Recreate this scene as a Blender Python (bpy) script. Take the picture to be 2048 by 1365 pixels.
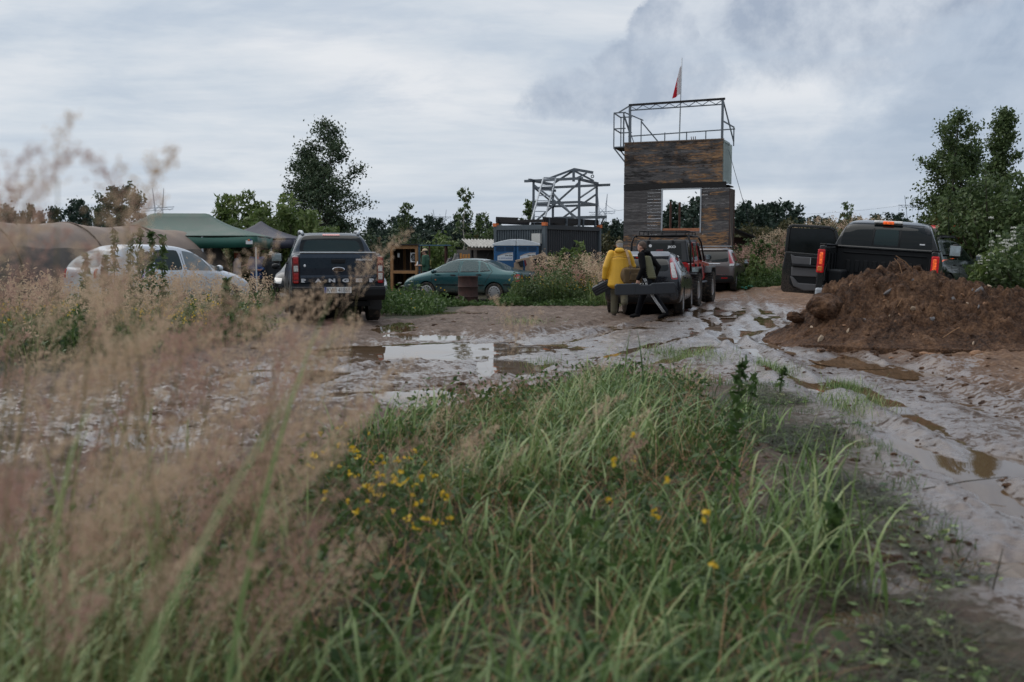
import bpy, bmesh, math, random
import numpy as np
from math import sin, cos, pi, radians, atan2, sqrt
from mathutils import Vector, Matrix, Euler
from mathutils.bvhtree import BVHTree

SC = bpy.context.scene
COL = SC.collection
for _o in list(bpy.data.objects):
    bpy.data.objects.remove(_o, do_unlink=True)

# ------------------------------------------------------------------ camera
CAMZ, PITCH, FPX = 1.30, radians(4.95), 1991.0
cam_d = bpy.data.cameras.new('camera')
cam = bpy.data.objects.new('camera', cam_d); COL.objects.link(cam)
cam.location = (0, 0, CAMZ); cam.rotation_euler = (pi/2 - PITCH, 0, 0)
cam_d.sensor_width = 36.0; cam_d.lens = 35.0
cam_d.clip_start = 0.05; cam_d.clip_end = 6000
cam_d.dof.use_dof = True; cam_d.dof.focus_distance = 21.0; cam_d.dof.aperture_fstop = 2.5
SC.camera = cam

# ------------------------------------------------------------------ sky and sun (overcast)
SUN_EL, SUN_AZ = radians(56), radians(-62)      # high ahead and to the left, veiled by cloud
world = bpy.data.worlds.new('World'); SC.world = world; world.use_nodes = True
def _sky():
    nt = world.node_tree; N = nt.nodes; L = nt.links
    N.clear()
    out = N.new('ShaderNodeOutputWorld'); bg = N.new('ShaderNodeBackground'); bg.inputs[1].default_value = 0.108
    L.new(bg.outputs[0], out.inputs[0])
    sky = N.new('ShaderNodeTexSky'); sky.sky_type = 'NISHITA'; sky.sun_disc = False
    sky.sun_elevation = SUN_EL; sky.sun_rotation = SUN_AZ; sky.altitude = 200; sky.air_density = 1.2; sky.dust_density = 2.0
    tc = N.new('ShaderNodeTexCoord'); sep = N.new('ShaderNodeSeparateXYZ'); L.new(tc.outputs['Generated'], sep.inputs[0])
    def math_(op, a, b=None, c=None, clamp=False):
        n = N.new('ShaderNodeMath'); n.operation = op; n.use_clamp = clamp
        for i, v in enumerate((a, b, c)):
            if v is None: continue
            if isinstance(v, (int, float)): n.inputs[i].default_value = v
            else: L.new(v, n.inputs[i])
        return n.outputs[0]
    def noise(vec, scale, detail, rough, dist=0.0):
        n = N.new('ShaderNodeTexNoise'); L.new(vec, n.inputs['Vector'])
        n.inputs['Scale'].default_value = scale; n.inputs['Detail'].default_value = detail
        n.inputs['Roughness'].default_value = rough; n.inputs['Distortion'].default_value = dist
        return n.outputs[0]
    def comb(x, y, z):
        n = N.new('ShaderNodeCombineXYZ')
        for i, v in enumerate((x, y, z)):
            if isinstance(v, (int, float)): n.inputs[i].default_value = v
            else: L.new(v, n.inputs[i])
        return n.outputs[0]
    def ramp(v, stops):
        r = N.new('ShaderNodeValToRGB'); L.new(v, r.inputs[0])
        e = r.color_ramp.elements
        while len(e) < len(stops): e.new(0.5)
        for k, (p, c) in enumerate(stops): e[k].position = p; e[k].color = (c[0], c[1], c[2], 1)
        return r.outputs[0]
    def mix(f, a, b):
        m = N.new('ShaderNodeMix'); m.data_type = 'RGBA'
        if isinstance(f, (int, float)): m.inputs[0].default_value = f
        else: L.new(f, m.inputs[0])
        for i, v in ((6, a), (7, b)):
            if isinstance(v, tuple): m.inputs[i].default_value = (*v, 1)
            else: L.new(v, m.inputs[i])
        return m.outputs[2]
    X, Y, Z = sep.outputs
    zz = math_('MAXIMUM', Z, 0.0)
    den = math_('ADD', zz, 0.09)
    px = math_('DIVIDE', X, den); py = math_('DIVIDE', Y, den)
    # layered stratus seen in perspective on a flat cloud deck
    deck = comb(px, py, 3.7)
    n1 = noise(deck, 0.55, 7, 0.55, 0.5)
    n2 = noise(comb(math_('MULTIPLY', px, 0.6), py, 9.1), 1.9, 6, 0.62, 0.3)
    lay = math_('ADD', math_('MULTIPLY', n1, 0.62), math_('MULTIPLY', n2, 0.38))
    base = ramp(lay, [(0.38, (4.0, 4.6, 5.4)), (0.46, (5.0, 5.45, 6.0)), (0.52, (5.65, 5.95, 6.35)), (0.60, (6.35, 6.5, 6.75))])
    # heavier cloud to the east of the road, a slab of blue grey with soft edges
    az = math_('ARCTAN2', X, Y)
    edge = noise(comb(az, math_('MULTIPLY', Z, 2.2), 0.4), 3.2, 7, 0.6, 0.4)
    azs = math_('ADD', az, math_('MULTIPLY', math_('SUBTRACT', edge, 0.5), 0.42))
    east = N.new('ShaderNodeMapRange'); east.interpolation_type = 'SMOOTHSTEP'
    L.new(azs, east.inputs[0]); east.inputs[1].default_value = 0.08; east.inputs[2].default_value = 0.42
    puff = noise(comb(math_('MULTIPLY', az, 1.0), math_('MULTIPLY', Z, 1.35), 2.2), 6.5, 8, 0.58, 0.25)
    dark = ramp(puff, [(0.38, (2.7, 3.35, 4.35)), (0.47, (3.7, 4.3, 5.2)), (0.54, (4.9, 5.35, 6.0)), (0.62, (6.2, 6.4, 6.75))])
    c = mix(math_('MULTIPLY', east.outputs[0], 0.90), base, dark)
    # a darker cumulus tower
    def puffmask(a0, z0, ra, rz, soft):
        da = math_('DIVIDE', math_('SUBTRACT', az, a0), ra); dz = math_('DIVIDE', math_('SUBTRACT', Z, z0), rz)
        r = math_('SQRT', math_('ADD', math_('MULTIPLY', da, da), math_('MULTIPLY', dz, dz)))
        r = math_('ADD', r, math_('MULTIPLY', math_('SUBTRACT', noise(comb(az, Z, 5.5), 21, 7, 0.66, 0.3), 0.5), 1.35))
        m = N.new('ShaderNodeMapRange'); m.interpolation_type = 'SMOOTHSTEP'
        L.new(r, m.inputs[0]); m.inputs[1].default_value = 1.0 + soft; m.inputs[2].default_value = 1.0 - soft
        return m.outputs[0]
    m = puffmask(0.145, 0.208, 0.034, 0.032, 0.12)
    for a in ((0.112, 0.182, 0.036, 0.024, 0.13), (0.085, 0.150, 0.07, 0.026, 0.22), (0.155, 0.175, 0.06, 0.03, 0.22), (0.30, 0.21, 0.10, 0.05, 0.3), (0.40, 0.26, 0.07, 0.05, 0.25)):
        m = math_('MAXIMUM', m, puffmask(*a))
    cum = ramp(noise(comb(az, Z, 1.3), 19, 7, 0.6), [(0.36, (2.9, 3.4, 4.25)), (0.64, (4.9, 5.3, 5.9))])
    c = mix(math_('MULTIPLY', m, 0.95), c, cum)
    # long bands low over the horizon
    band = noise(comb(math_('MULTIPLY', az, 0.7), math_('MULTIPLY', Z, 11.0), 7.7), 3.4, 5, 0.55, 0.25)
    low = N.new('ShaderNodeMapRange'); L.new(Z, low.inputs[0]); low.inputs[1].default_value = 0.17; low.inputs[2].default_value = 0.03
    bcol = ramp(band, [(0.36, (3.3, 4.05, 5.1)), (0.5, (4.4, 5.05, 5.9)), (0.64, (5.7, 6.1, 6.6))])
    c = mix(math_('MULTIPLY', low.outputs[0], 0.62), c, bcol)
    strip = noise(comb(math_('MULTIPLY', az, 1.1), math_('MULTIPLY', Z, 4.6), 11.3), 3.1, 8, 0.62, 0.5)
    sm = N.new('ShaderNodeMapRange'); sm.interpolation_type = 'SMOOTHSTEP'; L.new(strip, sm.inputs[0]); sm.inputs[1].default_value = 0.47; sm.inputs[2].default_value = 0.66
    c = mix(math_('MULTIPLY', sm.outputs[0], 0.60), c, (3.9, 4.5, 5.35))
    # thin clear blue shows a little everywhere through the veil
    c = mix(0.06, c, sky.outputs[0])
    L.new(c, bg.inputs[0])
_sky()
sun_d = bpy.data.lights.new('sun', 'SUN'); sun_d.energy = 1.5; sun_d.angle = radians(75); sun_d.color = (1.0, 0.96, 0.9)
sun = bpy.data.objects.new('sun', sun_d); COL.objects.link(sun)
sun.rotation_euler = Vector((-sin(SUN_AZ)*cos(SUN_EL), -cos(SUN_AZ)*cos(SUN_EL), -sin(SUN_EL))).to_track_quat('-Z', 'Y').to_euler()
vs = SC.view_settings; vs.view_transform = 'Standard'; vs.look = 'None'; vs.gamma = 1; vs.exposure = 0.22; vs.use_curve_mapping = False
SC.cycles.max_bounces = 6; SC.cycles.transparent_max_bounces = 8

# ------------------------------------------------------------------ helpers
def pix(u, v, Y):
    """the point that stands Y metres ahead of the camera under picture position u, v (2048 wide frame)"""
    a = (u - 1024) / FPX; b = (v - 682.5) / FPX
    d = Vector((a, cos(PITCH) - b*sin(PITCH), -sin(PITCH) - b*cos(PITCH)))
    return Vector((0, 0, CAMZ)) + d * (Y / d.y)

def link(o, parent=None):
    COL.objects.link(o)
    if parent is not None: o.parent = parent
    return o

def tag(o, label=None, cat=None, group=None, kind=None):
    if label: o['label'] = label
    if cat: o['category'] = cat
    if group: o['group'] = group
    if kind: o['kind'] = kind
    return o

def thing(name, label, cat, loc=(0, 0, 0), rz=0.0, group=None, rx=0.0, ry=0.0, scale=1.0):
    o = bpy.data.objects.new(name, None); o.empty_display_size = 0.2
    COL.objects.link(o); o.location = loc; o.rotation_euler = (rx, ry, rz)
    if scale != 1.0: o.scale = (scale,)*3
    return tag(o, label, cat, group)

def copy_tree(o, parent=None):
    c = o.copy(); COL.objects.link(c)
    if parent is not None: c.parent = parent
    for ch in [k for k in o.children]: copy_tree(ch, c)
    return c

def np_mesh(name, verts, faces, mat=None, smooth=False):
    """verts (n,3) array, faces (m,k) array with one k, or a list of such arrays"""
    me = bpy.data.meshes.new(name)
    V = np.asarray(verts, dtype=np.float32).reshape(-1, 3)
    fl = faces if isinstance(faces, list) else [faces]
    fl = [np.asarray(f, dtype=np.int32) for f in fl if len(f)]
    me.vertices.add(len(V)); me.vertices.foreach_set('co', V.ravel())
    nl = sum(f.size for f in fl); npoly = sum(len(f) for f in fl)
    me.loops.add(nl); me.loops.foreach_set('vertex_index', np.concatenate([f.ravel() for f in fl]))
    me.polygons.add(npoly)
    tot = np.concatenate([np.full(len(f), f.shape[1], dtype=np.int32) for f in fl])
    me.polygons.foreach_set('loop_start', np.concatenate([[0], np.cumsum(tot)[:-1]]).astype(np.int32))
    me.polygons.foreach_set('loop_total', tot)
    if smooth: me.polygons.foreach_set('use_smooth', np.ones(npoly, dtype=bool))
    me.update(calc_edges=True); me.validate()
    if mat: me.materials.append(mat)
    return me

def mobj(name, me, parent=None):
    return link(bpy.data.objects.new(name, me), parent)

class MB:
    """collects plain shapes and links them as one mesh object"""
    def __init__(s): s.v = []; s.f = []
    def add(s, vs_, fs):
        n = len(s.v); s.v += [tuple(p) for p in vs_]; s.f += [tuple(i + n for i in f) for f in fs]; return s
    def box(s, c, size, M=None):
        x, y, z = [d/2 for d in size]
        P = [Vector((sx*x, sy*y, sz*z)) for sz in (-1, 1) for sy in (-1, 1) for sx in (-1, 1)]
        if M is not None: P = [M @ p for p in P]
        P = [p + Vector(c) for p in P]
        return s.add(P, [(0, 2, 3, 1), (4, 5, 7, 6), (0, 1, 5, 4), (2, 6, 7, 3), (0, 4, 6, 2), (1, 3, 7, 5)])
    def bar(s, a, b, w, h=None, up=(0, 0, 1)):
        a, b = Vector(a), Vector(b); h = h or w
        d = (b - a); L = d.length; d = d.normalized(); u = Vector(up)
        if abs(d.dot(u)) > 0.98: u = Vector((0, 1, 0))
        r = d.cross(u).normalized(); u = r.cross(d).normalized()
        M = Matrix((r, d, u)).transposed()
        return s.box((a + b)/2, (w, L, h), M)
    def tube(s, pts, rad, n=8, cap=True):
        pts = [Vector(p) for p in pts]
        if isinstance(rad, (int, float)): rad = [rad]*len(pts)
        rings = []; base = len(s.v); ref = None
        for i, p in enumerate(pts):
            d = (pts[min(i+1, len(pts)-1)] - pts[max(i-1, 0)]).normalized()
            if ref is None:
                ref = Vector((0, 0, 1)) if abs(d.z) < 0.9 else Vector((1, 0, 0))
            r = (ref - d*ref.dot(d)).normalized(); ref = r; q = d.cross(r)
            for k in range(n):
                a = 2*pi*k/n; s.v.append(tuple(p + (r*cos(a) + q*sin(a))*rad[i]))
        for i in range(len(pts)-1):
            for k in range(n):
                k2 = (k+1) % n
                s.f.append((base+i*n+k, base+i*n+k2, base+(i+1)*n+k2, base+(i+1)*n+k))
        if cap:
            s.f.append(tuple(base+k for k in reversed(range(n)))); e = base+(len(pts)-1)*n
            s.f.append(tuple(e+k for k in range(n)))
        return s
    def lathe(s, prof, n=24, axis='x', c=(0, 0, 0), close=False):
        """profile of (radius, along) turned about an axis"""
        base = len(s.v); m = len(prof)
        for (r, t) in prof:
            for k in range(n):
                a = 2*pi*k/n; p, q = r*cos(a), r*sin(a)
                P = {'x': (t, p, q), 'y': (p, t, q), 'z': (p, q, t)}[axis]
                s.v.append((P[0]+c[0], P[1]+c[1], P[2]+c[2]))
        for i in range(m-1 if not close else m):
            j = (i+1) % m
            for k in range(n):
                k2 = (k+1) % n; s.f.append((base+i*n+k, base+i*n+k2, base+j*n+k2, base+j*n+k))
        if not close:
            for i in (0, m-1):
                if prof[i][0] > 1e-6: s.f.append(tuple(base+i*n+k for k in range(n)))
        return s
    def ball(s, c, r, n=10, m=7, M=None):
        if isinstance(r, (int, float)): r = (r, r, r)
        base = len(s.v); c = Vector(c)
        def P(x, y, z):
            p = Vector((x*r[0], y*r[1], z*r[2])); p = M @ p if M is not None else p; s.v.append(tuple(p + c))
        P(0, 0, -1)
        for i in range(1, m):
            t = pi*i/m - pi/2
            for k in range(n): P(cos(t)*cos(2*pi*k/n), cos(t)*sin(2*pi*k/n), sin(t))
        P(0, 0, 1); top = len(s.v)-1
        for k in range(n):
            k2 = (k+1) % n; s.f.append((base, base+1+k2, base+1+k))
            for i in range(m-2):
                a = base+1+i*n; s.f.append((a+k, a+k2, a+n+k2, a+n+k))
            a = base+1+(m-2)*n; s.f.append((a+k, a+k2, top))
        return s
    def prism(s, poly, t0, t1, axis='y'):
        """2D outline pushed from t0 to t1 along an axis; the outline's pair is the other two axes in order"""
        def P(a, b, t): return {'x': (t, a, b), 'y': (a, t, b), 'z': (a, b, t)}[axis]
        n = len(poly); base = len(s.v)
        for t in (t0, t1): s.v += [P(a, b, t) for a, b in poly]
        s.f.append(tuple(base+i for i in range(n))); s.f.append(tuple(base+n+i for i in reversed(range(n))))
        for i in range(n):
            j = (i+1) % n; s.f.append((base+i, base+n+i, base+n+j, base+j))
        return s
    def mesh(s, name, mat=None, smooth=False):
        me = bpy.data.meshes.new(name); me.from_pydata(s.v, [], s.f)
        bm = bmesh.new(); bm.from_mesh(me); bmesh.ops.recalc_face_normals(bm, faces=bm.faces); bm.to_mesh(me); bm.free()
        if smooth:
            for p in me.polygons: p.use_smooth = True
        if mat: me.materials.append(mat)
        return me
    def build(s, name, mat, parent=None, smooth=False, bevel=0.0, seg=1):
        o = mobj(name, s.mesh(name, mat, smooth), parent)
        if bevel:
            m = o.modifiers.new('bevel', 'BEVEL'); m.width = bevel; m.segments = seg; m.limit_method = 'ANGLE'; m.angle_limit = radians(40)
        return o

def evaluated(me, mods, name):
    """a mesh after a list of (modifier type, settings)"""
    o = bpy.data.objects.new('temporary', me); COL.objects.link(o)
    for t, st in mods:
        m = o.modifiers.new(t, t)
        for k, v in st.items(): setattr(m, k, v)
    dg = bpy.context.evaluated_depsgraph_get(); dg.update()
    r = bpy.data.meshes.new_from_object(o.evaluated_get(dg), depsgraph=dg)
    bpy.data.objects.remove(o, do_unlink=True); r.name = name
    return r

# ------------------------------------------------------------------ noise for shapes
def _hash(ix, iy, seed):
    h = (ix.astype(np.int64)*374761393 + iy.astype(np.int64)*668265263 + seed*1442695041) & 0x7fffffff
    h = ((h ^ (h >> 13))*1274126177) & 0x7fffffff
    return ((h ^ (h >> 16)) & 0xffff)/65535.0
def vnoise(x, y, seed=0):
    x = np.asarray(x, float); y = np.asarray(y, float)
    ix, iy = np.floor(x), np.floor(y); fx, fy = x-ix, y-iy
    fx = fx*fx*fx*(fx*(fx*6-15)+10); fy = fy*fy*fy*(fy*(fy*6-15)+10)
    a = _hash(ix, iy, seed); b = _hash(ix+1, iy, seed); c = _hash(ix, iy+1, seed); d = _hash(ix+1, iy+1, seed)
    return (a + (b-a)*fx + (c-a)*fy + (a-b-c+d)*fx*fy)*2-1
def fbm(x, y, seed=0, oct=4, gain=0.5, lac=2.03):
    s = 0; a = 1; t = 0
    for i in range(oct):
        s = s + a*vnoise(x, y, seed+i*17); t += a; a *= gain; x = np.asarray(x)*lac+3.1; y = np.asarray(y)*lac-1.7
    return s/t
def sstep(a, b, x):
    t = np.clip((np.asarray(x, float)-a)/(b-a), 0, 1); return t*t*(3-2*t)
# ------------------------------------------------------------------ materials
class NT:
    def __init__(s, name):
        s.m = bpy.data.materials.new(name); s.m.use_nodes = True; s.t = s.m.node_tree; s.N = s.t.nodes; s.L = s.t.links
        s.b = s.N['Principled BSDF']; s.out = s.N['Material Output']
    def val(s, sock, v):
        if isinstance(v, (int, float)): sock.default_value = v
        elif isinstance(v, tuple): sock.default_value = (*v, 1) if len(v) == 3 and sock.type == 'RGBA' else v
        else: s.L.new(v, sock)
    def coord(s, kind='Object'):
        n = s.N.new('ShaderNodeTexCoord'); return n.outputs[kind]
    def mapping(s, vec, scale=(1, 1, 1)):
        n = s.N.new('ShaderNodeMapping'); s.L.new(vec, n.inputs[0]); n.inputs['Scale'].default_value = scale; return n.outputs[0]
    def noise(s, vec, scale, detail=4, rough=0.55, dist=0.0, color=False):
        n = s.N.new('ShaderNodeTexNoise'); s.L.new(vec, n.inputs['Vector'])
        n.inputs['Scale'].default_value = scale; n.inputs['Detail'].default_value = detail; n.inputs['Roughness'].default_value = rough; n.inputs['Distortion'].default_value = dist
        return n.outputs[1 if color else 0]
    def voro(s, vec, scale, feat='F1'):
        n = s.N.new('ShaderNodeTexVoronoi'); s.L.new(vec, n.inputs['Vector']); n.inputs['Scale'].default_value = scale; n.feature = feat
        return n.outputs[0]
    def math(s, op, a, b=0.0, clamp=False):
        n = s.N.new('ShaderNodeMath'); n.operation = op; n.use_clamp = clamp; s.val(n.inputs[0], a); s.val(n.inputs[1], b); return n.outputs[0]
    def rng(s, v, a, b, c=0.0, d=1.0, smooth=True):
        n = s.N.new('ShaderNodeMapRange'); s.val(n.inputs[0], v); n.interpolation_type = 'SMOOTHSTEP' if smooth else 'LINEAR'
        for i, k in enumerate((a, b, c, d)): n.inputs[i+1].default_value = k
        return n.outputs[0]
    def mix(s, f, a, b, mode='MIX'):
        n = s.N.new('ShaderNodeMix'); n.data_type = 'RGBA'; n.blend_type = mode
        s.val(n.inputs[0], f); s.val(n.inputs[6], a); s.val(n.inputs[7], b); return n.outputs[2]
    def ramp(s, v, stops):
        r = s.N.new('ShaderNodeValToRGB'); s.val(r.inputs[0], v); e = r.color_ramp.elements
        while len(e) < len(stops): e.new(0.5)
        for k, (p, c) in enumerate(stops): e[k].position = p; e[k].color = (*c, 1)
        return r.outputs[0]
    def bump(s, h, strength=0.3, dist=0.02, prev=None):
        n = s.N.new('ShaderNodeBump'); n.inputs['Strength'].default_value = strength; n.inputs['Distance'].default_value = dist
        s.L.new(h, n.inputs['Height'])
        if prev is not None: s.L.new(prev, n.inputs['Normal'])
        return n.outputs[0]
    def set(s, **k):
        for key, v in k.items(): s.val(s.b.inputs[key.replace('_', ' ')], v)
        return s
    def sepz(s, vec, i=2):
        n = s.N.new('ShaderNodeSeparateXYZ'); s.L.new(vec, n.inputs[0]); return n.outputs[i]
    def info(s, k='Random'):
        return s.N.new('ShaderNodeObjectInfo').outputs[k]
    def island(s):
        return s.N.new('ShaderNodeNewGeometry').outputs['Random Per Island']

def simple(name, col, rough=0.6, metal=0.0, var=0.25, scale=6.0, bump=0.0, bscale=60.0, coat=0.0, spec=0.5):
    t = NT(name); o = t.coord()
    n = t.noise(o, scale, 5, 0.6)
    dk = tuple(c*(1-var) for c in col); lt = tuple(min(1, c*(1+var)) for c in col)
    t.set(Base_Color=t.ramp(n, [(0.3, dk), (0.7, lt)]), Roughness=t.rng(n, 0.3, 0.7, max(0.02, rough-0.08), min(1, rough+0.08)), Metallic=metal)
    t.b.inputs['Specular IOR Level'].default_value = spec
    if coat: t.set(Coat_Weight=coat, Coat_Roughness=0.04)
    if bump: t.set(Normal=t.bump(t.noise(o, bscale, 4, 0.6), bump, 0.01))
    return t.m

def paint(name, col, metal=0.35, rough=0.32, mud=0.6, mudtop=0.75, coat=0.7):
    """car paint with dried mud thrown up over the sills, and a film of dust and drops"""
    t = NT(name); o = t.coord(); z = t.sepz(o)
    n1 = t.noise(o, 5, 6, 0.62); n2 = t.noise(o, 38, 4, 0.65)
    h = t.math('ADD', z, t.math('MULTIPLY', t.math('SUBTRACT', n1, 0.5), 0.7))
    m = t.rng(h, mudtop, 0.25)
    m = t.math('MULTIPLY', m, t.rng(n2, 0.30, 0.62))
    m = t.math('MULTIPLY', m, mud, True)
    dust = t.rng(n1, 0.35, 0.75, 0.0, 0.045)
    base = t.mix(dust, col, (0.20, 0.19, 0.18))
    t.set(Base_Color=t.mix(m, base, (0.15, 0.105, 0.075)), Metallic=t.rng(m, 0, 0.6, metal, 0), Roughness=t.math('ADD', t.rng(n2, 0.3, 0.7, rough-0.05, rough+0.1), t.math('MULTIPLY', m, 0.4), True),
          Coat_Weight=t.rng(m, 0, 0.4, coat, 0), Coat_Roughness=0.06)
    t.b.inputs['Specular IOR Level'].default_value = 0.3; t.b.inputs['Coat IOR'].default_value = 1.4
    return t.m

M = {}
def leafmat(name, cols, trans=0.35, rough=0.55, var=0.35):
    """leaves or blades: a colour per leaf, light passing through"""
    t = NT(name)
    r = t.island(); o = t.coord('Object'); cl = t.noise(o, 0.9, 3, 0.5)
    v = t.math('ADD', t.math('MULTIPLY', r, 0.65), t.math('MULTIPLY', t.rng(cl, 0.3, 0.7), 0.35))
    k = len(cols)
    c = t.ramp(v, [(0.08 + 0.84*i/(k-1), cols[i]) for i in range(k)])
    t.set(Base_Color=c, Roughness=rough)
    t.b.inputs['Specular IOR Level'].default_value = 0.35
    tr = t.N.new('ShaderNodeBsdfTranslucent'); t.L.new(c, tr.inputs[0])
    mx = t.N.new('ShaderNodeMixShader'); mx.inputs[0].default_value = trans
    t.L.new(t.b.outputs[0], mx.inputs[1]); t.L.new(tr.outputs[0], mx.inputs[2]); t.L.new(mx.outputs[0], t.out.inputs[0])
    return t.m

M['grass'] = leafmat('meadow_grass', [(0.024, 0.054, 0.014), (0.078, 0.140, 0.034), (0.160, 0.240, 0.074), (0.265, 0.355, 0.145), (0.36, 0.37, 0.165)], 0.3, 0.28)
M['grass_flat'] = leafmat('trodden_grass', [(0.020, 0.020, 0.011), (0.034, 0.035, 0.019), (0.055, 0.062, 0.03), (0.10, 0.085, 0.05)], 0.15, 0.5)
M['straw'] = leafmat('dry_straw', [(0.20, 0.10, 0.05), (0.34, 0.19, 0.095), (0.44, 0.30, 0.17)], 0.2, 0.6)
M['plume'] = leafmat('reed_plume', [(0.40, 0.27, 0.195), (0.56, 0.41, 0.285), (0.64, 0.49, 0.345), (0.70, 0.58, 0.40)], 0.4, 0.7)
M['plume_rose'] = leafmat('reed_plume_rose', [(0.34, 0.19, 0.16), (0.48, 0.30, 0.24), (0.56, 0.38, 0.29)], 0.4, 0.7)
M['reedstem'] = leafmat('reed_stem', [(0.17, 0.17, 0.07), (0.30, 0.24, 0.11)], 0.2, 0.6)
M['leaf_dark'] = leafmat('alder_leaf', [(0.024, 0.046, 0.026), (0.042, 0.072, 0.037), (0.068, 0.102, 0.050), (0.11, 0.14, 0.073)], 0.25, 0.5)
M['leaf_mid'] = leafmat('bush_leaf', [(0.034, 0.060, 0.023), (0.062, 0.100, 0.035), (0.096, 0.142, 0.050), (0.14, 0.18, 0.076)], 0.3, 0.5)
M['leaf_willow'] = leafmat('willow_leaf', [(0.055, 0.090, 0.024), (0.095, 0.145, 0.040), (0.145, 0.20, 0.062), (0.20, 0.235, 0.095)], 0.35, 0.5)
M['leaf_far_hazed'] = leafmat('hazed_far_leaf', [(0.020, 0.038, 0.028), (0.028, 0.052, 0.036), (0.042, 0.066, 0.042)], 0.2, 0.6)  # distance haze is put into the leaf colour as a bluish tint
M['leaf_russet'] = leafmat('russet_bush_leaf', [(0.040, 0.046, 0.020), (0.075, 0.075, 0.032), (0.12, 0.10, 0.045)], 0.3, 0.6)
M['leaf_tall'] = leafmat('tall_weed_leaf', [(0.050, 0.085, 0.028), (0.095, 0.145, 0.05), (0.16, 0.21, 0.085)], 0.35, 0.5)
M['leaf_weed'] = leafmat('weed_leaf', [(0.032, 0.065, 0.020), (0.064, 0.118, 0.034), (0.125, 0.195, 0.058)], 0.35, 0.5)
M['yellow'] = leafmat('yellow_petal', [(0.55, 0.33, 0.02), (0.70, 0.46, 0.03), (0.75, 0.55, 0.06)], 0.3, 0.5)
M['white_petal'] = leafmat('white_petal', [(0.55, 0.56, 0.50), (0.72, 0.72, 0.66)], 0.3, 0.6)
M['purple'] = leafmat('purple_petal', [(0.20, 0.05, 0.24), (0.32, 0.12, 0.36)], 0.3, 0.6)
M['bark'] = simple('bark', (0.055, 0.045, 0.036), 0.85, var=0.4, scale=9, bump=0.5, bscale=40)
M['bark_birch'] = simple('birch_bark', (0.42, 0.38, 0.33), 0.8, var=0.55, scale=14)
M['stem'] = simple('green_stem', (0.07, 0.10, 0.035), 0.6)
M['stem_dark'] = simple('dark_stem', (0.05, 0.042, 0.028), 0.7)

M['rubber'] = simple('tyre_rubber', (0.022, 0.021, 0.020), 0.75, var=0.35, scale=20, bump=0.2)
def muddytyre():
    t = NT('muddy_tyre'); o = t.coord(); n = t.noise(o, 14, 5, 0.65)
    t.set(Base_Color=t.mix(t.rng(n, 0.46, 0.66), (0.020, 0.019, 0.018), (0.10, 0.075, 0.055)), Roughness=0.75, Normal=t.bump(t.noise(o, 60, 3), 0.3, 0.01)); return t.m
M['tyre'] = muddytyre()
M['black_plastic'] = simple('black_plastic', (0.012, 0.013, 0.0145), 0.5, var=0.2, bump=0.08, bscale=150, spec=0.22)
M['grey_plastic'] = simple('grey_trim', (0.10, 0.10, 0.105), 0.5, var=0.12)
M['dark_gap'] = simple('panel_gap', (0.006, 0.006, 0.007), 0.7)
M['underbody'] = simple('underbody', (0.008, 0.008, 0.008), 0.85, spec=0.1)
M['chrome'] = simple('chrome', (0.62, 0.63, 0.65), 0.16, 1.0, 0.08)
M['alloy'] = simple('alloy_rim', (0.42, 0.43, 0.45), 0.34, 0.8, 0.2, 9)
M['hubcap'] = simple('silver_hubcap', (0.30, 0.30, 0.305), 0.40, 0.35, 0.15, 9)
M['letter_silver'] = simple('silver_letter', (0.55, 0.56, 0.58), 0.35, 0.4, 0.05)
M['white_print'] = simple('white_print', (0.72, 0.73, 0.74), 0.5, var=0.05)
M['black_print'] = simple('black_print', (0.012, 0.012, 0.014), 0.5, var=0.05)
M['blue_print'] = simple('blue_print', (0.012, 0.06, 0.26), 0.5, var=0.05)
M['red_print'] = simple('red_print', (0.55, 0.03, 0.03), 0.5, var=0.05)
M['plate'] = simple('number_plate_white', (0.68, 0.70, 0.70), 0.4, var=0.06, scale=20)
def glass(name, tint, alpha, rough=0.03):
    """dark vehicle glass: reflects the sky, lets a little of the cabin show"""
    t = NT(name); o = t.coord(); n = t.noise(o, 3.0, 4, 0.6); d = t.noise(o, 120, 2, 0.6)
    t.set(Base_Color=tint, Roughness=t.rng(n, 0.3, 0.7, rough, rough+0.05), Alpha=alpha)
    t.b.inputs['Specular IOR Level'].default_value = 0.27
    return t.m
M['glass_dark'] = glass('tinted_glass', (0.004, 0.007, 0.008), 1.0)
M['glass_teal'] = glass('car_glass', (0.014, 0.030, 0.032), 0.86)
M['glass_clear'] = glass('clear_car_glass', (0.10, 0.135, 0.14), 0.55)
M['mirror'] = simple('mirror_glass', (0.30, 0.34, 0.35), 0.05, 1.0, 0.03)
M['lamp_red'] = simple('red_lamp_lens', (0.34, 0.010, 0.012), 0.16, var=0.35, scale=30, coat=0.6)
M['lamp_dark_red'] = simple('dark_red_lens', (0.12, 0.006, 0.010), 0.2, var=0.3, scale=30, coat=0.5)
M['lamp_orange'] = simple('orange_lamp_lens', (0.65, 0.16, 0.02), 0.2, var=0.2, scale=30, coat=0.5)
M['lamp_white'] = simple('clear_lamp_lens', (0.55, 0.54, 0.52), 0.14, 0.3, 0.3, 30, coat=0.6)
def lit(name, col, e):
    t = NT(name); n = t.voro(t.coord(), 26)
    c = t.mix(t.rng(n, 0.1, 0.6), col, tuple(k*0.35 for k in col))
    t.set(Base_Color=tuple(k*0.5 for k in col), Roughness=0.25, Emission_Color=c, Emission_Strength=e); return t.m
M['lamp_lit'] = lit('lit_tail_lamp', (1.0, 0.15, 0.03), 0.8)
M['lamp_lit_dim'] = lit('lit_tail_lamp_edge', (0.7, 0.012, 0.015), 0.28)
M['p_slate'] = paint('slate_blue_paint', (0.018, 0.030, 0.046), 0.4, 0.30, 0.85, 0.95, 0.5)
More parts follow.
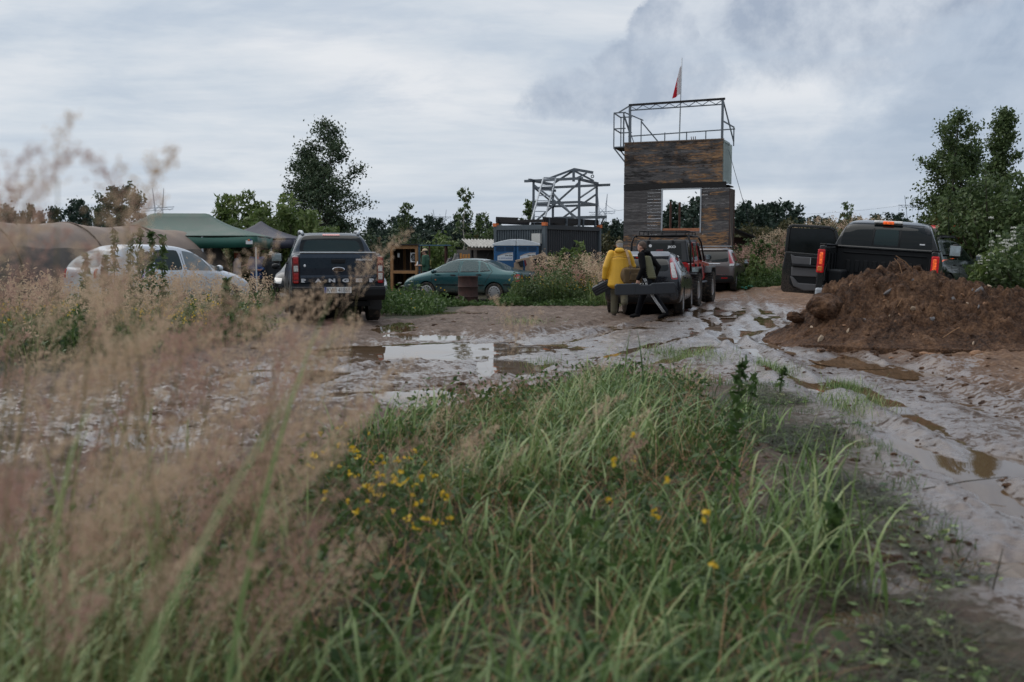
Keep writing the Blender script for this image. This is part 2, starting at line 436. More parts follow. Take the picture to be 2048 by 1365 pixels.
M['p_black'] = paint('black_paint', (0.007, 0.008, 0.009), 0.1, 0.20, 0.35, 0.65, 0.5)
M['p_teal'] = paint('teal_green_paint', (0.010, 0.070, 0.080), 0.4, 0.30, 0.7, 0.75)
M['p_white'] = paint('silver_white_paint', (0.58, 0.62, 0.67), 0.15, 0.35, 0.4, 0.6)
M['p_night'] = paint('midnight_paint', (0.013, 0.016, 0.022), 0.4, 0.26, 0.5, 0.6)
M['p_red'] = paint('red_paint', (0.46, 0.012, 0.014), 0.0, 0.32, 0.35, 0.9)
M['p_bronze'] = paint('bronze_grey_paint', (0.115, 0.10, 0.098), 0.6, 0.33, 0.35, 0.6)
M['p_grey'] = paint('mid_grey_paint', (0.15, 0.16, 0.18), 0.5, 0.33, 0.4, 0.6)
M['p_greenblack'] = paint('green_black_paint', (0.018, 0.030, 0.030), 0.4, 0.28, 0.5, 0.7)
M['p_beige'] = paint('faded_beige_paint', (0.34, 0.25, 0.18), 0.0, 0.6, 0.6, 0.9, 0.1)

def burntwood(name, char, thr):
    """weathered boards, charred in drifts and worn to raw orange wood in patches"""
    t = NT(name); o = t.coord(); r = t.info()
    sh = t.N.new('ShaderNodeVectorMath'); sh.operation = 'ADD'; t.L.new(o, sh.inputs[0])
    cb = t.N.new('ShaderNodeCombineXYZ'); t.L.new(t.math('MULTIPLY', r, 37.0), cb.inputs[0]); t.L.new(t.math('MULTIPLY', r, 91.0), cb.inputs[2]); t.L.new(cb.outputs[0], sh.inputs[1])
    grain = t.noise(t.mapping(sh.outputs[0], (7, 3, 5)), 1.0, 6, 0.7, 0.2)
    g = t.N.new('ShaderNodeNewGeometry').outputs['Position']
    big = t.noise(g, 0.62, 4, 0.55, 0.3); mid = t.noise(t.mapping(g, (0.8, 0.8, 4.5)), 1.6, 5, 0.65, 0.1)
    fine = t.noise(t.mapping(g, (2.4, 2.4, 15)), 1.5, 5, 0.72)
    grey = t.ramp(grain, [(0.28, (0.038, 0.036, 0.038)), (0.5, (0.110, 0.104, 0.104)), (0.70, (0.26, 0.245, 0.24))])
    grey = t.mix(t.rng(r, 0, 1, 0.0, 0.75, False), grey, (0.035, 0.032, 0.033))
    raw = t.ramp(grain, [(0.25, (0.14, 0.062, 0.025)), (0.5, (0.34, 0.18, 0.08)), (0.75, (0.48, 0.31, 0.16))])
    pm = t.math('ADD', t.math('MULTIPLY', big, 0.6), t.math('MULTIPLY', mid, 0.4))
    pm = t.math('ADD', pm, t.math('MULTIPLY', t.math('SUBTRACT', r, 0.5), 0.10))
    c = t.mix(t.math('MULTIPLY', t.rng(pm, thr, thr+0.06), t.rng(fine, 0.42, 0.56)), grey, raw)
    ch = t.math('ADD', t.math('MULTIPLY', t.noise(t.mapping(g, (0.8, 0.8, 2.6)), 1.1, 6, 0.66, 0.4), 0.55), t.math('MULTIPLY', fine, 0.45))
    c = t.mix(t.math('MULTIPLY', t.rng(ch, char, char+0.09), 0.95), c, (0.010, 0.009, 0.009))
    t.set(Base_Color=c, Roughness=0.8, Normal=t.bump(grain, 0.4, 0.01)); return t.m
M['plank_upper'] = burntwood('charred_board', 0.49, 0.475)
M['plank_lower'] = burntwood('weathered_board', 0.61, 0.525)
M['plank_black'] = simple('black_timber', (0.014, 0.013, 0.013), 0.8, var=0.5, scale=8, bump=0.4)
M['raw_wood'] = simple('raw_timber', (0.30, 0.155, 0.065), 0.75, var=0.35, scale=7, bump=0.2)
M['orange_board'] = simple('orange_board', (0.50, 0.22, 0.05), 0.7, var=0.3, scale=12)
M['old_wood'] = simple('grey_timber', (0.16, 0.12, 0.095), 0.85, var=0.4, scale=8, bump=0.3)
M['dark_wood'] = simple('dark_timber', (0.060, 0.040, 0.028), 0.85, var=0.4, scale=8, bump=0.3)
M['steel'] = simple('galvanised_steel', (0.13, 0.15, 0.17), 0.45, 0.55, 0.25, 5)
M['steel_dark'] = simple('grey_steel', (0.10, 0.12, 0.14), 0.5, 0.5, 0.25, 5)
M['steel_pale'] = simple('pale_steel', (0.42, 0.45, 0.48), 0.45, 0.3, 0.2, 5)
M['rust'] = simple('rusty_steel', (0.055, 0.026, 0.022), 0.8, 0.1, 0.5, 9, bump=0.3)
M['rust_post'] = simple('rusty_post', (0.085, 0.035, 0.024), 0.8, 0.0, 0.4, 9)
M['container_blue'] = simple('container_grey_blue', (0.072, 0.090, 0.102), 0.55, 0.0, 0.25, 3)
M['container_dark'] = simple('container_dark_grey', (0.014, 0.018, 0.022), 0.5, 0.0, 0.2, 3)
M['container_pale'] = simple('container_pale_green', (0.36, 0.42, 0.40), 0.6, 0.0, 0.35, 5)
M['orange_tag'] = simple('orange_corner', (0.60, 0.15, 0.04), 0.6)
M['wc_blue'] = simple('blue_polythene', (0.010, 0.085, 0.215), 0.42, var=0.18, scale=3)
M['wc_white'] = simple('white_polythene', (0.60, 0.63, 0.66), 0.45, var=0.10, scale=3)
M['eternit'] = simple('asbestos_sheet', (0.36, 0.35, 0.33), 0.85, var=0.3, scale=5, bump=0.3)
M['render_wall'] = simple('grey_render', (0.085, 0.078, 0.07), 0.9, var=0.3, scale=3, bump=0.3)
M['blue_steel'] = simple('blue_painted_steel', (0.075, 0.16, 0.24), 0.5, 0.1, 0.2)
M['bag_black'] = simple('black_bag', (0.012, 0.013, 0.016), 0.35, var=0.4, scale=8)
M['tent_green'] = simple('green_canopy', (0.014, 0.085, 0.062), 0.55, var=0.3, scale=1.5, bump=0.15, bscale=6)
M['tent_veiled'] = simple('veiled_green_canopy', (0.048, 0.092, 0.074), 0.55, var=0.3, scale=1.5, bump=0.15, bscale=6)  # roof green greyed to paint in the veil of blurred plumes before it
M['tent_navy'] = simple('navy_canopy', (0.034, 0.036, 0.056), 0.6, var=0.2, scale=1.5, bump=0.15, bscale=6)
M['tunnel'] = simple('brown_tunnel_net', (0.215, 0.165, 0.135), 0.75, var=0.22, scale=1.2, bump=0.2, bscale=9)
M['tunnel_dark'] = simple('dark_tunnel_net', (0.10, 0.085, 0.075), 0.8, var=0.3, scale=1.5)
M['skin'] = simple('skin', (0.46, 0.255, 0.185), 0.5, var=0.12, scale=14)
M['skin_b'] = simple('ruddy_skin', (0.44, 0.22, 0.165), 0.5, var=0.12, scale=14)
M['stone_pale'] = simple('pale_stone', (0.36, 0.27, 0.19), 0.8, var=0.3, scale=9, bump=0.2)
M['stone_grey'] = simple('grey_stone', (0.17, 0.16, 0.16), 0.75, var=0.3, scale=9, bump=0.2)
M['stone_ochre'] = simple('ochre_stone', (0.24, 0.13, 0.07), 0.8, var=0.3, scale=9, bump=0.2)
def soil(name, a, b, c):
    t = NT(name); g = t.N.new('ShaderNodeNewGeometry').outputs['Position']
    n = t.noise(g, 2.2, 8, 0.65, 0.3); f = t.noise(g, 26, 6, 0.7); k = t.noise(g, 9, 6, 0.68)
    col = t.ramp(t.math('ADD', t.math('MULTIPLY', n, 0.5), t.math('MULTIPLY', f, 0.5)), [(0.40, a), (0.5, b), (0.61, c)])
    nb = t.bump(k, 1.0, 0.17); nb = t.bump(f, 0.9, 0.035, nb)
    t.set(Base_Color=col, Roughness=t.rng(k, 0.35, 0.7, 0.55, 0.95), Normal=nb); t.b.inputs['Specular IOR Level'].default_value = 0.25; return t.m
M['soil'] = soil('dug_soil', (0.036, 0.019, 0.012), (0.118, 0.060, 0.033), (0.25, 0.138, 0.076))
M['soil_red'] = soil('red_soil', (0.06, 0.026, 0.014), (0.13, 0.062, 0.03), (0.20, 0.11, 0.06))
def ground_mat():
    t = NT('muddy_ground'); g = t.N.new('ShaderNodeNewGeometry').outputs['Position']
    at = t.N.new('ShaderNodeAttribute'); at.attribute_name = 'zone'
    sp = t.N.new('ShaderNodeSeparateColor'); t.L.new(at.outputs['Color'], sp.inputs[0])
    grassy, wet, ochre = sp.outputs[0], sp.outputs[1], sp.outputs[2]
    n0 = t.noise(g, 0.6, 6, 0.6, 0.4); n1 = t.noise(g, 3.2, 8, 0.66, 0.3); n2 = t.noise(g, 15, 8, 0.7); n3 = t.noise(g, 70, 5, 0.7)
    fld = t.math('ADD', t.math('MULTIPLY', n1, 0.5), t.math('MULTIPLY', n2, 0.5))
    mud = t.ramp(fld, [(0.36, (0.045, 0.029, 0.020)), (0.46, (0.112, 0.076, 0.056)), (0.54, (0.178, 0.128, 0.099)), (0.64, (0.25, 0.19, 0.152))])
    och = t.ramp(fld, [(0.36, (0.055, 0.026, 0.014)), (0.5, (0.170, 0.092, 0.050)), (0.63, (0.31, 0.20, 0.12))])
    mud = t.mix(t.math('MULTIPLY', ochre, t.rng(n0, 0.3, 0.6, 0.4, 1.0)), mud, och)
    turf = t.ramp(fld, [(0.34, (0.018, 0.016, 0.010)), (0.5, (0.045, 0.042, 0.022)), (0.64, (0.085, 0.075, 0.042))])
    gm = t.rng(t.math('ADD', grassy, t.math('MULTIPLY', t.math('SUBTRACT', n1, 0.5), 0.7)), 0.38, 0.62)
    col = t.mix(gm, mud, turf)
    w = t.math('ADD', wet, t.math('MULTIPLY', t.math('SUBTRACT', n1, 0.5), 1.5))
    w = t.math('ADD', w, t.math('MULTIPLY', t.math('SUBTRACT', n2, 0.5), 1.9))
    wm = t.math('MULTIPLY', t.rng(w, 0.455, 0.55), t.math('SUBTRACT', 1.0, gm))
    col = t.mix(t.math('MULTIPLY', wm, 0.55), col, (0.085, 0.063, 0.052))
    nb = t.bump(n2, 0.75, 0.07); nb = t.bump(n3, 0.6, 0.016, nb)
    mixn = t.N.new('ShaderNodeMix'); mixn.data_type = 'VECTOR'; t.L.new(t.math('MULTIPLY', wm, 0.8), mixn.inputs[0]); t.L.new(nb, mixn.inputs[4])
    nb2 = t.bump(n2, 0.12, 0.02); t.L.new(nb2, mixn.inputs[5])
    t.set(Base_Color=col, Roughness=t.math('ADD', t.rng(wm, 0, 1, 0.70, 0.20, False), t.math('MULTIPLY', wm, t.rng(n2, 0.35, 0.65, 0.0, 0.22))), Normal=mixn.outputs[1])
    t.val(t.b.inputs['Specular IOR Level'], t.rng(wm, 0, 1, 0.28, 0.55, False))
    t.set(Coat_Weight=t.math('MULTIPLY', wm, 0.9), Coat_Roughness=0.27, Coat_IOR=1.36, Coat_Normal=nb2)
    return t.m
M['ground'] = ground_mat()
def water():
    t = NT('puddle_water'); g = t.N.new('ShaderNodeNewGeometry').outputs['Position']
    t.set(Base_Color=(0.112, 0.072, 0.041), Roughness=0.03, IOR=1.33, Normal=t.bump(t.noise(g, 9, 2), 0.02, 0.01)); return t.m
M['water'] = water()
# ------------------------------------------------------------------ terrain
def seg_dist(x, y, pts):
    """signed-less distance to a polyline"""
    best = np.full(np.shape(x), 1e9)
    for (ax, ay), (bx, by) in zip(pts[:-1], pts[1:]):
        dx, dy = bx-ax, by-ay; L2 = dx*dx+dy*dy
        t = np.clip(((x-ax)*dx+(y-ay)*dy)/L2, 0, 1)
        best = np.minimum(best, np.hypot(x-ax-t*dx, y-ay-t*dy))
    return best
ROAD_A = [(3.4, 1.0), (3.5, 6.0), (3.9, 11.0), (4.3, 16.0), (5.3, 24.0), (8.2, 38.0), (11.0, 60.0)]
ROAD_B = [(-9.0, 3.0), (-5.0, 6.6), (-2.2, 9.6), (0.6, 13.2), (3.2, 19.0), (5.2, 26.0)]
# picture u, v of the middle, half width in x, half depth in y, depth of the basin
PUDDLES = [(838, 699, 1.15, 0.95, 0.085), (745, 700, 0.75, 0.75, 0.07), (792, 652, 0.42, 1.3, 0.07), (850, 671, 0.55, 0.7, 0.06), (848, 789, 0.50, 0.46, 0.085),
           (1012, 733, 0.30, 0.75, 0.075), (1040, 745, 0.28, 0.30, 0.05), (360, 893, 0.30, 0.24, 0.06), (585, 757, 0.34, 0.5, 0.05), (1257, 653, 0.40, 0.42, 0.06),
           (1402, 620, 0.60, 0.55, 0.06), (1400, 629, 0.5, 0.4, 0.05), (915, 622, 1.05, 0.62, 0.065), (1785, 737, 0.34, 0.52, 0.07), (1700, 720, 0.30, 0.5, 0.06),
           (280, 860, 0.35, 0.4, 0.05), (500, 740, 0.32, 0.5, 0.05), (1095, 690, 0.5, 0.8, 0.03), (640, 745, 0.28, 0.4, 0.04), (960, 692, 0.5, 0.6, 0.045), (690, 785, 0.2, 0.2, 0.035), (1345, 640, 0.4, 0.4, 0.04), (1790, 1168, 0.20, 0.13, 0.045), (1990, 1130, 0.26, 0.16, 0.038), (1715, 1240, 0.15, 0.10, 0.04), (1735, 884, 0.22, 0.24, 0.045), (1650, 768, 0.16, 0.4, 0.045), (1960, 930, 0.3, 0.4, 0.05)]
def base_h(x, y):
    x = np.asarray(x, float); y = np.asarray(y, float)
    z = -0.25*sstep(14, 34, y)*(1-0.55*sstep(3, 9, x))
    z = z + 0.55*sstep(9.0, 13.5, x-0.10*np.clip(y-15, 0, 30))*sstep(8, 14, y)
    # overgrown earth bank beyond the tower
    z = z + 1.75*np.exp(-(((x-17.0)/7.2)**2 + ((y-53)/8.5)**2)) + 0.9*np.exp(-(((x-13.5)/3.6)**2 + ((y-45)/4.0)**2))
    z = z + 0.9*np.exp(-(((x+10.0)/30.0)**2 + ((y-75)/14.0)**2))
    z = z + 0.05*fbm(x*0.22, y*0.22, 5, 3)*sstep(2, 10, y)
    return z
PUD = []
for (u, v, rx, ry, dp) in PUDDLES:
    Y = CAMZ*FPX/(v-510.0); p = pix(u, v, Y)
    z0 = float(base_h(p.x, p.y)); Y = (CAMZ-z0)*FPX/(v-510.0); p = pix(u, v, Y)
    PUD.append((p.x, p.y, rx, ry, dp, float(base_h(p.x, p.y))))
# outline of the uncut grass in front of the camera
GRASS_POLY = [(-6.5, 0.3), (-5.6, 2.4), (-3.0, 3.7), (-1.75, 4.7), (-1.1, 6.9), (-0.7, 8.5), (0.2, 9.6), (1.25, 10.6), (1.75, 9.6), (1.65, 8.0), (1.5, 6.4), (1.15, 5.0), (0.85, 3.6), (0.9, 0.3)]
def poly_sd(x, y, poly):
    x = np.asarray(x, float); y = np.asarray(y, float); ins = np.zeros(np.shape(x), bool); n = len(poly)
    for i in range(n):
        (ax, ay), (bx, by) = poly[i], poly[(i+1) % n]
        cnd = ((ay > y) != (by > y)) & (x < (bx-ax)*(y-ay)/((by-ay) if by != ay else 1e-9)+ax); ins ^= cnd
    d = seg_dist(x, y, poly+[poly[0]]); return np.where(ins, d, -d)
FLAT_POLY = [(0.7, 0.3), (0.9, 3.6), (1.2, 5.0), (1.5, 6.4), (1.6, 8.0), (1.7, 9.8), (2.6, 10.4), (2.9, 9.2), (2.75, 7.6), (2.45, 6.0), (2.1, 4.6), (2.0, 3.4), (2.3, 0.3)]
LEFT_POLY = [(-40, 10.3), (-7.2, 9.8), (-5.4, 10.6), (-4.2, 12.5), (-3.9, 15.5), (-4.6, 18.2), (-5.6, 22), (-6, 30), (-8, 70), (-80, 70), (-80, 10.3)]
MID_POLY = [(-2.2, 21.6), (-1.6, 24.5), (-1.2, 30.5), (0.6, 31.2), (2.6, 30.6), (2.5, 40), (4.0, 60), (-8, 70), (-7, 30), (-3.2, 26), (-2.9, 22)]
RIGHT_POLY = [(10.6, 12), (11.8, 16), (11.6, 21), (13.6, 27), (15.5, 34), (17, 60), (70, 60), (70, 8), (11, 8)]
BANK_POLY = [(9.2, 38.5), (13.2, 35.8), (16, 37), (60, 40), (60, 120), (4, 120), (9.5, 60)]
def grassiness(x, y):
    g = np.zeros(np.shape(x))
    for poly, soft in ((GRASS_POLY, 0.5), (FLAT_POLY, 0.7), (LEFT_POLY, 1.0), (MID_POLY, 0.9), (RIGHT_POLY, 1.2), (BANK_POLY, 1.5)):
        k = 0.52 if poly is FLAT_POLY else 1.0
        g = np.maximum(g, k*sstep(-soft*0.5, soft*0.5, poly_sd(x, y, poly)))
    far = sstep(62, 75, y); return np.maximum(g, np.maximum(far, sstep(0.5, -1.0, y)))
def wetness(x, y):
    dA = seg_dist(x, y, ROAD_A); dB = seg_dist(x, y, ROAD_B)
    w = 0.47*np.exp(-(dA/1.8)**4) + 0.45*np.exp(-(dB/2.9)**2)
    w = w + 0.30*np.exp(-((x-2.9)/0.8)**2-((y-9.0)/2.2)**2) + 0.30*np.exp(-((x-1.2)/1.3)**2-((y-14.5)/3.0)**2)
    w = w + 0.42*np.exp(-((x-2.1)/0.6)**2-((y-4.4)/1.6)**2)
    for (px, py, rx, ry, dp, z0) in PUD: w = w + 0.30*np.exp(-((x-px)/(rx*1.5))**2-((y-py)/(ry*1.5))**2)
    return np.clip(w, 0, 1)
def ground_h(x, y):
    x = np.asarray(x, float); y = np.asarray(y, float)
    z = base_h(x, y)
    gr = grassiness(x, y); mud = 1-gr
    for path, hw in ((ROAD_A, 0.80), (ROAD_A, 0.35), (ROAD_B, 0.75), (ROAD_B, 1.6)):
        d = seg_dist(x, y, path) + 0.10*fbm(x*0.7, y*0.5, 31, 2)
        z = z + mud*(-0.045*np.exp(-((d-hw)/0.16)**2) + 0.032*np.exp(-((d-hw-0.28)/0.10)**2)*(1+fbm(x*3, y*3, 35, 2)))
    nearf = sstep(60, 30, y); calm = 1-.38*sstep(.25, .6, wetness(x, y)+.3*fbm(x*.8, y*.6, 63, 2))
    z = z + mud*nearf*calm*(0.030*fbm(x*1.3, y*0.9, 3, 3) + 0.024*fbm(x*4.2, y*3.0, 7, 3) + 0.050*np.maximum(0, fbm(x*7, y*5.5, 13, 3)-.05) + 0.026*np.abs(fbm(x*13, y*11, 11, 2)) + 0.012*fbm(x*30, y*28, 15, 2))
    z = z + gr*nearf*0.02*fbm(x*2.3, y*2.3, 23, 3)
    for (px, py, rx, ry, dp, z0) in PUD:
        e = ((x-px)/rx)**2 + ((y-py)/ry)**2 + 0.55*fbm(x*2.2+px, y*1.8, 41, 3)
        z = z - dp*1.25*np.exp(-np.clip(e, 0, 60)**1.5*0.55)
    # ridge of pushed-up mud by the road edge, and the skirt round the soil heap
    z = z + 0.09*np.exp(-(((y-11.6-0.25*(x-4.7))/0.45)**2))*sstep(4.2, 5.2, x)*(1+0.8*fbm(x*3, y*3, 51, 3))
    z = z + 0.18*np.exp(-(((y-37.6)/0.8)**2))*sstep(8.6, 9.6, x)*sstep(15, 13.5, x)*(1+0.5*fbm(x*2, y*2, 57, 3))
    z = np.where(np.hypot(x, y) > 900, np.minimum(z, 0), z)
    return z
def H(x, y): return float(ground_h(np.array([x]), np.array([y]))[0])

def build_ground():
    fine = np.linspace(-radians(41), radians(41), 620)
    coarse = np.linspace(radians(41), 2*pi-radians(41), 60)[1:-1]
    az = np.concatenate([fine, coarse]); na = len(az)
    r = np.concatenate([[0.0, 0.5, 1.0, 1.4, 1.8], np.exp(np.linspace(math.log(2.1), math.log(48), 500)), np.exp(np.linspace(math.log(49), math.log(3000), 70))[0:]])
    nr = len(r)
    R, A = np.meshgrid(r, az, indexing='ij'); X = R*np.sin(A); Y = R*np.cos(A)
    # the sheet leaves from a point well behind the lens so that the near rows stay dense
    Z = ground_h(X, Y)
    V = np.stack([X, Y, Z], -1).reshape(-1, 3)
    i = np.arange(nr-1)[:, None]; j = np.arange(na)[None, :]; j2 = (j+1) % na
    F = np.stack([i*na+j, (i+1)*na+j, (i+1)*na+j2, i*na+j2], -1).reshape(-1, 4)
    F = F[:, ::-1]
    me = np_mesh('ground', V, F, M['ground'], True)
    g = grassiness(X, Y).ravel(); w = wetness(X, Y).ravel()
    och = (np.maximum(sstep(3.6, 5.4, X-0.0*Y)*sstep(8, 10.5, Y), 0.9*np.exp(-((X-2.3)/0.7)**2-((Y-10.6)/0.8)**2)) * 1.0).ravel()
    och = np.maximum(och, (sstep(33, 36.5, Y)*sstep(6, 8, X)).ravel())
    ca = me.color_attributes.new('zone', 'FLOAT_COLOR', 'POINT')
    ca.data.foreach_set('color', np.stack([g, w, och, np.ones_like(g)], -1).astype(np.float32).ravel())
    o = mobj('ground', me); tag(o, kind='structure')
    for (px, py, rx, ry, dp, z0) in PUD:
        n = 28; vs_ = [(0, 0, 0)] + [(rx*1.55*cos(2*pi*k/n), ry*1.55*sin(2*pi*k/n), 0) for k in range(n)]
        fs_ = [(0, 1+k, 1+(k+1) % n) for k in range(n)]
        me2 = bpy.data.meshes.new('puddle'); me2.from_pydata(vs_, [], fs_); me2.materials.append(M['water'])
        p = mobj('puddle', me2); p.location = (px, py, z0-0.033-0.25*max(0, dp-0.06)); tag(p, kind='structure')
    # thin water standing in every low spot of the wheel tracks
    xs = np.arange(-9, 7.6, .13); ys = np.concatenate([np.arange(3.0, 14, .13), np.arange(14, 34, .25)]); X, Y = np.meshgrid(xs, ys)
    w = np.clip(wetness(X, Y)*1.5, 0, 1)*(1-grassiness(X, Y)); nz = fbm(X*.55, Y*.42, 73, 3)
    Z = base_h(X, Y)-.017-.072*(1-w)+.022*nz-.05*sstep(19, 24, Y)*sstep(1, -1, X)-.016*sstep(2.4, 3.4, X)*sstep(19, 15, Y)-.010*sstep(16, 20, Y)
    nx, ny = len(xs), len(ys); i = np.arange(ny-1)[:, None]; j = np.arange(nx-1)[None, :]; F = np.stack([i*nx+j, i*nx+j+1, (i+1)*nx+j+1, (i+1)*nx+j], -1).reshape(-1, 4)
    keep = ((w.ravel()[F] > .25).any(1)); o = mobj('puddle', np_mesh('puddle', np.stack([X, Y, Z], -1).reshape(-1, 3), F[keep], M['water'], True)); tag(o, kind='structure')
build_ground()

# ------------------------------------------------------------------ soil heap
def stone_mesh(name, mat, seed):
    rnd = np.random.RandomState(seed)
    bm = bmesh.new(); bmesh.ops.create_icosphere(bm, subdivisions=1, radius=1)
    for v in bm.verts: v.co *= 0.75+0.45*rnd.rand()
    for v in bm.verts: v.co.z *= 0.65
    me = bpy.data.meshes.new(name); bm.to_mesh(me); bm.free(); me.materials.append(mat); return me
def heap_h(x, y):
    # crest behind, shoulder falling away to the right
    z = 0.86*np.exp(-(((x-5.75)/1.15)**2 + ((y-15.4)/1.15)**2)) + 0.42*np.exp(-(((x-6.8)/1.3)**2 + ((y-15.1)/1.1)**2)) \
        + 0.26*np.exp(-(((x-8.0)/1.5)**2 + ((y-14.5)/1.1)**2)) + 0.22*np.exp(-(((x-4.95)/0.55)**2 + ((y-15.0)/0.9)**2)) + 0.26*np.exp(-(((x-6.5)/2.0)**2+((y-14.0)/0.8)**2)) + 0.16*np.exp(-(((x-9.6)/1.4)**2+((y-14.0)/0.9)**2))
    return z
def build_heap():
    n = 420; m = 330
    X, Y = np.meshgrid(np.linspace(3.6, 11.2, n), np.linspace(12.0, 18.4, m))
    z = heap_h(X, Y); k = np.clip(z*2.2, 0, 1)
    z = z + k*(0.12*fbm(X*1.6, Y*1.6, 61, 3) + 0.17*(np.abs(fbm(X*4.2, Y*4.2, 67, 3))-0.20) + 0.11*fbm(X*9, Y*9, 71, 3) + 0.045*np.abs(fbm(X*24, Y*24, 77, 2)))
    cl = _hash(np.floor(X*7), np.floor(Y*7), 9); z = z + k*0.045*np.where(cl > 0.8, 1, 0)*np.sin((X*7 % 1)*pi)*np.sin((Y*7 % 1)*pi)
    edge = np.minimum(np.minimum(X-3.6, 11.2-X)/0.5, np.minimum(Y-12.0, 18.4-Y)/0.5); edge = np.clip(edge, 0, 1)
    gz = base_h(X, Y)
    z = np.where(z > 0.09, gz + z - 0.05, gz - 0.10)*edge + (gz-0.12)*(1-edge)
    org = np.array([6.2, 15.0, 0.0])
    V = np.stack([X, Y, z], -1).reshape(-1, 3) - org
    i = np.arange(m-1)[:, None]; j = np.arange(n-1)[None, :]
    F = np.stack([i*n+j, i*n+j+1, (i+1)*n+j+1, (i+1)*n+j], -1).reshape(-1, 4)
    o = mobj('soil_heap', np_mesh('soil_heap', V, F, M['soil'], True)); o.location = org
    tag(o, 'long heap of dug brown soil and stones beside the road behind the open-door pickup', 'soil heap')
    rnd = np.random.RandomState(4)
    def zat(x, y):
        a = (x-3.6)/(11.2-3.6)*(n-1); b = (y-12)/(18.4-12)*(m-1)
        return float(z[int(round(b)), int(round(a))])
    meshes = [stone_mesh('stone', M[k], 11+q) for q, k in enumerate(('stone_pale', 'stone_grey', 'stone_ochre', 'soil', 'soil_red', 'stone_pale'))]
    cnt = 0
    while cnt < 230:
        x, y = rnd.uniform(4.3, 10.0), rnd.uniform(12.6, 16.2)
        if heap_h(np.array(x), np.array(y)) < 0.12: continue
        s = o_s = mobj('stone', meshes[rnd.choice(6, p=[0.08, 0.14, 0.18, 0.34, 0.20, 0.06])], o)
        big = rnd.rand()
        r = 0.014+0.026*rnd.rand()+0.05*big**5
        s.location = (x-org[0], y-org[1], zat(x, y)+r*0.1); s.scale = (r*1.3, r, r*0.8); s.rotation_euler = tuple(rnd.uniform(0, 6.28, 3)); cnt += 1
    for k in range(150):
        x, y = rnd.uniform(3.9, 9.6), rnd.uniform(12.2, 13.7)
        s = mobj('clod', meshes[rnd.choice([3, 4, 3, 2])]); r = 0.012+0.05*rnd.rand()**2.5; s.location = (x, y, H(x, y)+r*.2); s.scale = (r*1.4, r, r*.8); s.rotation_euler = (0, 0, rnd.uniform(0, 6)); s.parent = o; s.location = (x-org[0], y-org[1], H(x, y)+r*.2)
    # dry stalks caught in it
    for k in range(9):
        x, y = rnd.uniform(4.9, 8.5), rnd.uniform(13.4, 15.2); h = zat(x, y)
        d = Vector((rnd.uniform(-.3, .3), rnd.uniform(-.2, .1), rnd.uniform(.05, .3)))
        MB().tube([(0, 0, 0), d*0.5+Vector((0.02, 0, 0.02)), d], 0.006, 5).build('dry_stalk', M['straw'], o).location = (x-org[0], y-org[1], h)
    # the loaf of soil at its left foot, and loose lumps on the road
    def lump(name, label, p, s, mat, seed, cat='soil lump'):
        rnd2 = np.random.RandomState(seed)
        bm = bmesh.new(); bmesh.ops.create_icosphere(bm, subdivisions=4, radius=1)
        co = np.array([v.co[:] for v in bm.verts]); off = rnd2.rand(3)*20
        dd = 1+0.28*fbm(co[:, 0]*1.7+off[0]+co[:, 2], co[:, 1]*1.7+off[1]-co[:, 2]*0.7, seed, 4)+0.10*fbm(co[:, 0]*7+co[:, 2]*5, co[:, 1]*7+off[2], seed+5, 3)
        for v, q in zip(bm.verts, dd): v.co *= q
        me = bpy.data.meshes.new(name); bm.to_mesh(me); bm.free(); me.materials.append(mat)
        for q in me.polygons: q.use_smooth = True
        l = mobj(name, me); l.location = p; l.scale = s; l.rotation_euler = (0.2, -0.25, rnd2.rand()*3); tag(l, label, cat); return l
    a = pix(1652, 612, 14.6); lump('soil_boulder', 'big pale-topped boulder of packed soil at the left foot of the heap', (a.x, a.y, a.z-0.02), (0.30, 0.26, 0.20), M['soil'], 3, 'boulder')
    a = pix(1590, 628, 15.0); lump('soil_lump', 'dark soil lump at the tip of the heap beside the open truck door', (a.x, a.y, a.z-0.05), (0.13, 0.10, 0.08), M['soil'], 5)
    a = pix(1893, 672, 13.0); lump('soil_lump', 'single dark soil clod lying on the sandy strip before the heap', (a.x, a.y, H(a.x, a.y)+0.03), (0.065, 0.06, 0.055), M['soil'], 7)
    a = pix(1690, 640, 13.9); lump('soil_lump', 'reddish earth lump low on the front of the heap', (a.x, a.y, H(a.x, a.y)+0.07), (0.17, 0.14, 0.11), M['soil_red'], 8)
    a = pix(1950, 730, 11.9); lump('soil_lump', 'flat orange stone-like clod on the churned soil in front of the heap', (a.x, a.y, H(a.x, a.y)+0.02), (0.08, 0.05, 0.025), M['stone_ochre'], 9)
build_heap()
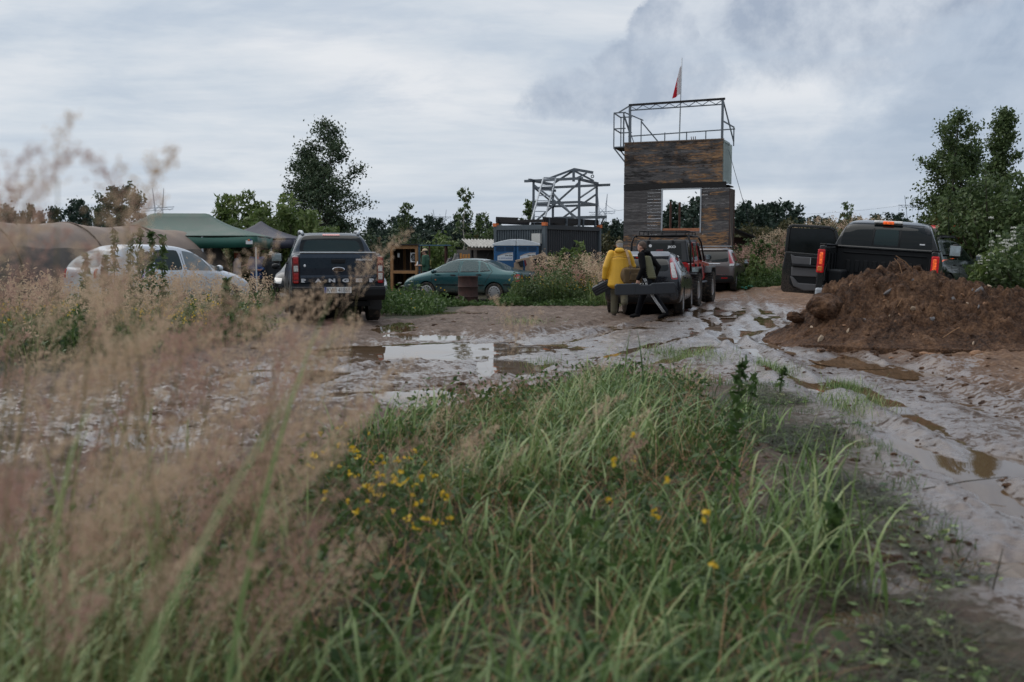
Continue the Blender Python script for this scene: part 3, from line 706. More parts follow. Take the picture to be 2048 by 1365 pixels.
# ------------------------------------------------------------------ vehicles
# a vehicle's own frame: y forward from the rear bumper, x to its right, z up from the ground
class Car:
    def __init__(s, name, label, cat, uvY, heading, roll=0.0, pitch=0.0, group=None, dz=0.0):
        p = pix(*uvY)
        s.root = thing(name, label, cat, (p.x, p.y, base_h(p.x, p.y)+dz), -radians(heading), group, rx=radians(pitch), ry=radians(roll))
    def shell(s, st, mat, arches=(), name='body', level=2, parent=None, rings=None):
        """body lofted through stations (y, zb, zbelt, ztop, wb, wt, crown)"""
        V = []; n = None
        for q in st:
            y, zb, zw, zt, wb, wt = q[:6]; cr = q[6] if len(q) > 6 else 0.02
            zm = zb+(zw-zb)*0.45
            sec = [(0.72*wb, zb), (0.94*wb, zb+0.03), (0.985*wb, zb+0.12), (wb, zm), (0.985*wb, zw-0.10), (0.955*wb, zw),
                   (wt+(0.955*wb-wt)*0.12, zt-0.10*(zt-zw)-0.015), (wt*0.93, zt), (wt*0.55, zt+cr*0.8)]
            ring = [(0, zb)]+sec+[(0, zt+cr)]+[(-a, b) for a, b in reversed(sec)]
            n = len(ring); V += [(a, y, b) for a, b in ring]
        F = []
        for i in range(len(st)-1):
            for k in range(n):
                k2 = (k+1) % n; F.append((i*n+k, (i+1)*n+k, (i+1)*n+k2, i*n+k2))
        h = n//2
        for e, fl in ((0, False), ((len(st)-1)*n, True)):
            for k in range(h):
                a = [e+k, e+k+1, e+(n-k-1) % n, e+(n-k) % n]
                a = list(dict.fromkeys(a)); F.append(tuple(a if fl else reversed(a)))
        me = bpy.data.meshes.new(name); me.from_pydata(V, [], F)
        bm = bmesh.new(); bm.from_mesh(me); bmesh.ops.recalc_face_normals(bm, faces=bm.faces); bm.to_mesh(me); bm.free()
        me = evaluated(me, [('SUBSURF', dict(levels=level, render_levels=level))], name)
        if arches:
            cm = MB()
            for (y, r, z) in arches: cm.lathe([(r, -3), (r, 3)], 28, 'x', (0, y, z))
            cut = bpy.data.objects.new('cutter', cm.mesh('cutter')); COL.objects.link(cut)
            me = evaluated(me, [('BOOLEAN', dict(operation='DIFFERENCE', object=cut, solver='EXACT'))], name)
            bpy.data.objects.remove(cut, do_unlink=True)
        for p in me.polygons: p.use_smooth = True
        me.set_sharp_from_angle(angle=radians(38))
        me.materials.clear(); me.materials.append(mat)
        for p in me.polygons: p.material_index = 0
        s.body = mobj(name, me, parent or s.root)
        s.bvh = BVHTree.FromPolygons([v.co[:] for v in me.vertices], [p.vertices[:] for p in me.polygons])
        if arches:
            ys = [a[0] for a in arches]; w = max(q[4] for q in st)
            mb = MB()
            for (y, r, z) in arches: mb.lathe([(r*0.99, -0.55*w), (r*0.99, 0.55*w)], 24, 'x', (0, y, z))
            mb.box((0, sum(ys)/len(ys), st[2][1]+0.12), (1.55*w, max(ys)-min(ys)+1.4, 0.16))
            mb.build('wheel_well', M['underbody'], s.root)
        return s.body
    def patch(s, name, corners, axis, mat, off=0.006, n=(8, 6), rnd=0.25, parent=None, skirt=0.03, thick=None, far=6.0):
        """a panel laid on the body: four corners in the view from a side (R, L: y,z; B, F: x,z; T: x,y), pushed onto the shell"""
        c = [Vector((a[0], a[1], 0)) for a in corners]
        ax = {'R': Vector((-1, 0, 0)), 'L': Vector((1, 0, 0)), 'B': Vector((0, 1, 0)), 'F': Vector((0, -1, 0)), 'T': Vector((0, 0, -1))}[axis]
        def P(u, v):
            # round the corners of the unit square
            a, b = u*2-1, v*2-1
            if rnd:
                m = max(abs(a), abs(b)); r = sqrt(a*a+b*b) or 1
                k = (1-rnd*0.30*(min(abs(a), abs(b))/m)**4) if m > 0 else 1
                a, b = a*k, b*k
            u, v = (a+1)/2, (b+1)/2
            q = (c[0]*(1-u)+c[1]*u)*(1-v)+(c[3]*(1-u)+c[2]*u)*v
            if axis in 'RL': o = Vector((0, q.x, q.y))-ax*far
            elif axis in 'BF': o = Vector((q.x, 2.2, q.y))-ax*far
            else: o = Vector((q.x, q.y, 0))-ax*far
            hit = s.bvh.ray_cast(o, ax)
            if hit[0] is None:
                hit = s.bvh.find_nearest(o+ax*(far-0.9))
            p, nr = hit[0], hit[1]
            if nr.dot(ax) > 0: nr = -nr
            return p, nr
        nu, nv = n; G = []; Nn = []
        for j in range(nv+1):
            for i in range(nu+1):
                p, nr = P(i/nu, j/nv); G.append(p+nr*off); Nn.append(nr)
        V = [tuple(p) for p in G]; F = []
        for j in range(nv):
            for i in range(nu):
                a = j*(nu+1)+i; F.append((a, a+1, a+nu+2, a+nu+1))
        # turned-in edge so the panel has thickness
        bd = [i for i in range(nu+1)]+[(j+1)*(nu+1)-1 for j in range(1, nv+1)]+[nv*(nu+1)+i for i in reversed(range(nu))]+[j*(nu+1) for j in reversed(range(1, nv))]
        b0 = len(V)
        for k in bd: V.append(tuple(G[k]-Nn[k]*(off+skirt)))
        L = len(bd)
        for k in range(L):
            k2 = (k+1) % L; F.append((bd[k2], bd[k], b0+k, b0+k2))
        me = bpy.data.meshes.new(name); me.from_pydata(V, [], F); me.materials.append(mat)
        bm = bmesh.new(); bm.from_mesh(me); bmesh.ops.recalc_face_normals(bm, faces=bm.faces)
        f0 = bm.faces[:][0]
        if f0.normal.dot(-ax) < 0: bmesh.ops.reverse_faces(bm, faces=bm.faces)
        bm.to_mesh(me); bm.free()
        for p in me.polygons: p.use_smooth = True
        me.set_sharp_from_angle(angle=radians(40))
        return mobj(name, me, parent or s.root)
    def both(s, name, corners, mat, **k):
        r = s.patch(name, corners, 'R', mat, **k); l = s.patch(name, corners, 'L', mat, **k); return r, l
    def line(s, name, pts, axis, w=0.012, mat=None, off=0.003, parent=None):
        for a, b in zip(pts[:-1], pts[1:]):
            d = Vector((b[0]-a[0], b[1]-a[1])); nn = Vector((-d.y, d.x)).normalized()*w/2
            s.patch(name, [(a[0]-nn.x, a[1]-nn.y), (b[0]-nn.x, b[1]-nn.y), (b[0]+nn.x, b[1]+nn.y), (a[0]+nn.x, a[1]+nn.y)], axis, mat or M['dark_gap'], off=off, n=(8, 1), rnd=0, skirt=0.01, parent=parent)
    def wheels(s, spots, R, width, rim=0.62, style='alloy', mud=True, knob=False, track=0.0):
        tyre = MB()
        prof = [(R*rim, -width/2*0.8), (R*0.80, -width/2), (R*0.95, -width/2*0.98), (R, -width/2*0.78), (R, width/2*0.78), (R*0.95, width/2*0.98), (R*0.80, width/2), (R*rim, width/2*0.8)]
        tyre.lathe(prof, 36, 'x')
        nk = 30 if knob else 0
        for k in range(nk):
            a = 2*pi*k/nk
            for sd in (-1, 1):
                a2 = a+(0.1 if sd > 0 else 0)
                tyre.box((sd*width*0.30, cos(a2)*R*1.0, sin(a2)*R*1.0), (width*0.36, R*0.12, R*0.07), Matrix.Rotation(a2-pi/2, 3, 'X'))
                tyre.box((sd*width*0.50, cos(a2)*R*0.94, sin(a2)*R*0.94), (width*0.05, R*0.11, R*0.13), Matrix.Rotation(a2-pi/2, 3, 'X'))
        tme = tyre.mesh('wheel', M['tyre'], True); tme.set_sharp_from_angle(angle=radians(35))
        rm = MB(); rr = R*rim
        if style == 'hubcap':
            rm.lathe([(rr, width*0.36), (rr*0.99, width*0.43), (rr*0.86, width*0.45), (rr*0.62, width*0.47), (rr*0.25, width*0.50), (0.0, width*0.50)], 36, 'x')
            hole = MB()
            for k in range(12):
                a = 2*pi*k/12; hole.box((width*0.463, cos(a)*rr*0.74, sin(a)*rr*0.74), (width*0.05, rr*0.17, rr*0.13), Matrix.Rotation(a, 3, 'X'))
            rim_me = rm.mesh('rim', M['hubcap'], True); hole_me = hole.mesh('vent', M['dark_gap'])
        else:
            rm.lathe([(rr, -width*0.36), (rr*0.93, -width*0.36), (rr*0.93, width*0.38), (rr, width*0.43), (rr*1.03, width*0.41)], 32, 'x')
            for k in range(5 if style == 'alloy' else 6):
                a = 2*pi*k/(5 if style == 'alloy' else 6)
                for da in (-0.13, 0.13):
                    rm.bar((width*0.40, cos(a+da*0.4)*rr*0.18, sin(a+da*0.4)*rr*0.18), (width*0.34, cos(a+da)*rr*0.95, sin(a+da)*rr*0.95), rr*0.09, rr*0.13, up=(1, 0, 0))
            rm.lathe([(rr*0.25, width*0.30), (rr*0.25, width*0.42), (rr*0.1, width*0.45), (0, width*0.45)], 16, 'x')
            rim_me = rm.mesh('rim', M['alloy'], True); rim_me.set_sharp_from_angle(angle=radians(35))
            hm = MB(); hm.lathe([(rr*0.93, -width*0.1), (0.0, -width*0.1)], 24, 'x'); hole_me = hm.mesh('brake_disc', M['underbody'])
        for (x, y, z) in spots:
            w = mobj('wheel', tme, s.root); w.location = (x, y, z)
            if x < 0: w.rotation_euler = (0, 0, pi)
            mobj('rim', rim_me, w); mobj('vent' if style == 'hubcap' else 'brake_disc', hole_me, w)
    def mirror_(s, side, p, size=(0.24, 0.10, 0.17), mat=None, arm=0.14):
        x = side*p[0]
        o = MB().ball((x, p[1], p[2]), (size[0]/2, size[1]/2*1.3, size[2]/2), 12, 8).bar((x, p[1], p[2]-size[2]*0.25), (x-side*arm, p[1]+0.06, p[2]-size[2]*0.35), 0.05, 0.04).build('door_mirror', mat or M['black_plastic'], s.root, True)
        g = MB().box((x, p[1]-size[1]*0.62, p[2]), (size[0]*0.80, 0.012, size[2]*0.72)).build('mirror_glass', M['mirror'], o, bevel=0.03, seg=2); return o
    def plate_(s, x, y, z, text, w=0.52, h=0.114, axis='B', tilt=0.0, parent=None):
        sg = -1 if axis == 'B' else 1
        pl = MB().box((0, 0, 0), (w, 0.012, h)).build('number_plate', M['plate'], parent or s.root); pl.location = (x, y, z); pl.rotation_euler = (tilt, 0, 0 if axis == 'B' else pi)
        eu = MB().box((-w/2+0.022, -0.0085, 0), (0.044, 0.006, h*0.98)).build('country_band', M['blue_print'], pl)
        text_mesh(text, h*0.80, M['black_print'], pl, (0.02, -0.0075, 0), name='plate_lettering', width=w*0.86)
        return pl
def text_mesh(txt, size, mat, parent, loc, rot=(pi/2, 0, 0), name='lettering', width=None, extrude=0.0012, bold=0.0, shear=0.0, spacing=1.0):
    cu = bpy.data.curves.new('lettering', 'FONT'); cu.body = txt; cu.size = size*1.4; cu.align_x = 'CENTER'; cu.align_y = 'CENTER'; cu.extrude = extrude; cu.offset = bold; cu.shear = shear; cu.space_character = spacing
    o = bpy.data.objects.new('temporary', cu); COL.objects.link(o)
    dg = bpy.context.evaluated_depsgraph_get(); dg.update()
    me = bpy.data.meshes.new_from_object(o.evaluated_get(dg), depsgraph=dg); bpy.data.objects.remove(o, do_unlink=True)
    co = np.array([v.co[:] for v in me.vertices])
    if len(co):
        mn, mx = co.min(0), co.max(0); me.transform(Matrix.Translation(-Vector(((mn[0]+mx[0])/2, (mn[1]+mx[1])/2, 0))))
        sy = size/(mx[1]-mn[1]); sx = (width/(mx[0]-mn[0])) if width else sy
        me.transform(Matrix.Diagonal((sx, sy, 1, 1)))
    me.materials.clear(); me.materials.append(mat); me.name = name
    r = mobj(name, me, parent); r.location = loc; r.rotation_euler = rot; return r

# ---- pickup with the closed tailgate, left of the road
def pickup_left():
    c = Car('pickup_truck', 'dark slate pickup truck with closed lettered tailgate parked beside the puddles', 'pickup truck', (679, 620, 19.35), -14.5)
    P = M['p_slate']; B = M['black_plastic']
    W = 0.92
    st = [(0.16, .60, 1.22, 1.36, W-.02, W-.10, .0), (0.17, .58, 1.24, 1.37, W, W-.07, .0), (0.6, .56, 1.25, 1.375, W, W-.06, .0), (1.55, .52, 1.25, 1.375, W, W-.06, .0),
          (1.62, .52, 1.25, 1.39, W, W-.08, .0), (1.78, .52, 1.25, 1.70, W, .70, .01), (1.95, .52, 1.25, 1.80, W, .66, .02), (2.5, .52, 1.24, 1.83, W, .66, .02), (3.1, .52, 1.23, 1.80, W, .67, .02),
          (3.55, .52, 1.20, 1.52, W, .70, .02), (3.95, .52, 1.14, 1.24, W, .74, .02), (4.6, .52, 1.04, 1.16, W, .72, .02), (5.05, .54, .92, 1.06, .88, .66, .02), (5.2, .60, .85, .96, .78, .60, .0)]
    c.shell(st, P, [(1.22, .46, .40), (4.42, .46, .40)])
    c.wheels([(sx*.78, y, .39) for y in (1.22, 4.42) for sx in (1, -1)], .39, .26, .60)
    # tailgate, a pressing of its own with the lower swage
    tg = MB(); pr = [(0.10, 0.80), (0.085, 0.83), (0.075, 0.93), (0.105, 0.955), (0.09, 1.10), (0.085, 1.30), (0.105, 1.375), (0.16, 1.39), (0.20, 1.385), (0.20, 0.80)]
    tg.prism([(a, b) for a, b in pr], -.735, .735, 'x'); t = tg.build('tailgate', P, c.root, bevel=0.008, seg=2)
    MB().box((0, 0.17, 1.402), (1.46, 0.14, 0.028)).build('tailgate_cap', M['steel_pale'], t, bevel=0.008)
    MB().box((0, 0.079, 1.235), (0.27, 0.03, 0.085)).build('tailgate_handle', B, t, bevel=0.015, seg=2)
    for i, ch in enumerate('RANGER'):
        text_mesh(ch, 0.072, M['letter_silver'], t, (-0.655+i*0.262, 0.0655, 0.862), name='lettering', width=0.125, extrude=0.006, bold=0.006)
    text_mesh('WILDTRAK', 0.036, M['letter_silver'], t, (0.50, 0.080, 1.265), name='lettering', width=0.33, extrude=0.003, bold=0.004, shear=0.2)
    em = MB().ball((0, 0.082, 1.075), (0.125, 0.016, 0.052), 24, 10).build('emblem', M['chrome'], t, True)
    MB().ball((0, 0.072, 1.075), (0.105, 0.012, 0.040), 24, 8).build('emblem_field', simple('emblem_reflection', (.075, .05, .036), .3, .6), em, True)  # brown reflection in the oval, painted as the field's colour
    MB().ball((-0.645, 0.082, 1.15), (0.022, 0.006, 0.028), 10, 6).build('sticker', M['white_print'], t, True)
    for sx in (-1, 1):
        L = MB().prism([(0.80, 0.05), (0.80, 0.20), (1.335, 0.20), (1.335, 0.075), (1.30, 0.06)], 0, 0, 'x')
        lamp = MB(); lamp.box((sx*.815, 0.17, 1.065), (0.135, 0.18, 0.53)); lo = lamp.build('tail_lamp', M['lamp_dark_red'], c.root, bevel=0.03, seg=2)
        for (z, h, m) in ((1.245, .12, 'lamp_red'), (1.09, .115, 'lamp_white'), (0.94, .13, 'lamp_red' if sx < 0 else 'lamp_white'), (0.835, .05, 'lamp_red')):
            MB().box((sx*.812, 0.082, z), (0.088, 0.02, h)).build('lamp_lens', M[m], lo, bevel=0.012, seg=2)
    # bumper, step and hitch
    bp = MB(); bp.prism([(0.72, 0.06), (0.76, 0.0), (0.69, -0.03), (0.56, -0.01), (0.47, 0.10), (0.47, 0.25), (0.76, 0.25)], -.90, .90, 'x')
    bp.v = [(v[0], v[2], v[1]) for v in bp.v]
    b = bp.build('rear_bumper', B, c.root, bevel=0.02, seg=2)
    for sx in (-1, 1): MB().box((sx*.60, -0.002, .735), (.56, .05, .012)).build('bumper_trim', M['grey_plastic'], b)
    c.plate_(-0.03, -0.055, .68, 'KWI 4186E', parent=b)
    MB().box((0.12, 0.12, .40), (0.98, .10, .10)).build('tow_beam', M['underbody'], c.root, bevel=0.01)
    MB().box((0, 1.22, .40), (1.3, .12, .12)).ball((0, 1.22, .40), (.16, .16, .15)).build('rear_axle', M['underbody'], c.root)
    # rear glass in its black surround, high brake lamp
    g = c.patch('rear_window', [(-.70, 1.385), (.70, 1.385), (.60, 1.765), (-.60, 1.765)], 'B', M['glass_dark'], n=(14, 8), rnd=.35)
    c.patch('brake_lamp', [(-.18, 1.755), (.18, 1.755), (.18, 1.785), (-.18, 1.785)], 'B', M['lamp_red'], off=.014, rnd=0.1, parent=g, n=(6, 2))
    c.patch('rear_window_pane', [(-.61, 1.40), (.61, 1.40), (.545, 1.66), (-.545, 1.66)], 'B', M['glass_teal'], off=.010, n=(12, 6), rnd=.25, parent=g)
    c.both('side_window', [(2.02, 1.30), (2.62, 1.29), (2.62, 1.68), (2.12, 1.69)], M['glass_dark'])
    c.both('side_window', [(2.70, 1.29), (3.58, 1.27), (3.22, 1.67), (2.70, 1.68)], M['glass_dark'])
    c.both('door_handle', [(2.05, 1.17), (2.25, 1.17), (2.25, 1.20), (2.05, 1.20)], B, off=.03, n=(4, 2))
    c.both('door_handle', [(2.85, 1.16), (3.05, 1.16), (3.05, 1.19), (2.85, 1.19)], B, off=.03, n=(4, 2))
    for ax in 'RL':
        c.line('door_gap', [(1.86, .62), (1.92, 1.24)], ax); c.line('door_gap', [(2.68, .60), (2.68, 1.24)], ax); c.line('door_gap', [(3.62, .62), (3.66, 1.2)], ax); c.line('bed_gap', [(1.70, .60), (1.70, 1.30)], ax, .02)
    for sx in (-1, 1):
        MB().tube([(sx*.58, 1.98, 1.79), (sx*.60, 2.10, 1.845), (sx*.61, 2.9, 1.865), (sx*.60, 3.1, 1.80)], .034, 8).build('roof_rail', M['steel_pale'], c.root, True)
        MB().box((sx*.97, 2.9, .46), (.14, 1.6, .06)).build('side_step', B, c.root, bevel=.02)
        MB().box((sx*.78, .78, .42), (.28, .02, .34)).build('mud_flap', M['rubber'], c.root)
    c.mirror_(-1, (1.10, 3.42, 1.30), (.27, .12, .24)); c.mirror_(1, (1.10, 3.42, 1.30), (.27, .12, .24))
    c.both('arch_flare', [(.72, .62), (1.72, .62), (1.55, .88), (.9, .88)], B, off=.0, n=(2, 2)) if False else None
pickup_left()

# ---- pickup with the open door, right of the road
def pickup_right():
    c = Car('pickup_truck', 'black pickup truck with dropped tailgate and open front door behind the soil heap', 'pickup truck', (1738, 660, 17.45), 24.5, roll=3.9)
    P = M['p_black']; B = M['black_plastic']; W = 1.0
    # cab and nose
    st = [(1.84, .55, 1.36, 1.60, W-.02, .88, .0), (1.85, .54, 1.37, 1.64, W, .87, .0), (1.94, .52, 1.37, 1.82, W, .80, .0), (2.10, .52, 1.37, 1.93, W, .76, .02), (2.9, .52, 1.36, 1.98, W, .76, .02), (3.5, .52, 1.35, 1.95, W, .77, .02),
          (4.05, .52, 1.33, 1.62, W, .80, .02), (4.45, .52, 1.27, 1.36, W, .84, .02), (5.2, .54, 1.18, 1.30, W, .82, .02), (5.65, .58, 1.06, 1.20, .96, .76, .02), (5.78, .62, .95, 1.08, .9, .7, 0)]
    c.shell(st, P, [(4.75, .50, .42)], name='cab')
    g = c.patch('rear_window', [(-.84, 1.45), (.84, 1.45), (.75, 1.90), (-.75, 1.90)], 'B', M['glass_dark'], n=(14, 8), rnd=.12)
    for a in (-.24, .24): c.patch('window_bar', [(a-.012, 1.47), (a+.012, 1.47), (a+.012, 1.80), (a-.012, 1.80)], 'B', B, off=.014, n=(1, 6), rnd=0, parent=g)
    c.patch('sliding_pane', [(-.22, 1.49), (.22, 1.49), (.21, 1.79), (-.21, 1.79)], 'B', M['glass_teal'], off=.011, n=(5, 6), rnd=.2, parent=g)
    c.patch('sticker', [(.60, 1.535), (.69, 1.535), (.69, 1.56), (.60, 1.56)], 'B', M['white_print'], off=.012, n=(2, 1), rnd=0, parent=g)
    br = MB().box((0, 2.03, 1.925), (.52, .09, .055), Matrix.Rotation(-.5, 3, 'X')).build('brake_lamp', M['lamp_white'], c.root, bevel=.015, seg=2)
    MB().box((0, 1.995, 1.925), (.20, .05, .05), Matrix.Rotation(-.5, 3, 'X')).build('brake_lamp_lens', M['lamp_lit'], br, bevel=.01)
    # bed: side walls, front wall with ribs, floor, inner wheel boxes
    for sx in (-1, 1):
        bs = MB(); bs.prism([(sx*.99, .62), (sx*1.0, .70), (sx*1.0, 1.28), (sx*.985, 1.42), (sx*.90, 1.435), (sx*.87, 1.40), (sx*.86, .70)], .16, 1.83, 'y')
        me = bs.mesh('bed_side', P); cut = bpy.data.objects.new('cutter', MB().lathe([(.50, -3), (.50, 3)], 28, 'x', (0, 1.05, .42)).mesh('cutter')); COL.objects.link(cut)
        me = evaluated(me, [('BEVEL', dict(width=.03, segments=3)), ('BOOLEAN', dict(operation='DIFFERENCE', object=cut, solver='EXACT'))], 'bed_side'); bpy.data.objects.remove(cut, do_unlink=True)
        bd = mobj('bed_side', me, c.root)
        MB().box((sx*.93, 1.0, 1.442), (.12, 1.64, .03)).build('bed_rail', B, bd, bevel=.01)
        MB().box((sx*.74, 1.05, .86), (.26, .95, .26)).build('wheel_box', B, bd, bevel=.04, seg=3)
        for k in range(3): MB().box((sx*.852, .45+.5*k, 1.12), (.02, .05, .34)).build('bed_rib', B, bd, bevel=.008)
        tl = MB().box((sx*.945, .16, 1.14), (.125, .12, .42)).build('tail_lamp', M['lamp_lit_dim'], c.root, bevel=.02, seg=2)
        MB().box((sx*.940, .098, 1.19), (.058, .02, .22)).build('lamp_lens', M['lamp_lit'], tl, bevel=.012)
        MB().box((sx*.945, .098, 1.005), (.085, .02, .09)).build('lamp_lens', M['lamp_orange'], tl, bevel=.012)
        MB().tube([(sx*.82, .16, 1.15), (sx*.83, -.10, .98), (sx*.80, -.34, .80)], .008, 6).build('tailgate_cable', M['underbody'], c.root)
    fw = MB().box((0, 1.80, 1.07), (1.74, .05, .72)).build('bed_front', B, c.root, bevel=.01)
    for k in range(9): MB().box((-.64+.16*k, 1.765, 1.06), (.085, .03, .24)).build('front_rib', B, fw, bevel=.012, seg=2)
    MB().box((0, 1.765, 1.32), (1.5, .03, .03)).build('front_rib', B, fw, bevel=.012); MB().box((0, 1.78, 1.425), (1.74, .09, .05)).build('front_rail', P, fw, bevel=.015)
    fl = MB().box((0, .98, .705), (1.74, 1.66, .03)).build('bed_floor', B, c.root)
    for k in range(10): MB().box((-.66+.147*k, .98, .725), (.07, 1.62, .02)).build('floor_rib', B, fl, bevel=.008)
    tg = MB().box((0, -.16, .70), (1.62, .56, .06)).build('tailgate', P, c.root, bevel=.015, seg=2)
    for k in range(9): MB().box((-.60+.15*k, -.14, .733), (.07, .44, .016)).build('floor_rib', B, tg, bevel=.006)
    bp = MB().box((0, .12, .58), (1.96, .24, .16)).box((0, .2, .49), (.7, .1, .1)).build('rear_bumper', M['steel_pale'], c.root, bevel=.03, seg=2)
    c.wheels([(sx*.83, y, .41) for y in (1.05, 4.75) for sx in (1, -1)], .41, .28, .58)
    MB().box((0, 2.9, .50), (1.5, 5.0, .18)).box((0, 1.05, .41), (1.4, .14, .14)).build('chassis', M['underbody'], c.root)
    c.both('side_window', [(2.12, 1.44), (2.95, 1.43), (2.95, 1.84), (2.25, 1.85)], M['glass_dark'])
    c.patch('side_window', [(3.05, 1.43), (4.06, 1.41), (3.66, 1.83), (3.05, 1.84)], 'R', M['glass_dark'])
    # doorway left by the open door
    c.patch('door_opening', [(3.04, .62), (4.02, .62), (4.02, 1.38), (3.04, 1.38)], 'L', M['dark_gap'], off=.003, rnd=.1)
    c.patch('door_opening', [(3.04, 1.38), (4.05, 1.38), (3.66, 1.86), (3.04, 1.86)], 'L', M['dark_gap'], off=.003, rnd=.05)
    for ax in 'RL': c.line('door_gap', [(1.96, .62), (2.0, 1.36)], ax); c.line('door_gap', [(3.0, .6), (3.0, 1.38)], ax)
    c.mirror_(1, (1.20, 3.92, 1.47), (.26, .14, .29), arm=.22)
    # the open door swings from its front edge; its own frame: x out from the hinge, y its outer face
    d = MB(); d.prism([(0, .02), (.0, .0), (.98, .0), (1.02, .06), (1.03, .52), (1.0, .88), (0.0, .86)], -.07, .05, 'y')
    dh = bpy.data.objects.new('front_door', d.mesh('front_door', P)); link(dh, c.root); dh.location = (-.99, 4.0, .36); dh.scale = (1.2, 1, 1.0); dh.rotation_euler = (0, 0, pi-radians(-6))
    md = dh.modifiers.new('bevel', 'BEVEL'); md.width = .035; md.segments = 3
    def fr(pts, w, name='window_frame', m=P): 
        mb = MB()
        for a, b in zip(pts[:-1], pts[1:]): mb.bar((a[0], -.01, a[1]), (b[0], -.01, b[1]), w, w*1.2, up=(0, 1, 0))
        return mb.build(name, m, dh, bevel=.012)
    fr([(.985, .86), (.975, 1.39), (.93, 1.45), (.26, 1.45), (.18, 1.40), (.02, .87)], .065)
    MB().prism([(.05, .86), (.96, .88), (.95, 1.40), (.26, 1.42), (.20, 1.38)], -.018, -.004, 'y').build('door_window', M['glass_dark'], dh)
    GP = M['grey_plastic']
    # in this frame +y looks to the rear of the truck, at the camera
    pn = MB().prism([(.10, .10), (.80, .10), (.88, .20), (.90, .80), (.84, .83), (.10, .84)], .045, .075, 'y').build('door_card', B, dh, bevel=.015, seg=2)
    MB().prism([(.10, .62), (.86, .62), (.90, .83), (.82, .79), (.10, .79)], .07, .115, 'y').build('card_upper', GP, pn, bevel=.015, seg=2)
    MB().prism([(.12, .38), (.86, .36), (.87, .56), (.12, .56)], .07, .10, 'y').build('card_middle', GP, pn, bevel=.02, seg=2)
    MB().prism([(.14, .10), (.62, .06), (.80, .14), (.88, .36), (.82, .34), (.72, .22), (.14, .22)], .07, .15, 'y').build('door_pocket', GP, pn, bevel=.02, seg=2)
    MB().box((.48, .12, .595), (.76, .09, .05)).build('arm_rest', B, pn, bevel=.018, seg=2)
    MB().box((.46, .12, .71), (.17, .02, .15)).build('pull_handle', B, pn, bevel=.01); 
    for a in (.375, .545): MB().box((a, .121, .71), (.012, .03, .15)).build('handle_trim', M['steel_pale'], pn)
    MB().box((.26, .105, .46), (.18, .03, .12)).build('card_grip', B, pn, bevel=.02)
    for k in range(4): MB().bar((.70-.14*k, .052, .09), (.80-.14*k, .052, .03), .012, .012).build('hinge_rib', B, dh)
    pb = MB().box((0, 0, 0), (.15, .02, .11), Matrix.Rotation(.4, 3, 'Y')).build('booklet', M['white_print'], None)
    pb.matrix_world = Matrix.Translation((0, 0, 0)); 
    bpy.context.view_layer.update()
    w = dh.matrix_world @ Vector((.30, .13, .26)); pb.location = w; pb.rotation_euler = (0, 0, -radians(24.5))
    MB().box((0.0, -.013, .02), (.10, .004, .035), Matrix.Rotation(.4, 3, 'Y')).build('cover_print', simple('green_print', (.02, .22, .10), .5), pb)
    tag(pb, 'white and green leaflet stuck in the pocket of the open truck door', 'leaflet')
    return c
pickup_right()

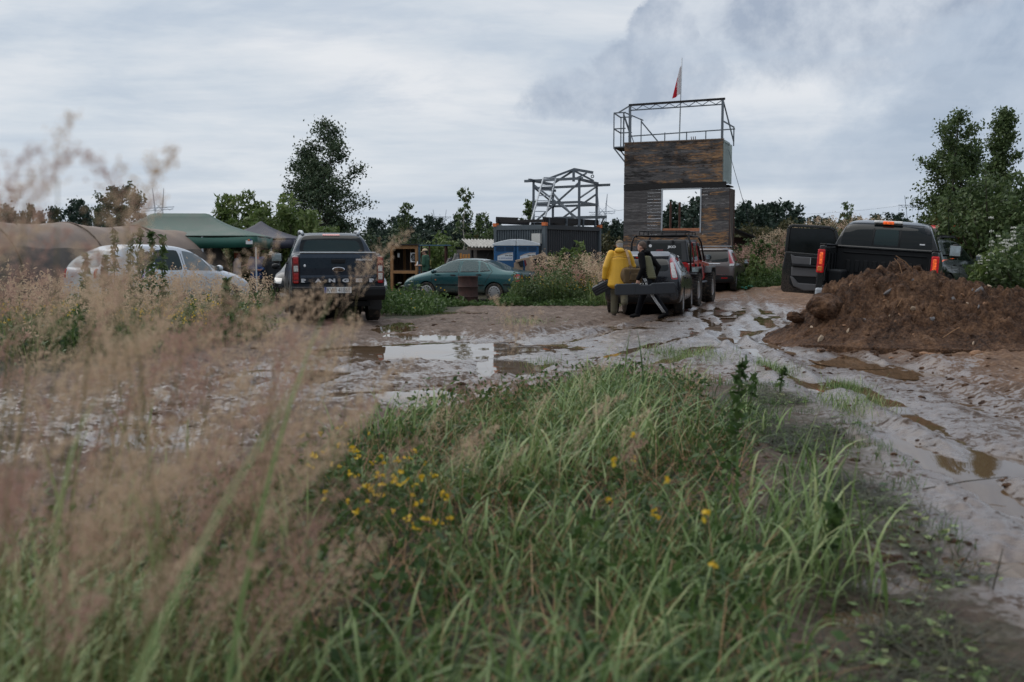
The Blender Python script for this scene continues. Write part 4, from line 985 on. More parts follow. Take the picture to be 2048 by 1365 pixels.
# ---- rounded cars from one set of side profiles
def sedan_profile():
    W = .865
    return [(0.0, .42, .70, .82, .70, .60), (0.04, .34, .84, .95, .80, .66), (0.10, .30, .88, 1.0, .83, .70, .01), (0.45, .26, .92, 1.03, .855, .72), (0.78, .24, .93, 1.06, W, .70), (1.15, .24, .94, 1.26, W, .61), (1.62, .24, .95, 1.40, W, .555), (2.1, .24, .945, 1.43, W, .555),
            (2.6, .24, .935, 1.40, W, .56), (3.02, .24, .92, 1.21, W, .60), (3.42, .24, .90, 1.0, W, .70), (3.85, .24, .82, .92, .855, .68), (4.25, .26, .70, .80, .81, .62), (4.44, .32, .60, .69, .72, .54), (4.5, .38, .54, .62, .60, .45)]
def teal_sedan():
    c = Car('sedan_car', 'dirty teal green saloon car with silver hubcaps standing in weeds behind the rusty drum', 'car', (1060, 580, 33.2), -66.0)
    P = M['p_teal']; B = M['black_plastic']
    c.shell(sedan_profile(), P, [(.93, .36, .315), (3.46, .36, .315)])
    c.wheels([(sx*.755, y, .315) for y in (.93, 3.46) for sx in (1, -1)], .315, .20, .68, 'hubcap')
    fw = [(2.28, .985), (3.22, .965), (2.72, 1.31), (2.28, 1.35)]
    rw = [(1.52, .995), (2.19, .985), (2.19, 1.355), (1.62, 1.345)]
    qw = [(1.12, 1.03), (1.46, 1.0), (1.54, 1.335), (1.36, 1.27)]
    for q in (fw, rw, qw): c.both('side_window', q, M['glass_clear'], rnd=.2)
    for ax in 'RL':
        for loop in ([(2.24, .40), (2.235, .97), (2.24, 1.375), (2.74, 1.335), (3.26, .96), (3.26, .42)], [(1.26, .62), (1.02, 1.0), (1.32, 1.30), (1.58, 1.375), (2.24, 1.375)]): c.line('door_gap', loop, ax, .014)
        for w_ in (fw, rw, qw):
            c.line('window_seal', [w_[0], w_[1]], ax, .02, M['black_plastic'], .010)
        c.patch('door_handle', [(2.36, .85), (2.54, .855), (2.54, .89), (2.36, .885)], ax, B, off=.03, n=(4, 2)); c.patch('door_handle', [(1.40, .87), (1.58, .87), (1.58, .905), (1.40, .905)], ax, B, off=.03, n=(4, 2))
        c.patch('rub_strip', [(1.30, .535), (3.08, .53), (3.08, .565), (1.30, .57)], ax, B, off=.012, n=(12, 2), rnd=0); c.patch('bumper_strip', [(.06, .56), (.60, .555), (.60, .60), (.06, .605)], ax, B, off=.014, n=(6, 2), rnd=0)
        c.patch('tail_lamp', [(.03, .68), (.20, .68), (.24, .90), (.06, .92)], ax, M['lamp_red'], off=.010, n=(4, 6), rnd=.4); c.patch('lamp_band', [(.03, .77), (.20, .77), (.21, .81), (.035, .81)], ax, M['lamp_white'], off=.014, n=(4, 2), rnd=.1)
        c.patch('side_repeater', [(3.08, .70), (3.12, .70), (3.12, .735), (3.08, .735)], ax, M['lamp_orange'], off=.012, n=(2, 2))
    for a in (-1, 1): c.patch('tail_lamp', [(a*.70, .69), (a*.58, .69), (a*.58, .89), (a*.69, .89)], 'B', M['lamp_red'], off=.010, n=(5, 6), rnd=.3)
    g = c.patch('rear_window', [(-.62, 1.06), (.62, 1.06), (.48, 1.365), (-.48, 1.365)], 'B', M['glass_clear'], n=(12, 8), rnd=.2, off=.008)
    c.patch('windscreen', [(-.66, 1.02), (.66, 1.02), (.50, 1.35), (-.50, 1.35)], 'F', M['glass_clear'], n=(12, 8), rnd=.2, off=.008)
    c.patch('rear_bumper', [(-.80, .36), (.80, .36), (.80, .60), (-.80, .60)], 'B', P, off=.03, n=(12, 5), rnd=.2); c.patch('bumper_strip', [(-.78, .555), (.78, .555), (.78, .60), (-.78, .60)], 'B', B, off=.042, n=(10, 2), rnd=0)
    c.patch('plate_recess', [(-.30, .66), (.30, .66), (.30, .82), (-.30, .82)], 'B', M['dark_gap'], off=.004, rnd=.1)
    c.line('boot_gap', [(-.56, .62), (-.56, .92), (-.60, 1.0)], 'B'); c.line('boot_gap', [(.56, .62), (.56, .92), (.60, 1.0)], 'B')
    MB().ball((0, -.005, .895), (.045, .012, .045), 14, 8).build('emblem', M['chrome'], c.root, True)
    c.mirror_(-1, (.98, 3.12, .99), (.20, .12, .14), P); c.mirror_(1, (.98, 3.12, .99), (.20, .12, .14), P)
    for sx in (-1, 1):
        for y in (1.55, 2.45):
            s_ = MB().box((sx*.36, y, .86), (.44, .14, .56), Matrix.Rotation(.18, 3, 'X')).box((sx*.36, y-.06, 1.20), (.22, .10, .18)).build('seat', M['black_plastic'], c.root, bevel=.05, seg=3)
    MB().tube([(0.1, 1.68, 1.44), (.1, 1.56, 1.60)], .006, 5).build('aerial', B, c.root)
teal_sedan()

def hatch_profile(L, W, Hh, belt, hood, rear_y=.42, tail=.92, clear=.26):
    """a hatchback or small off-roader: upright tail, long roof, short nose"""
    s_ = L/4.2
    return [(0.0, .40, tail-.22, tail-.08, W*.86, W*.74), (.03, clear+.07, tail-.10, tail+.02, W*.95, W*.80), (.10, clear+.02, belt-.04, tail+.12, W*.985, W*.80), (.20*s_, clear, belt, tail+.30, W, W*.75), (rear_y, clear, belt+.02, Hh-.06, W, W*.665), (rear_y+.22, clear, belt+.02, Hh-.005, W, W*.64), (1.5*s_, clear, belt+.01, Hh, W, W*.64), (2.05*s_, clear, belt, Hh-.015, W, W*.645),
            (2.5*s_, clear, belt-.01, Hh-.09, W, W*.67), (2.95*s_, clear, belt-.03, hood+.24, W, W*.72), (3.3*s_, clear, belt-.07, hood+.03, W, W*.80), (3.7*s_, clear, hood-.12, hood-.05, W*.985, W*.76), (4.0*s_, clear+.04, hood-.24, hood-.15, W*.92, W*.68), (4.15*s_, clear+.1, hood-.34, hood-.27, W*.80, W*.58), (4.2*s_, clear+.16, hood-.42, hood-.36, W*.66, W*.48)]

def small_parts(c, L, W, Hh, belt, hood, wheel, B=None, P=None, glass_=None, axles=(.72, 3.3)):
    s_ = L/4.2; g = glass_ or M['glass_dark']; B = B or M['black_plastic']
    c.both('side_window', [(1.60*s_, belt+.05), (2.74*s_, belt+.02), (2.28*s_, Hh-.12), (1.62*s_, Hh-.08)], g, rnd=.2)
    c.both('side_window', [(.74*s_, belt+.07), (1.53*s_, belt+.05), (1.55*s_, Hh-.08), (.92*s_, Hh-.10)], g, rnd=.25)
    for ax in 'RL':
        c.line('door_gap', [(1.56*s_, .40), (1.565*s_, belt+.02)], ax); c.line('door_gap', [(2.80*s_, .42), (2.84*s_, belt-.02)], ax); c.line('door_gap', [(1.02*s_, .62), (.86*s_, belt-.02)], ax)
        c.patch('door_handle', [(1.66*s_, belt-.12), (1.84*s_, belt-.12), (1.84*s_, belt-.085), (1.66*s_, belt-.085)], ax, P or B, off=.03, n=(4, 2)); c.patch('door_handle', [(1.10*s_, belt-.10), (1.26*s_, belt-.10), (1.26*s_, belt-.065), (1.10*s_, belt-.065)], ax, P or B, off=.03, n=(4, 2))
    c.patch('windscreen', [(-W*.76, hood+.06), (W*.76, hood+.06), (W*.60, Hh-.09), (-W*.60, Hh-.09)], 'F', g, n=(12, 8), rnd=.2, off=.007)

def dark_hatch():
    L, W, Hh, belt, hood = 4.35, .92, 1.50, .96, .98
    c = Car('hatchback_car', 'black and silver hatchback with tall white tail lamps right behind the two walking men', 'car', (1284, 600, 23.5), 14.5)
    P = M['p_night']; B = M['black_plastic']
    c.shell(hatch_profile(L, W, Hh, belt, hood, .55, .98), P, [(.78, .36, .325), (3.42, .36, .325)])
    c.wheels([(sx*.80, y, .325) for y in (.78, 3.42) for sx in (1, -1)], .325, .22, .66)
    small_parts(c, L, W, Hh, belt, hood, .325)
    g = c.patch('rear_window', [(-.62, 1.05), (.62, 1.05), (.54, 1.34), (-.54, 1.34)], 'B', M['glass_dark'], n=(12, 8), rnd=.3)
    c.patch('roof_spoiler', [(-.60, 1.36), (.60, 1.36), (.55, 1.47), (-.55, 1.47)], 'B', M['p_grey'], off=.05, n=(12, 4), rnd=.2, skirt=.06)
    c.patch('brake_lamp', [(-.2, 1.345), (.2, 1.345), (.2, 1.362), (-.2, 1.362)], 'B', M['lamp_red'], off=.03, n=(6, 1), rnd=0)
    for a in (-1, 1):
        l = c.patch('tail_lamp', [(a*.83, .86), (a*.68, .86), (a*.60, 1.36), (a*.68, 1.38)], 'B', M['lamp_red'], off=.010, n=(4, 10), rnd=.2)
        c.patch('lamp_lens', [(a*.81, .90), (a*.70, .90), (a*.625, 1.24), (a*.685, 1.25)], 'B', M['lamp_white'], off=.018, n=(4, 8), rnd=.2, parent=l)
        c.patch('reflector', [(a*.80, .52), (a*.62, .52), (a*.62, .57), (a*.80, .57)], 'B', M['lamp_red'], off=.012, n=(3, 2))
    c.patch('rear_bumper', [(-.84, .38), (.84, .38), (.84, .66), (-.84, .66)], 'B', P, off=.035, n=(14, 5), rnd=.2)
    c.patch('bumper_valance', [(-.66, .34), (.66, .34), (.66, .44), (-.66, .44)], 'B', B, off=.045, n=(10, 2), rnd=.1)
    c.plate_(.02, -.02, .80, 'KR 8B', parent=None)
    MB().ball((0, .03, .97), (.07, .015, .03), 14, 6).build('emblem', M['chrome'], c.root, True)
    for s_ in (-1, 1): c.mirror_(s_, (1.02, 3.0, 1.04), (.22, .12, .15))
dark_hatch()

def bronze_suv():
    L, W, Hh, belt, hood = 4.5, .92, 1.64, 1.04, 1.08
    c = Car('offroad_car', 'bronze grey family off-roader with silver roof bar parked under the wooden tower', 'car', (1420, 570, 38.0), 19)
    P = M['p_bronze']; B = M['black_plastic']
    c.shell(hatch_profile(L, W, Hh, belt, hood, .50, 1.04, .32), P, [(.86, .40, .36), (3.50, .40, .36)])
    c.wheels([(sx*.79, y, .36) for y in (.86, 3.50) for sx in (1, -1)], .36, .23, .64)
    small_parts(c, L, W, Hh, belt, hood, .36)
    c.patch('rear_window', [(-.68, 1.12), (.68, 1.12), (.57, 1.52), (-.57, 1.52)], 'B', M['glass_dark'], n=(12, 8), rnd=.25)
    c.patch('roof_spoiler', [(-.60, 1.54), (.60, 1.54), (.55, 1.61), (-.55, 1.61)], 'B', P, off=.05, n=(12, 3), rnd=.2, skirt=.06)
    for a in (-1, 1):
        c.patch('tail_lamp', [(a*.86, 1.06), (a*.72, 1.06), (a*.60, 1.56), (a*.68, 1.58)], 'B', M['lamp_red'], off=.012, n=(4, 10), rnd=.1)
        c.patch('lamp_lens', [(a*.86, .98), (a*.70, .98), (a*.72, 1.06), (a*.86, 1.06)], 'B', M['lamp_white'], off=.012, n=(4, 2), rnd=.1)
        c.patch('reflector', [(a*.66, .50), (a*.42, .50), (a*.42, .54), (a*.66, .54)], 'B', M['lamp_red'], off=.05, n=(3, 2))
        MB().tube([(a*.56, .85, 1.66), (a*.56, 1.0, 1.70), (a*.56, 2.2, 1.70), (a*.57, 2.4, 1.64)], .018, 6).build('roof_rail', B, c.root)
    MB().bar((-.66, 1.15, 1.735), (.66, 1.15, 1.735), .07, .03).build('roof_bar', M['steel_pale'], c.root)
    c.patch('rear_bumper', [(-.86, .38), (.86, .38), (.86, .62), (-.86, .62)], 'B', B, off=.04, n=(14, 4), rnd=.2); c.patch('chrome_strip', [(-.6, .635), (.6, .635), (.6, .66), (-.6, .66)], 'B', M['chrome'], off=.03, n=(10, 1), rnd=0)
    c.patch('chrome_strip', [(-.36, 1.045), (.36, 1.045), (.36, 1.07), (-.36, 1.07)], 'B', M['chrome'], off=.02, n=(6, 1), rnd=0); c.plate_(-.05, .02, .93, '4837SF')
    text_mesh('H', .07, M['chrome'], c.root, (0, .06, 1.12), name='emblem', extrude=.004, bold=.003)
    for s_ in (-1, 1): c.mirror_(s_, (1.06, 3.02, 1.12), (.24, .12, .18), P)
bronze_suv()

def dark_suv():
    L, W, Hh, belt, hood = 4.45, .91, 1.70, 1.06, 1.08
    c = Car('offroad_car', 'dark green-black off-roader with roof bars half hidden behind the black pickup', 'car', (1812, 560, 27.6), 41, dz=.10)
    P = M['p_greenblack']; B = M['black_plastic']
    c.shell(hatch_profile(L, W, Hh, belt, hood, .46, 1.04, .34), P, [(.86, .41, .37), (3.50, .41, .37)])
    c.wheels([(sx*.78, y, .37) for y in (.86, 3.50) for sx in (1, -1)], .37, .24, .62)
    small_parts(c, L, W, Hh, belt, hood, .37)
    c.patch('rear_window', [(-.68, 1.16), (.68, 1.16), (.57, 1.54), (-.57, 1.54)], 'B', M['glass_dark'], n=(12, 8), rnd=.25)
    for a in (-1, 1):
        c.patch('tail_lamp', [(a*.86, 1.02), (a*.50, 1.05), (a*.50, 1.11), (a*.84, 1.16)], 'B', M['lamp_lit'], off=.014, n=(5, 3), rnd=.1)
        MB().tube([(a*.56, .8, 1.70), (a*.56, 1.0, 1.76), (a*.56, 2.2, 1.76), (a*.57, 2.4, 1.70)], .02, 6).build('roof_rail', B, c.root)
    for y in (1.1, 1.9): MB().bar((-.68, y, 1.80), (.68, y, 1.80), .06, .03).build('roof_bar', B, c.root)
    c.patch('rear_bumper', [(-.86, .40), (.86, .40), (.86, .70), (-.86, .70)], 'B', B, off=.05, n=(14, 4), rnd=.2)
    for ax in 'RL':
        for y in (.86, 3.5): c.patch('arch_trim', [(y-.48, .46), (y-.40, .46), (y-.30, .78), (y-.36, .80)], ax, B, off=.012, n=(2, 5), rnd=0)
    for s_ in (-1, 1): c.mirror_(s_, (1.06, 3.0, 1.16), (.25, .13, .19))
    MB().tube([(.5, 1.9, 1.70), (.5, 1.8, 2.6)], .006, 5).build('aerial', B, c.root)
dark_suv()

def red_car():
    L, W, Hh, belt, hood = 4.2, .88, 1.62, .98, 1.0
    c = Car('hatchback_car', 'red car seen only by its roof and pillar beyond the dark off-roader', 'car', (1856, 545, 33.6), 42, dz=.36)
    P = M['p_red']
    c.shell(hatch_profile(L, W, Hh, belt, hood, .46, 1.0), P, [(.80, .36, .33), (3.34, .36, .33)])
    c.wheels([(sx*.76, y, .33) for y in (.80, 3.34) for sx in (1, -1)], .33, .21, .64)
    small_parts(c, L, W, Hh, belt, hood, .33)
    c.patch('rear_window', [(-.66, 1.08), (.66, 1.08), (.54, 1.50), (-.54, 1.50)], 'B', M['glass_dark'], n=(12, 8), rnd=.25)
    for a in (-1, 1): c.patch('tail_lamp', [(a*.82, .86), (a*.66, .86), (a*.64, 1.08), (a*.76, 1.10)], 'B', M['lamp_red'], off=.012, n=(4, 6))
red_car()

def white_mpv():
    L, W, Hh, belt, hood = 4.25, .87, 1.62, .98, .98
    c = Car('family_car', 'pale silver rounded family car parked among tall weeds before the brown tunnel', 'car', (160, 590, 22.6), 37.5)
    P = M['p_white']; B = M['black_plastic']
    pr = hatch_profile(L, W, Hh, belt, hood, .70, 1.02)
    c.shell(pr, P, [(.80, .36, .32), (3.44, .36, .32)])
    c.wheels([(sx*.75, y, .32) for y in (.80, 3.44) for sx in (1, -1)], .32, .20, .66, 'hubcap')
    g = M['glass_teal']
    c.both('side_window', [(.86, 1.06), (1.36, 1.04), (1.40, 1.49), (1.12, 1.40)], g, rnd=.4); c.both('side_window', [(1.44, 1.04), (2.16, 1.02), (2.14, 1.50), (1.48, 1.50)], g, rnd=.25)
    c.both('side_window', [(2.26, 1.02), (3.02, 1.0), (2.72, 1.40), (2.26, 1.49)], M['glass_clear'], rnd=.15); c.both('quarter_window', [(3.10, 1.0), (3.42, .99), (3.06, 1.22), (2.84, 1.34)], M['glass_clear'], rnd=.1)
    c.patch('rear_window', [(-.70, 1.10), (.70, 1.10), (.55, 1.48), (-.55, 1.48)], 'B', M['glass_clear'], n=(12, 8), rnd=.25)
    c.patch('windscreen', [(-.66, 1.04), (.66, 1.04), (.52, 1.50), (-.52, 1.50)], 'F', M['glass_clear'], n=(12, 8), rnd=.2)
    MB().bar((-.05, .13, 1.10), (.34, .16, 1.14), .02, .02).build('rear_wiper', B, c.root)
    for a in (-1, 1): c.patch('tail_lamp', [(a*.70, .86), (a*.60, .86), (a*.60, 1.06), (a*.68, 1.08)], 'B', M['lamp_red'], off=.012, n=(4, 6), rnd=.2)
    for ax in 'RL':
        c.patch('lamp_side', [(.06, .88), (.18, .89), (.20, 1.04), (.10, 1.05)], ax, M['lamp_red'], off=.012, n=(3, 4), rnd=.3)
        c.line('door_gap', [(2.22, .40), (2.20, 1.54)], ax); c.line('door_gap', [(3.2, .42), (3.24, .95)], ax); c.line('door_gap', [(1.10, .70), (1.40, 1.02)], ax); c.patch('door_handle', [(2.34, .86), (2.52, .86), (2.52, .90), (2.34, .90)], ax, P, off=.03, n=(4, 2))
    for s_ in (-1, 1): c.mirror_(s_, (1.0, 3.05, 1.06), (.22, .12, .16), P)
    for sx in (-1, 1):
        for y in (1.5, 2.35): MB().box((sx*.36, y, .92), (.44, .14, .60), Matrix.Rotation(.18, 3, 'X')).box((sx*.36, y-.07, 1.28), (.22, .10, .16)).build('seat', B, c.root, bevel=.05, seg=3)
white_mpv()

def facing_cars():
    # grey saloon nose-on, showing its corner to the right of the left pickup
    c = Car('saloon_car', 'grey car with large silver grille facing out past the slate pickup', 'car', (712, 600, 25.6), 163)
    L, W, Hh, belt, hood = 4.5, .92, 1.45, .96, .98
    pr = hatch_profile(L, W, Hh, belt, hood, .55, .98)
    # seen from its nose: measure from the front bumper
    c.root.location = c.root.location + Vector((-4.4*sin(radians(163)), -4.4*cos(radians(163)), 0))
    c.shell(pr, M['p_grey'], [(.80, .37, .33), (3.52, .37, .33)]); small_parts(c, L, W, Hh, belt, hood, .33, glass_=M['glass_teal'])
    c.wheels([(sx*.79, y, .33) for y in (.80, 3.52) for sx in (1, -1)], .33, .22, .66)
    gr = c.patch('grille', [(-.52, .38), (.52, .38), (.60, .70), (-.60, .70)], 'F', M['dark_gap'], off=.012, n=(10, 6), rnd=.3)
    fr = [(-.52, .38), (.52, .38), (.62, .58), (.58, .72), (-.58, .72), (-.62, .58), (-.52, .38)]
    c.line('grille_frame', fr, 'F', .035, M['chrome'], .03, parent=gr)
    for k in range(6): c.line('grille_bar', [(-.55, .43+.05*k), (.55, .43+.05*k)], 'F', .014, M['chrome'], .024, parent=gr)
    c.plate_(0.05, L+.02, .47, 'KR 10', axis='F')
    for a in (-1, 1): c.patch('headlamp', [(a*.84, .66), (a*.62, .64), (a*.60, .74), (a*.82, .77)], 'F', M['lamp_white'], off=.012, n=(5, 4), rnd=.1)
    # black off-roader nose-on, left of the left pickup
    c = Car('offroad_car', 'black off-roader facing out with its bonnet showing left of the slate pickup mirror', 'car', (598, 600, 27.5), 178)
    L, W, Hh, belt, hood = 4.6, .95, 1.68, 1.06, 1.10
    c.root.location = c.root.location + Vector((0, 4.5, 0))
    c.shell(hatch_profile(L, W, Hh, belt, hood, .5, 1.04, .34), M['p_black'], [(.88, .41, .37), (3.58, .41, .37)]); small_parts(c, L, W, Hh, belt, hood, .37)
    c.wheels([(sx*.80, y, .37) for y in (.88, 3.58) for sx in (1, -1)], .37, .24, .64)
    c.patch('grille', [(-.5, .50), (.5, .50), (.54, .76), (-.54, .76)], 'F', M['dark_gap'], off=.012, n=(10, 5), rnd=.2)
    for a in (-1, 1): c.patch('headlamp', [(a*.86, .72), (a*.62, .70), (a*.60, .84), (a*.84, .86)], 'F', M['lamp_white'], off=.012, n=(5, 4), rnd=.1); c.mirror_(a, (1.06, 3.1, 1.16), (.24, .13, .18))
    # beige scrap bodywork behind the saloon
    p = pix(1050, 560, 34.35); g = float(base_h(p.x, p.y)); z = lambda v: CAMZ+(510-v)*34.35/FPX-g; sx = lambda u: (u-1050)*34.35/FPX
    t = thing('scrap_bodywork', 'faded beige scrap car bodywork showing between the teal saloon and the blue toilets', 'scrap', (p.x, p.y, g))
    K = M['p_beige']
    def pl(name, pts, mat, y0=0, y1=.08): return MB().prism([(sx(a), z(b)) for a, b in pts], y0, y1, 'y').build(name, mat, t, bevel=.01)
    pl('roof_strip', [(1030, 521), (1046, 517), (1062, 514), (1090, 505), (1092, 511), (1064, 519), (1046, 521), (1032, 526)], K)
    pl('wing_panel', [(1052, 519), (1064, 517), (1070, 540), (1072, 600), (1045, 600), (1050, 540)], K, .0, .10)
    pl('window_hole', [(1036, 524), (1046, 521), (1047, 533), (1040, 534)], M['dark_gap'], -.005, .05); pl('rear_lamp', [(1048, 520), (1051, 519.5), (1054, 530), (1050, 533)], M['lamp_dark_red'], -.02, .05)
    pl('side_panel', [(1028, 526), (1046, 522), (1048, 600), (1028, 600)], K, .06, .12); pl('dark_hollow', [(1064, 520), (1090, 512), (1088, 560), (1070, 560)], M['dark_gap'], .1, .16)
facing_cars()

# ---- red off-roader with black hard top, rack and big tyres
def red_offroader():
    c = Car('offroad_car', 'red off-roader with black hard top, roof rack and huge mud tyres', 'off-roader', (1318, 590, 28.3), 19.5)
    P = M['p_red']; B = M['black_plastic']; T = simple('hard_top_black', (.016, .018, .021), .5, var=.15, bump=.06, bscale=120)
    W = .80
    # tub, hood and cowl
    tub = MB(); tub.prism([(.10, .72), (.10, 1.24), (2.55, 1.26), (2.75, 1.30), (4.05, 1.22), (4.10, .80), (3.0, .70), (.3, .66)], -W, W, 'x'); tb = tub.build('body', P, c.root, bevel=.03, seg=2)
    MB().box((0, 2.1, .62), (1.3, 3.9, .16)).build('chassis', M['underbody'], c.root)
    # hard top
    ht = MB(); ht.v = []; 
    lo = [(-.80, .10, 1.25), (.80, .10, 1.25), (.80, 2.62, 1.26), (-.80, 2.62, 1.26)]; hi = [(-.70, .22, 1.90), (.70, .22, 1.90), (.68, 2.20, 1.92), (-.68, 2.20, 1.92)]
    ht.add(lo+hi, [(3, 2, 1, 0), (4, 5, 6, 7), (0, 1, 5, 4), (1, 2, 6, 5), (2, 3, 7, 6), (3, 0, 4, 7)]); h = ht.build('hard_top', T, c.root, bevel=.05, seg=3)
    def quad(name, pts, mat, parent, t=.012):
        a = [Vector(p) for p in pts]; n = (a[1]-a[0]).cross(a[3]-a[0]).normalized()
        mb = MB(); mb.add([tuple(p+n*.006) for p in a]+[tuple(p-n*t) for p in a], [(0, 1, 2, 3), (7, 6, 5, 4), (0, 4, 5, 1), (1, 5, 6, 2), (2, 6, 7, 3), (3, 7, 4, 0)]); return mb.build(name, mat, parent)
    def rear(x, z): return (x, .10+(z-1.25)*.12/.65-.004, z)
    rw = quad('rear_window', [rear(-.60, 1.36), rear(.60, 1.36), rear(.56, 1.80), rear(-.56, 1.80)], M['glass_dark'], h)
    for (x, z, r, m) in ((-.45, 1.73, .035, 'white_print'), (-.30, 1.73, .045, 'white_print'), (.50, 1.42, .035, 'white_print')):
        q = rear(x, z); MB().lathe([(r, -.004), (r, .004), (0, .004)], 16, 'y', (q[0], q[1]-.012, q[2])).build('sticker', M[m], rw)
    q = rear(-.45, 1.715); MB().box((q[0], q[1]-.018, q[2]), (.05, .004, .025)).build('sticker_print', M['red_print'], rw)
    q = rear(.31, 1.69); text_mesh('JKO', .085, M['white_print'], rw, (q[0], q[1]-.012, q[2]), name='lettering', width=.24, bold=.006)
    for x in (-.36, .34): 
        q = rear(x, 1.83); MB().box((q[0], q[1]-.02, q[2]), (.06, .04, .10)).build('glass_hinge', B, rw)
    q = rear(-.02, 1.60); MB().box((q[0], q[1]-.04, q[2]), (.20, .05, .05)).build('brake_lamp', M['lamp_dark_red'], h)
    def side(sx, y, z): return (sx*(.80-(z-1.25)*.10/.66+.004), y, z)
    for sx in (1, -1):
        o_ = (1, -1)[sx < 0]
        def sq(name, pts, mat, par):
            p = [side(sx, a, b) for a, b in pts]; p = p if sx > 0 else list(reversed(p)); return quad(name, p, mat, par)
        sq('side_window', [(.34, 1.34), (.98, 1.34), (.98, 1.80), (.42, 1.80)], M['glass_dark'], h)
        # doors: red lower panels and red window frames
        for (a, b, top) in ((1.06, 1.78, 1.72), (1.84, 2.60, 2.34)):
            d = sq('door', [(a, .78), (b, .78), (b, 1.28), (a, 1.28)], P, c.root); f = sq('door_frame', [(a+.02, 1.28), (b, 1.28), (top, 1.84), (a+.04, 1.84)], P, c.root)
            f.location = (sx*.006, 0, 0); w = sq('door_window', [(a+.08, 1.32), (b-.10, 1.32), (top-.07, 1.78), (a+.09, 1.78)], M['glass_dark'], f); w.location = (sx*.010, 0, 0)
            v = sq('window_visor', [(a+.05, 1.74), (b-.14, 1.74), (top-.04, 1.82), (a+.06, 1.82)], B, f); v.location = (sx*.03, 0, 0)
            MB().ball((sx*.83, a+.10, 1.17), .05, 8, 6).build('door_handle', B, d, True); MB().box((sx*.82, b-.02, 1.16), (.04, .05, .06)).box((sx*.82, b-.02, .90), (.04, .05, .06)).build('door_hinge', P, d)
        MB().box((sx*.83, 2.72, 1.00), (.02, .10, .36)).build('cowl_vent', B, c.root, bevel=.02)
        # fenders and tyres
        for (y, L_) in ((.78, 1.02), (3.55, 1.05)):
            fn = MB(); fn.prism([(y-.55, .92), (y-.40, 1.13), (y+.40, 1.13), (y+.58, .80), (y+.50, .80), (y+.34, 1.06), (y-.36, 1.06), (y-.49, .92)], sx*.78, sx*1.03, 'x'); fn.build('fender', M['grey_plastic'] if False else simple('fender_grey', (.045, .050, .056), .55), c.root, bevel=.03, seg=2)
            MB().ball((sx*.4, y, .48), (.5, .09, .09)).build('axle', M['underbody'], c.root)
        MB().box((sx*.86, 2.15, .66), (.12, 1.7, .06)).build('side_step', M['steel_dark'], c.root, bevel=.02)
        tl = MB().box((sx*.70, .06, 1.00), (.15, .08, .26)).build('tail_lamp', B, c.root, bevel=.02); MB().box((sx*.70, .015, 1.02), (.11, .02, .17)).build('lamp_lens', M['lamp_dark_red'], tl)
        m_ = c.mirror_(sx, (.98, 2.58, 1.40), (.22, .12, .20))
        # rack feet run down to the body
        MB().tube([(sx*.86, .16, 1.0), (sx*.84, .16, 1.80), (sx*.78, .2, 1.99), (sx*.70, .25, 2.0)], .028, 8).build('rack_leg', B, c.root, True)
        MB().tube([(sx*.86, 2.66, 1.28), (sx*.80, 2.34, 1.85), (sx*.74, 2.25, 1.99)], .028, 8).build('rack_leg', B, c.root, True)
    MB().box((0, .085, 1.24), (1.50, .03, .05)).build('tailgate_rail', P, c.root)
    sp = MB().lathe([(.22, -.10), (.30, -.13), (.40, -.12), (.43, -.08), (.43, .08), (.40, .12), (.30, .13), (.22, .10)], 32, 'y', (-.02, -.08, 1.14)).build('spare_wheel', M['tyre'], c.root, True); MB().lathe([(.22, -.10), (.20, -.04), (.06, -.08), (0, -.08)], 20, 'y', (-.02, -.08, 1.14)).build('rim', B, sp, True)
    MB().box((0, -.06, .74), (1.55, .22, .16)).build('rear_bumper', B, c.root, bevel=.04, seg=2)
    c.wheels([(sx*.86, y, .47) for y in (.78, 3.55) for sx in (1, -1)], .47, .33, .52, 'six', knob=True)
    # roof rack
    rk = MB()
    for sx in (-1, 1):
        rk.tube([(sx*.72, .2, 2.02), (sx*.72, 2.25, 2.02)], .022, 6); rk.tube([(sx*.66, .35, 2.15), (sx*.66, 2.1, 2.15)], .016, 6)
        for y in (.35, .95, 1.55, 2.1): rk.tube([(sx*.66, y, 2.02), (sx*.66, y, 2.15)], .014, 6)
    for y in (.2, .6, 1.0, 1.4, 1.8, 2.25): rk.tube([(-.72, y, 2.02), (.72, y, 2.02)], .018, 6)
    for y in (.35, 2.1): rk.tube([(-.66, y, 2.15), (.66, y, 2.15)], .016, 6)
    for x in (-.4, 0, .4): rk.tube([(x, .35, 2.02), (x, .35, 2.15)], .012, 6)
    rk.build('roof_rack', B, c.root, True)
red_offroader()
# ------------------------------------------------------------------ buildings and structures
UNIT = MB().box((0, 0, 0), (1, 1, 1))
_unit = {}
def unit_box(mat, bevel=True):
    if mat.name not in _unit: _unit[mat.name] = UNIT.mesh('unit', mat)
    return _unit[mat.name]
def piece(name, mat, parent, c, size, rot=(0, 0, 0)):
    """one stick or board: a shared box set to its own size"""
    o = mobj(name, unit_box(mat), parent); o.location = c; o.scale = size; o.rotation_euler = rot; return o
def beam(name, mat, parent, a, b, w, h=None):
    a, b = Vector(a), Vector(b); d = b-a; o = mobj(name, unit_box(mat), parent)
    o.location = (a+b)/2; o.scale = (w, d.length, h or w)
    up = Vector((0, 0, 1)); dn = d.normalized()
    if abs(dn.dot(up)) > .98: up = Vector((0, 1, 0))
    r = dn.cross(up).normalized(); u = r.cross(dn)
    o.rotation_euler = Matrix((r, dn, u)).transposed().to_euler(); return o

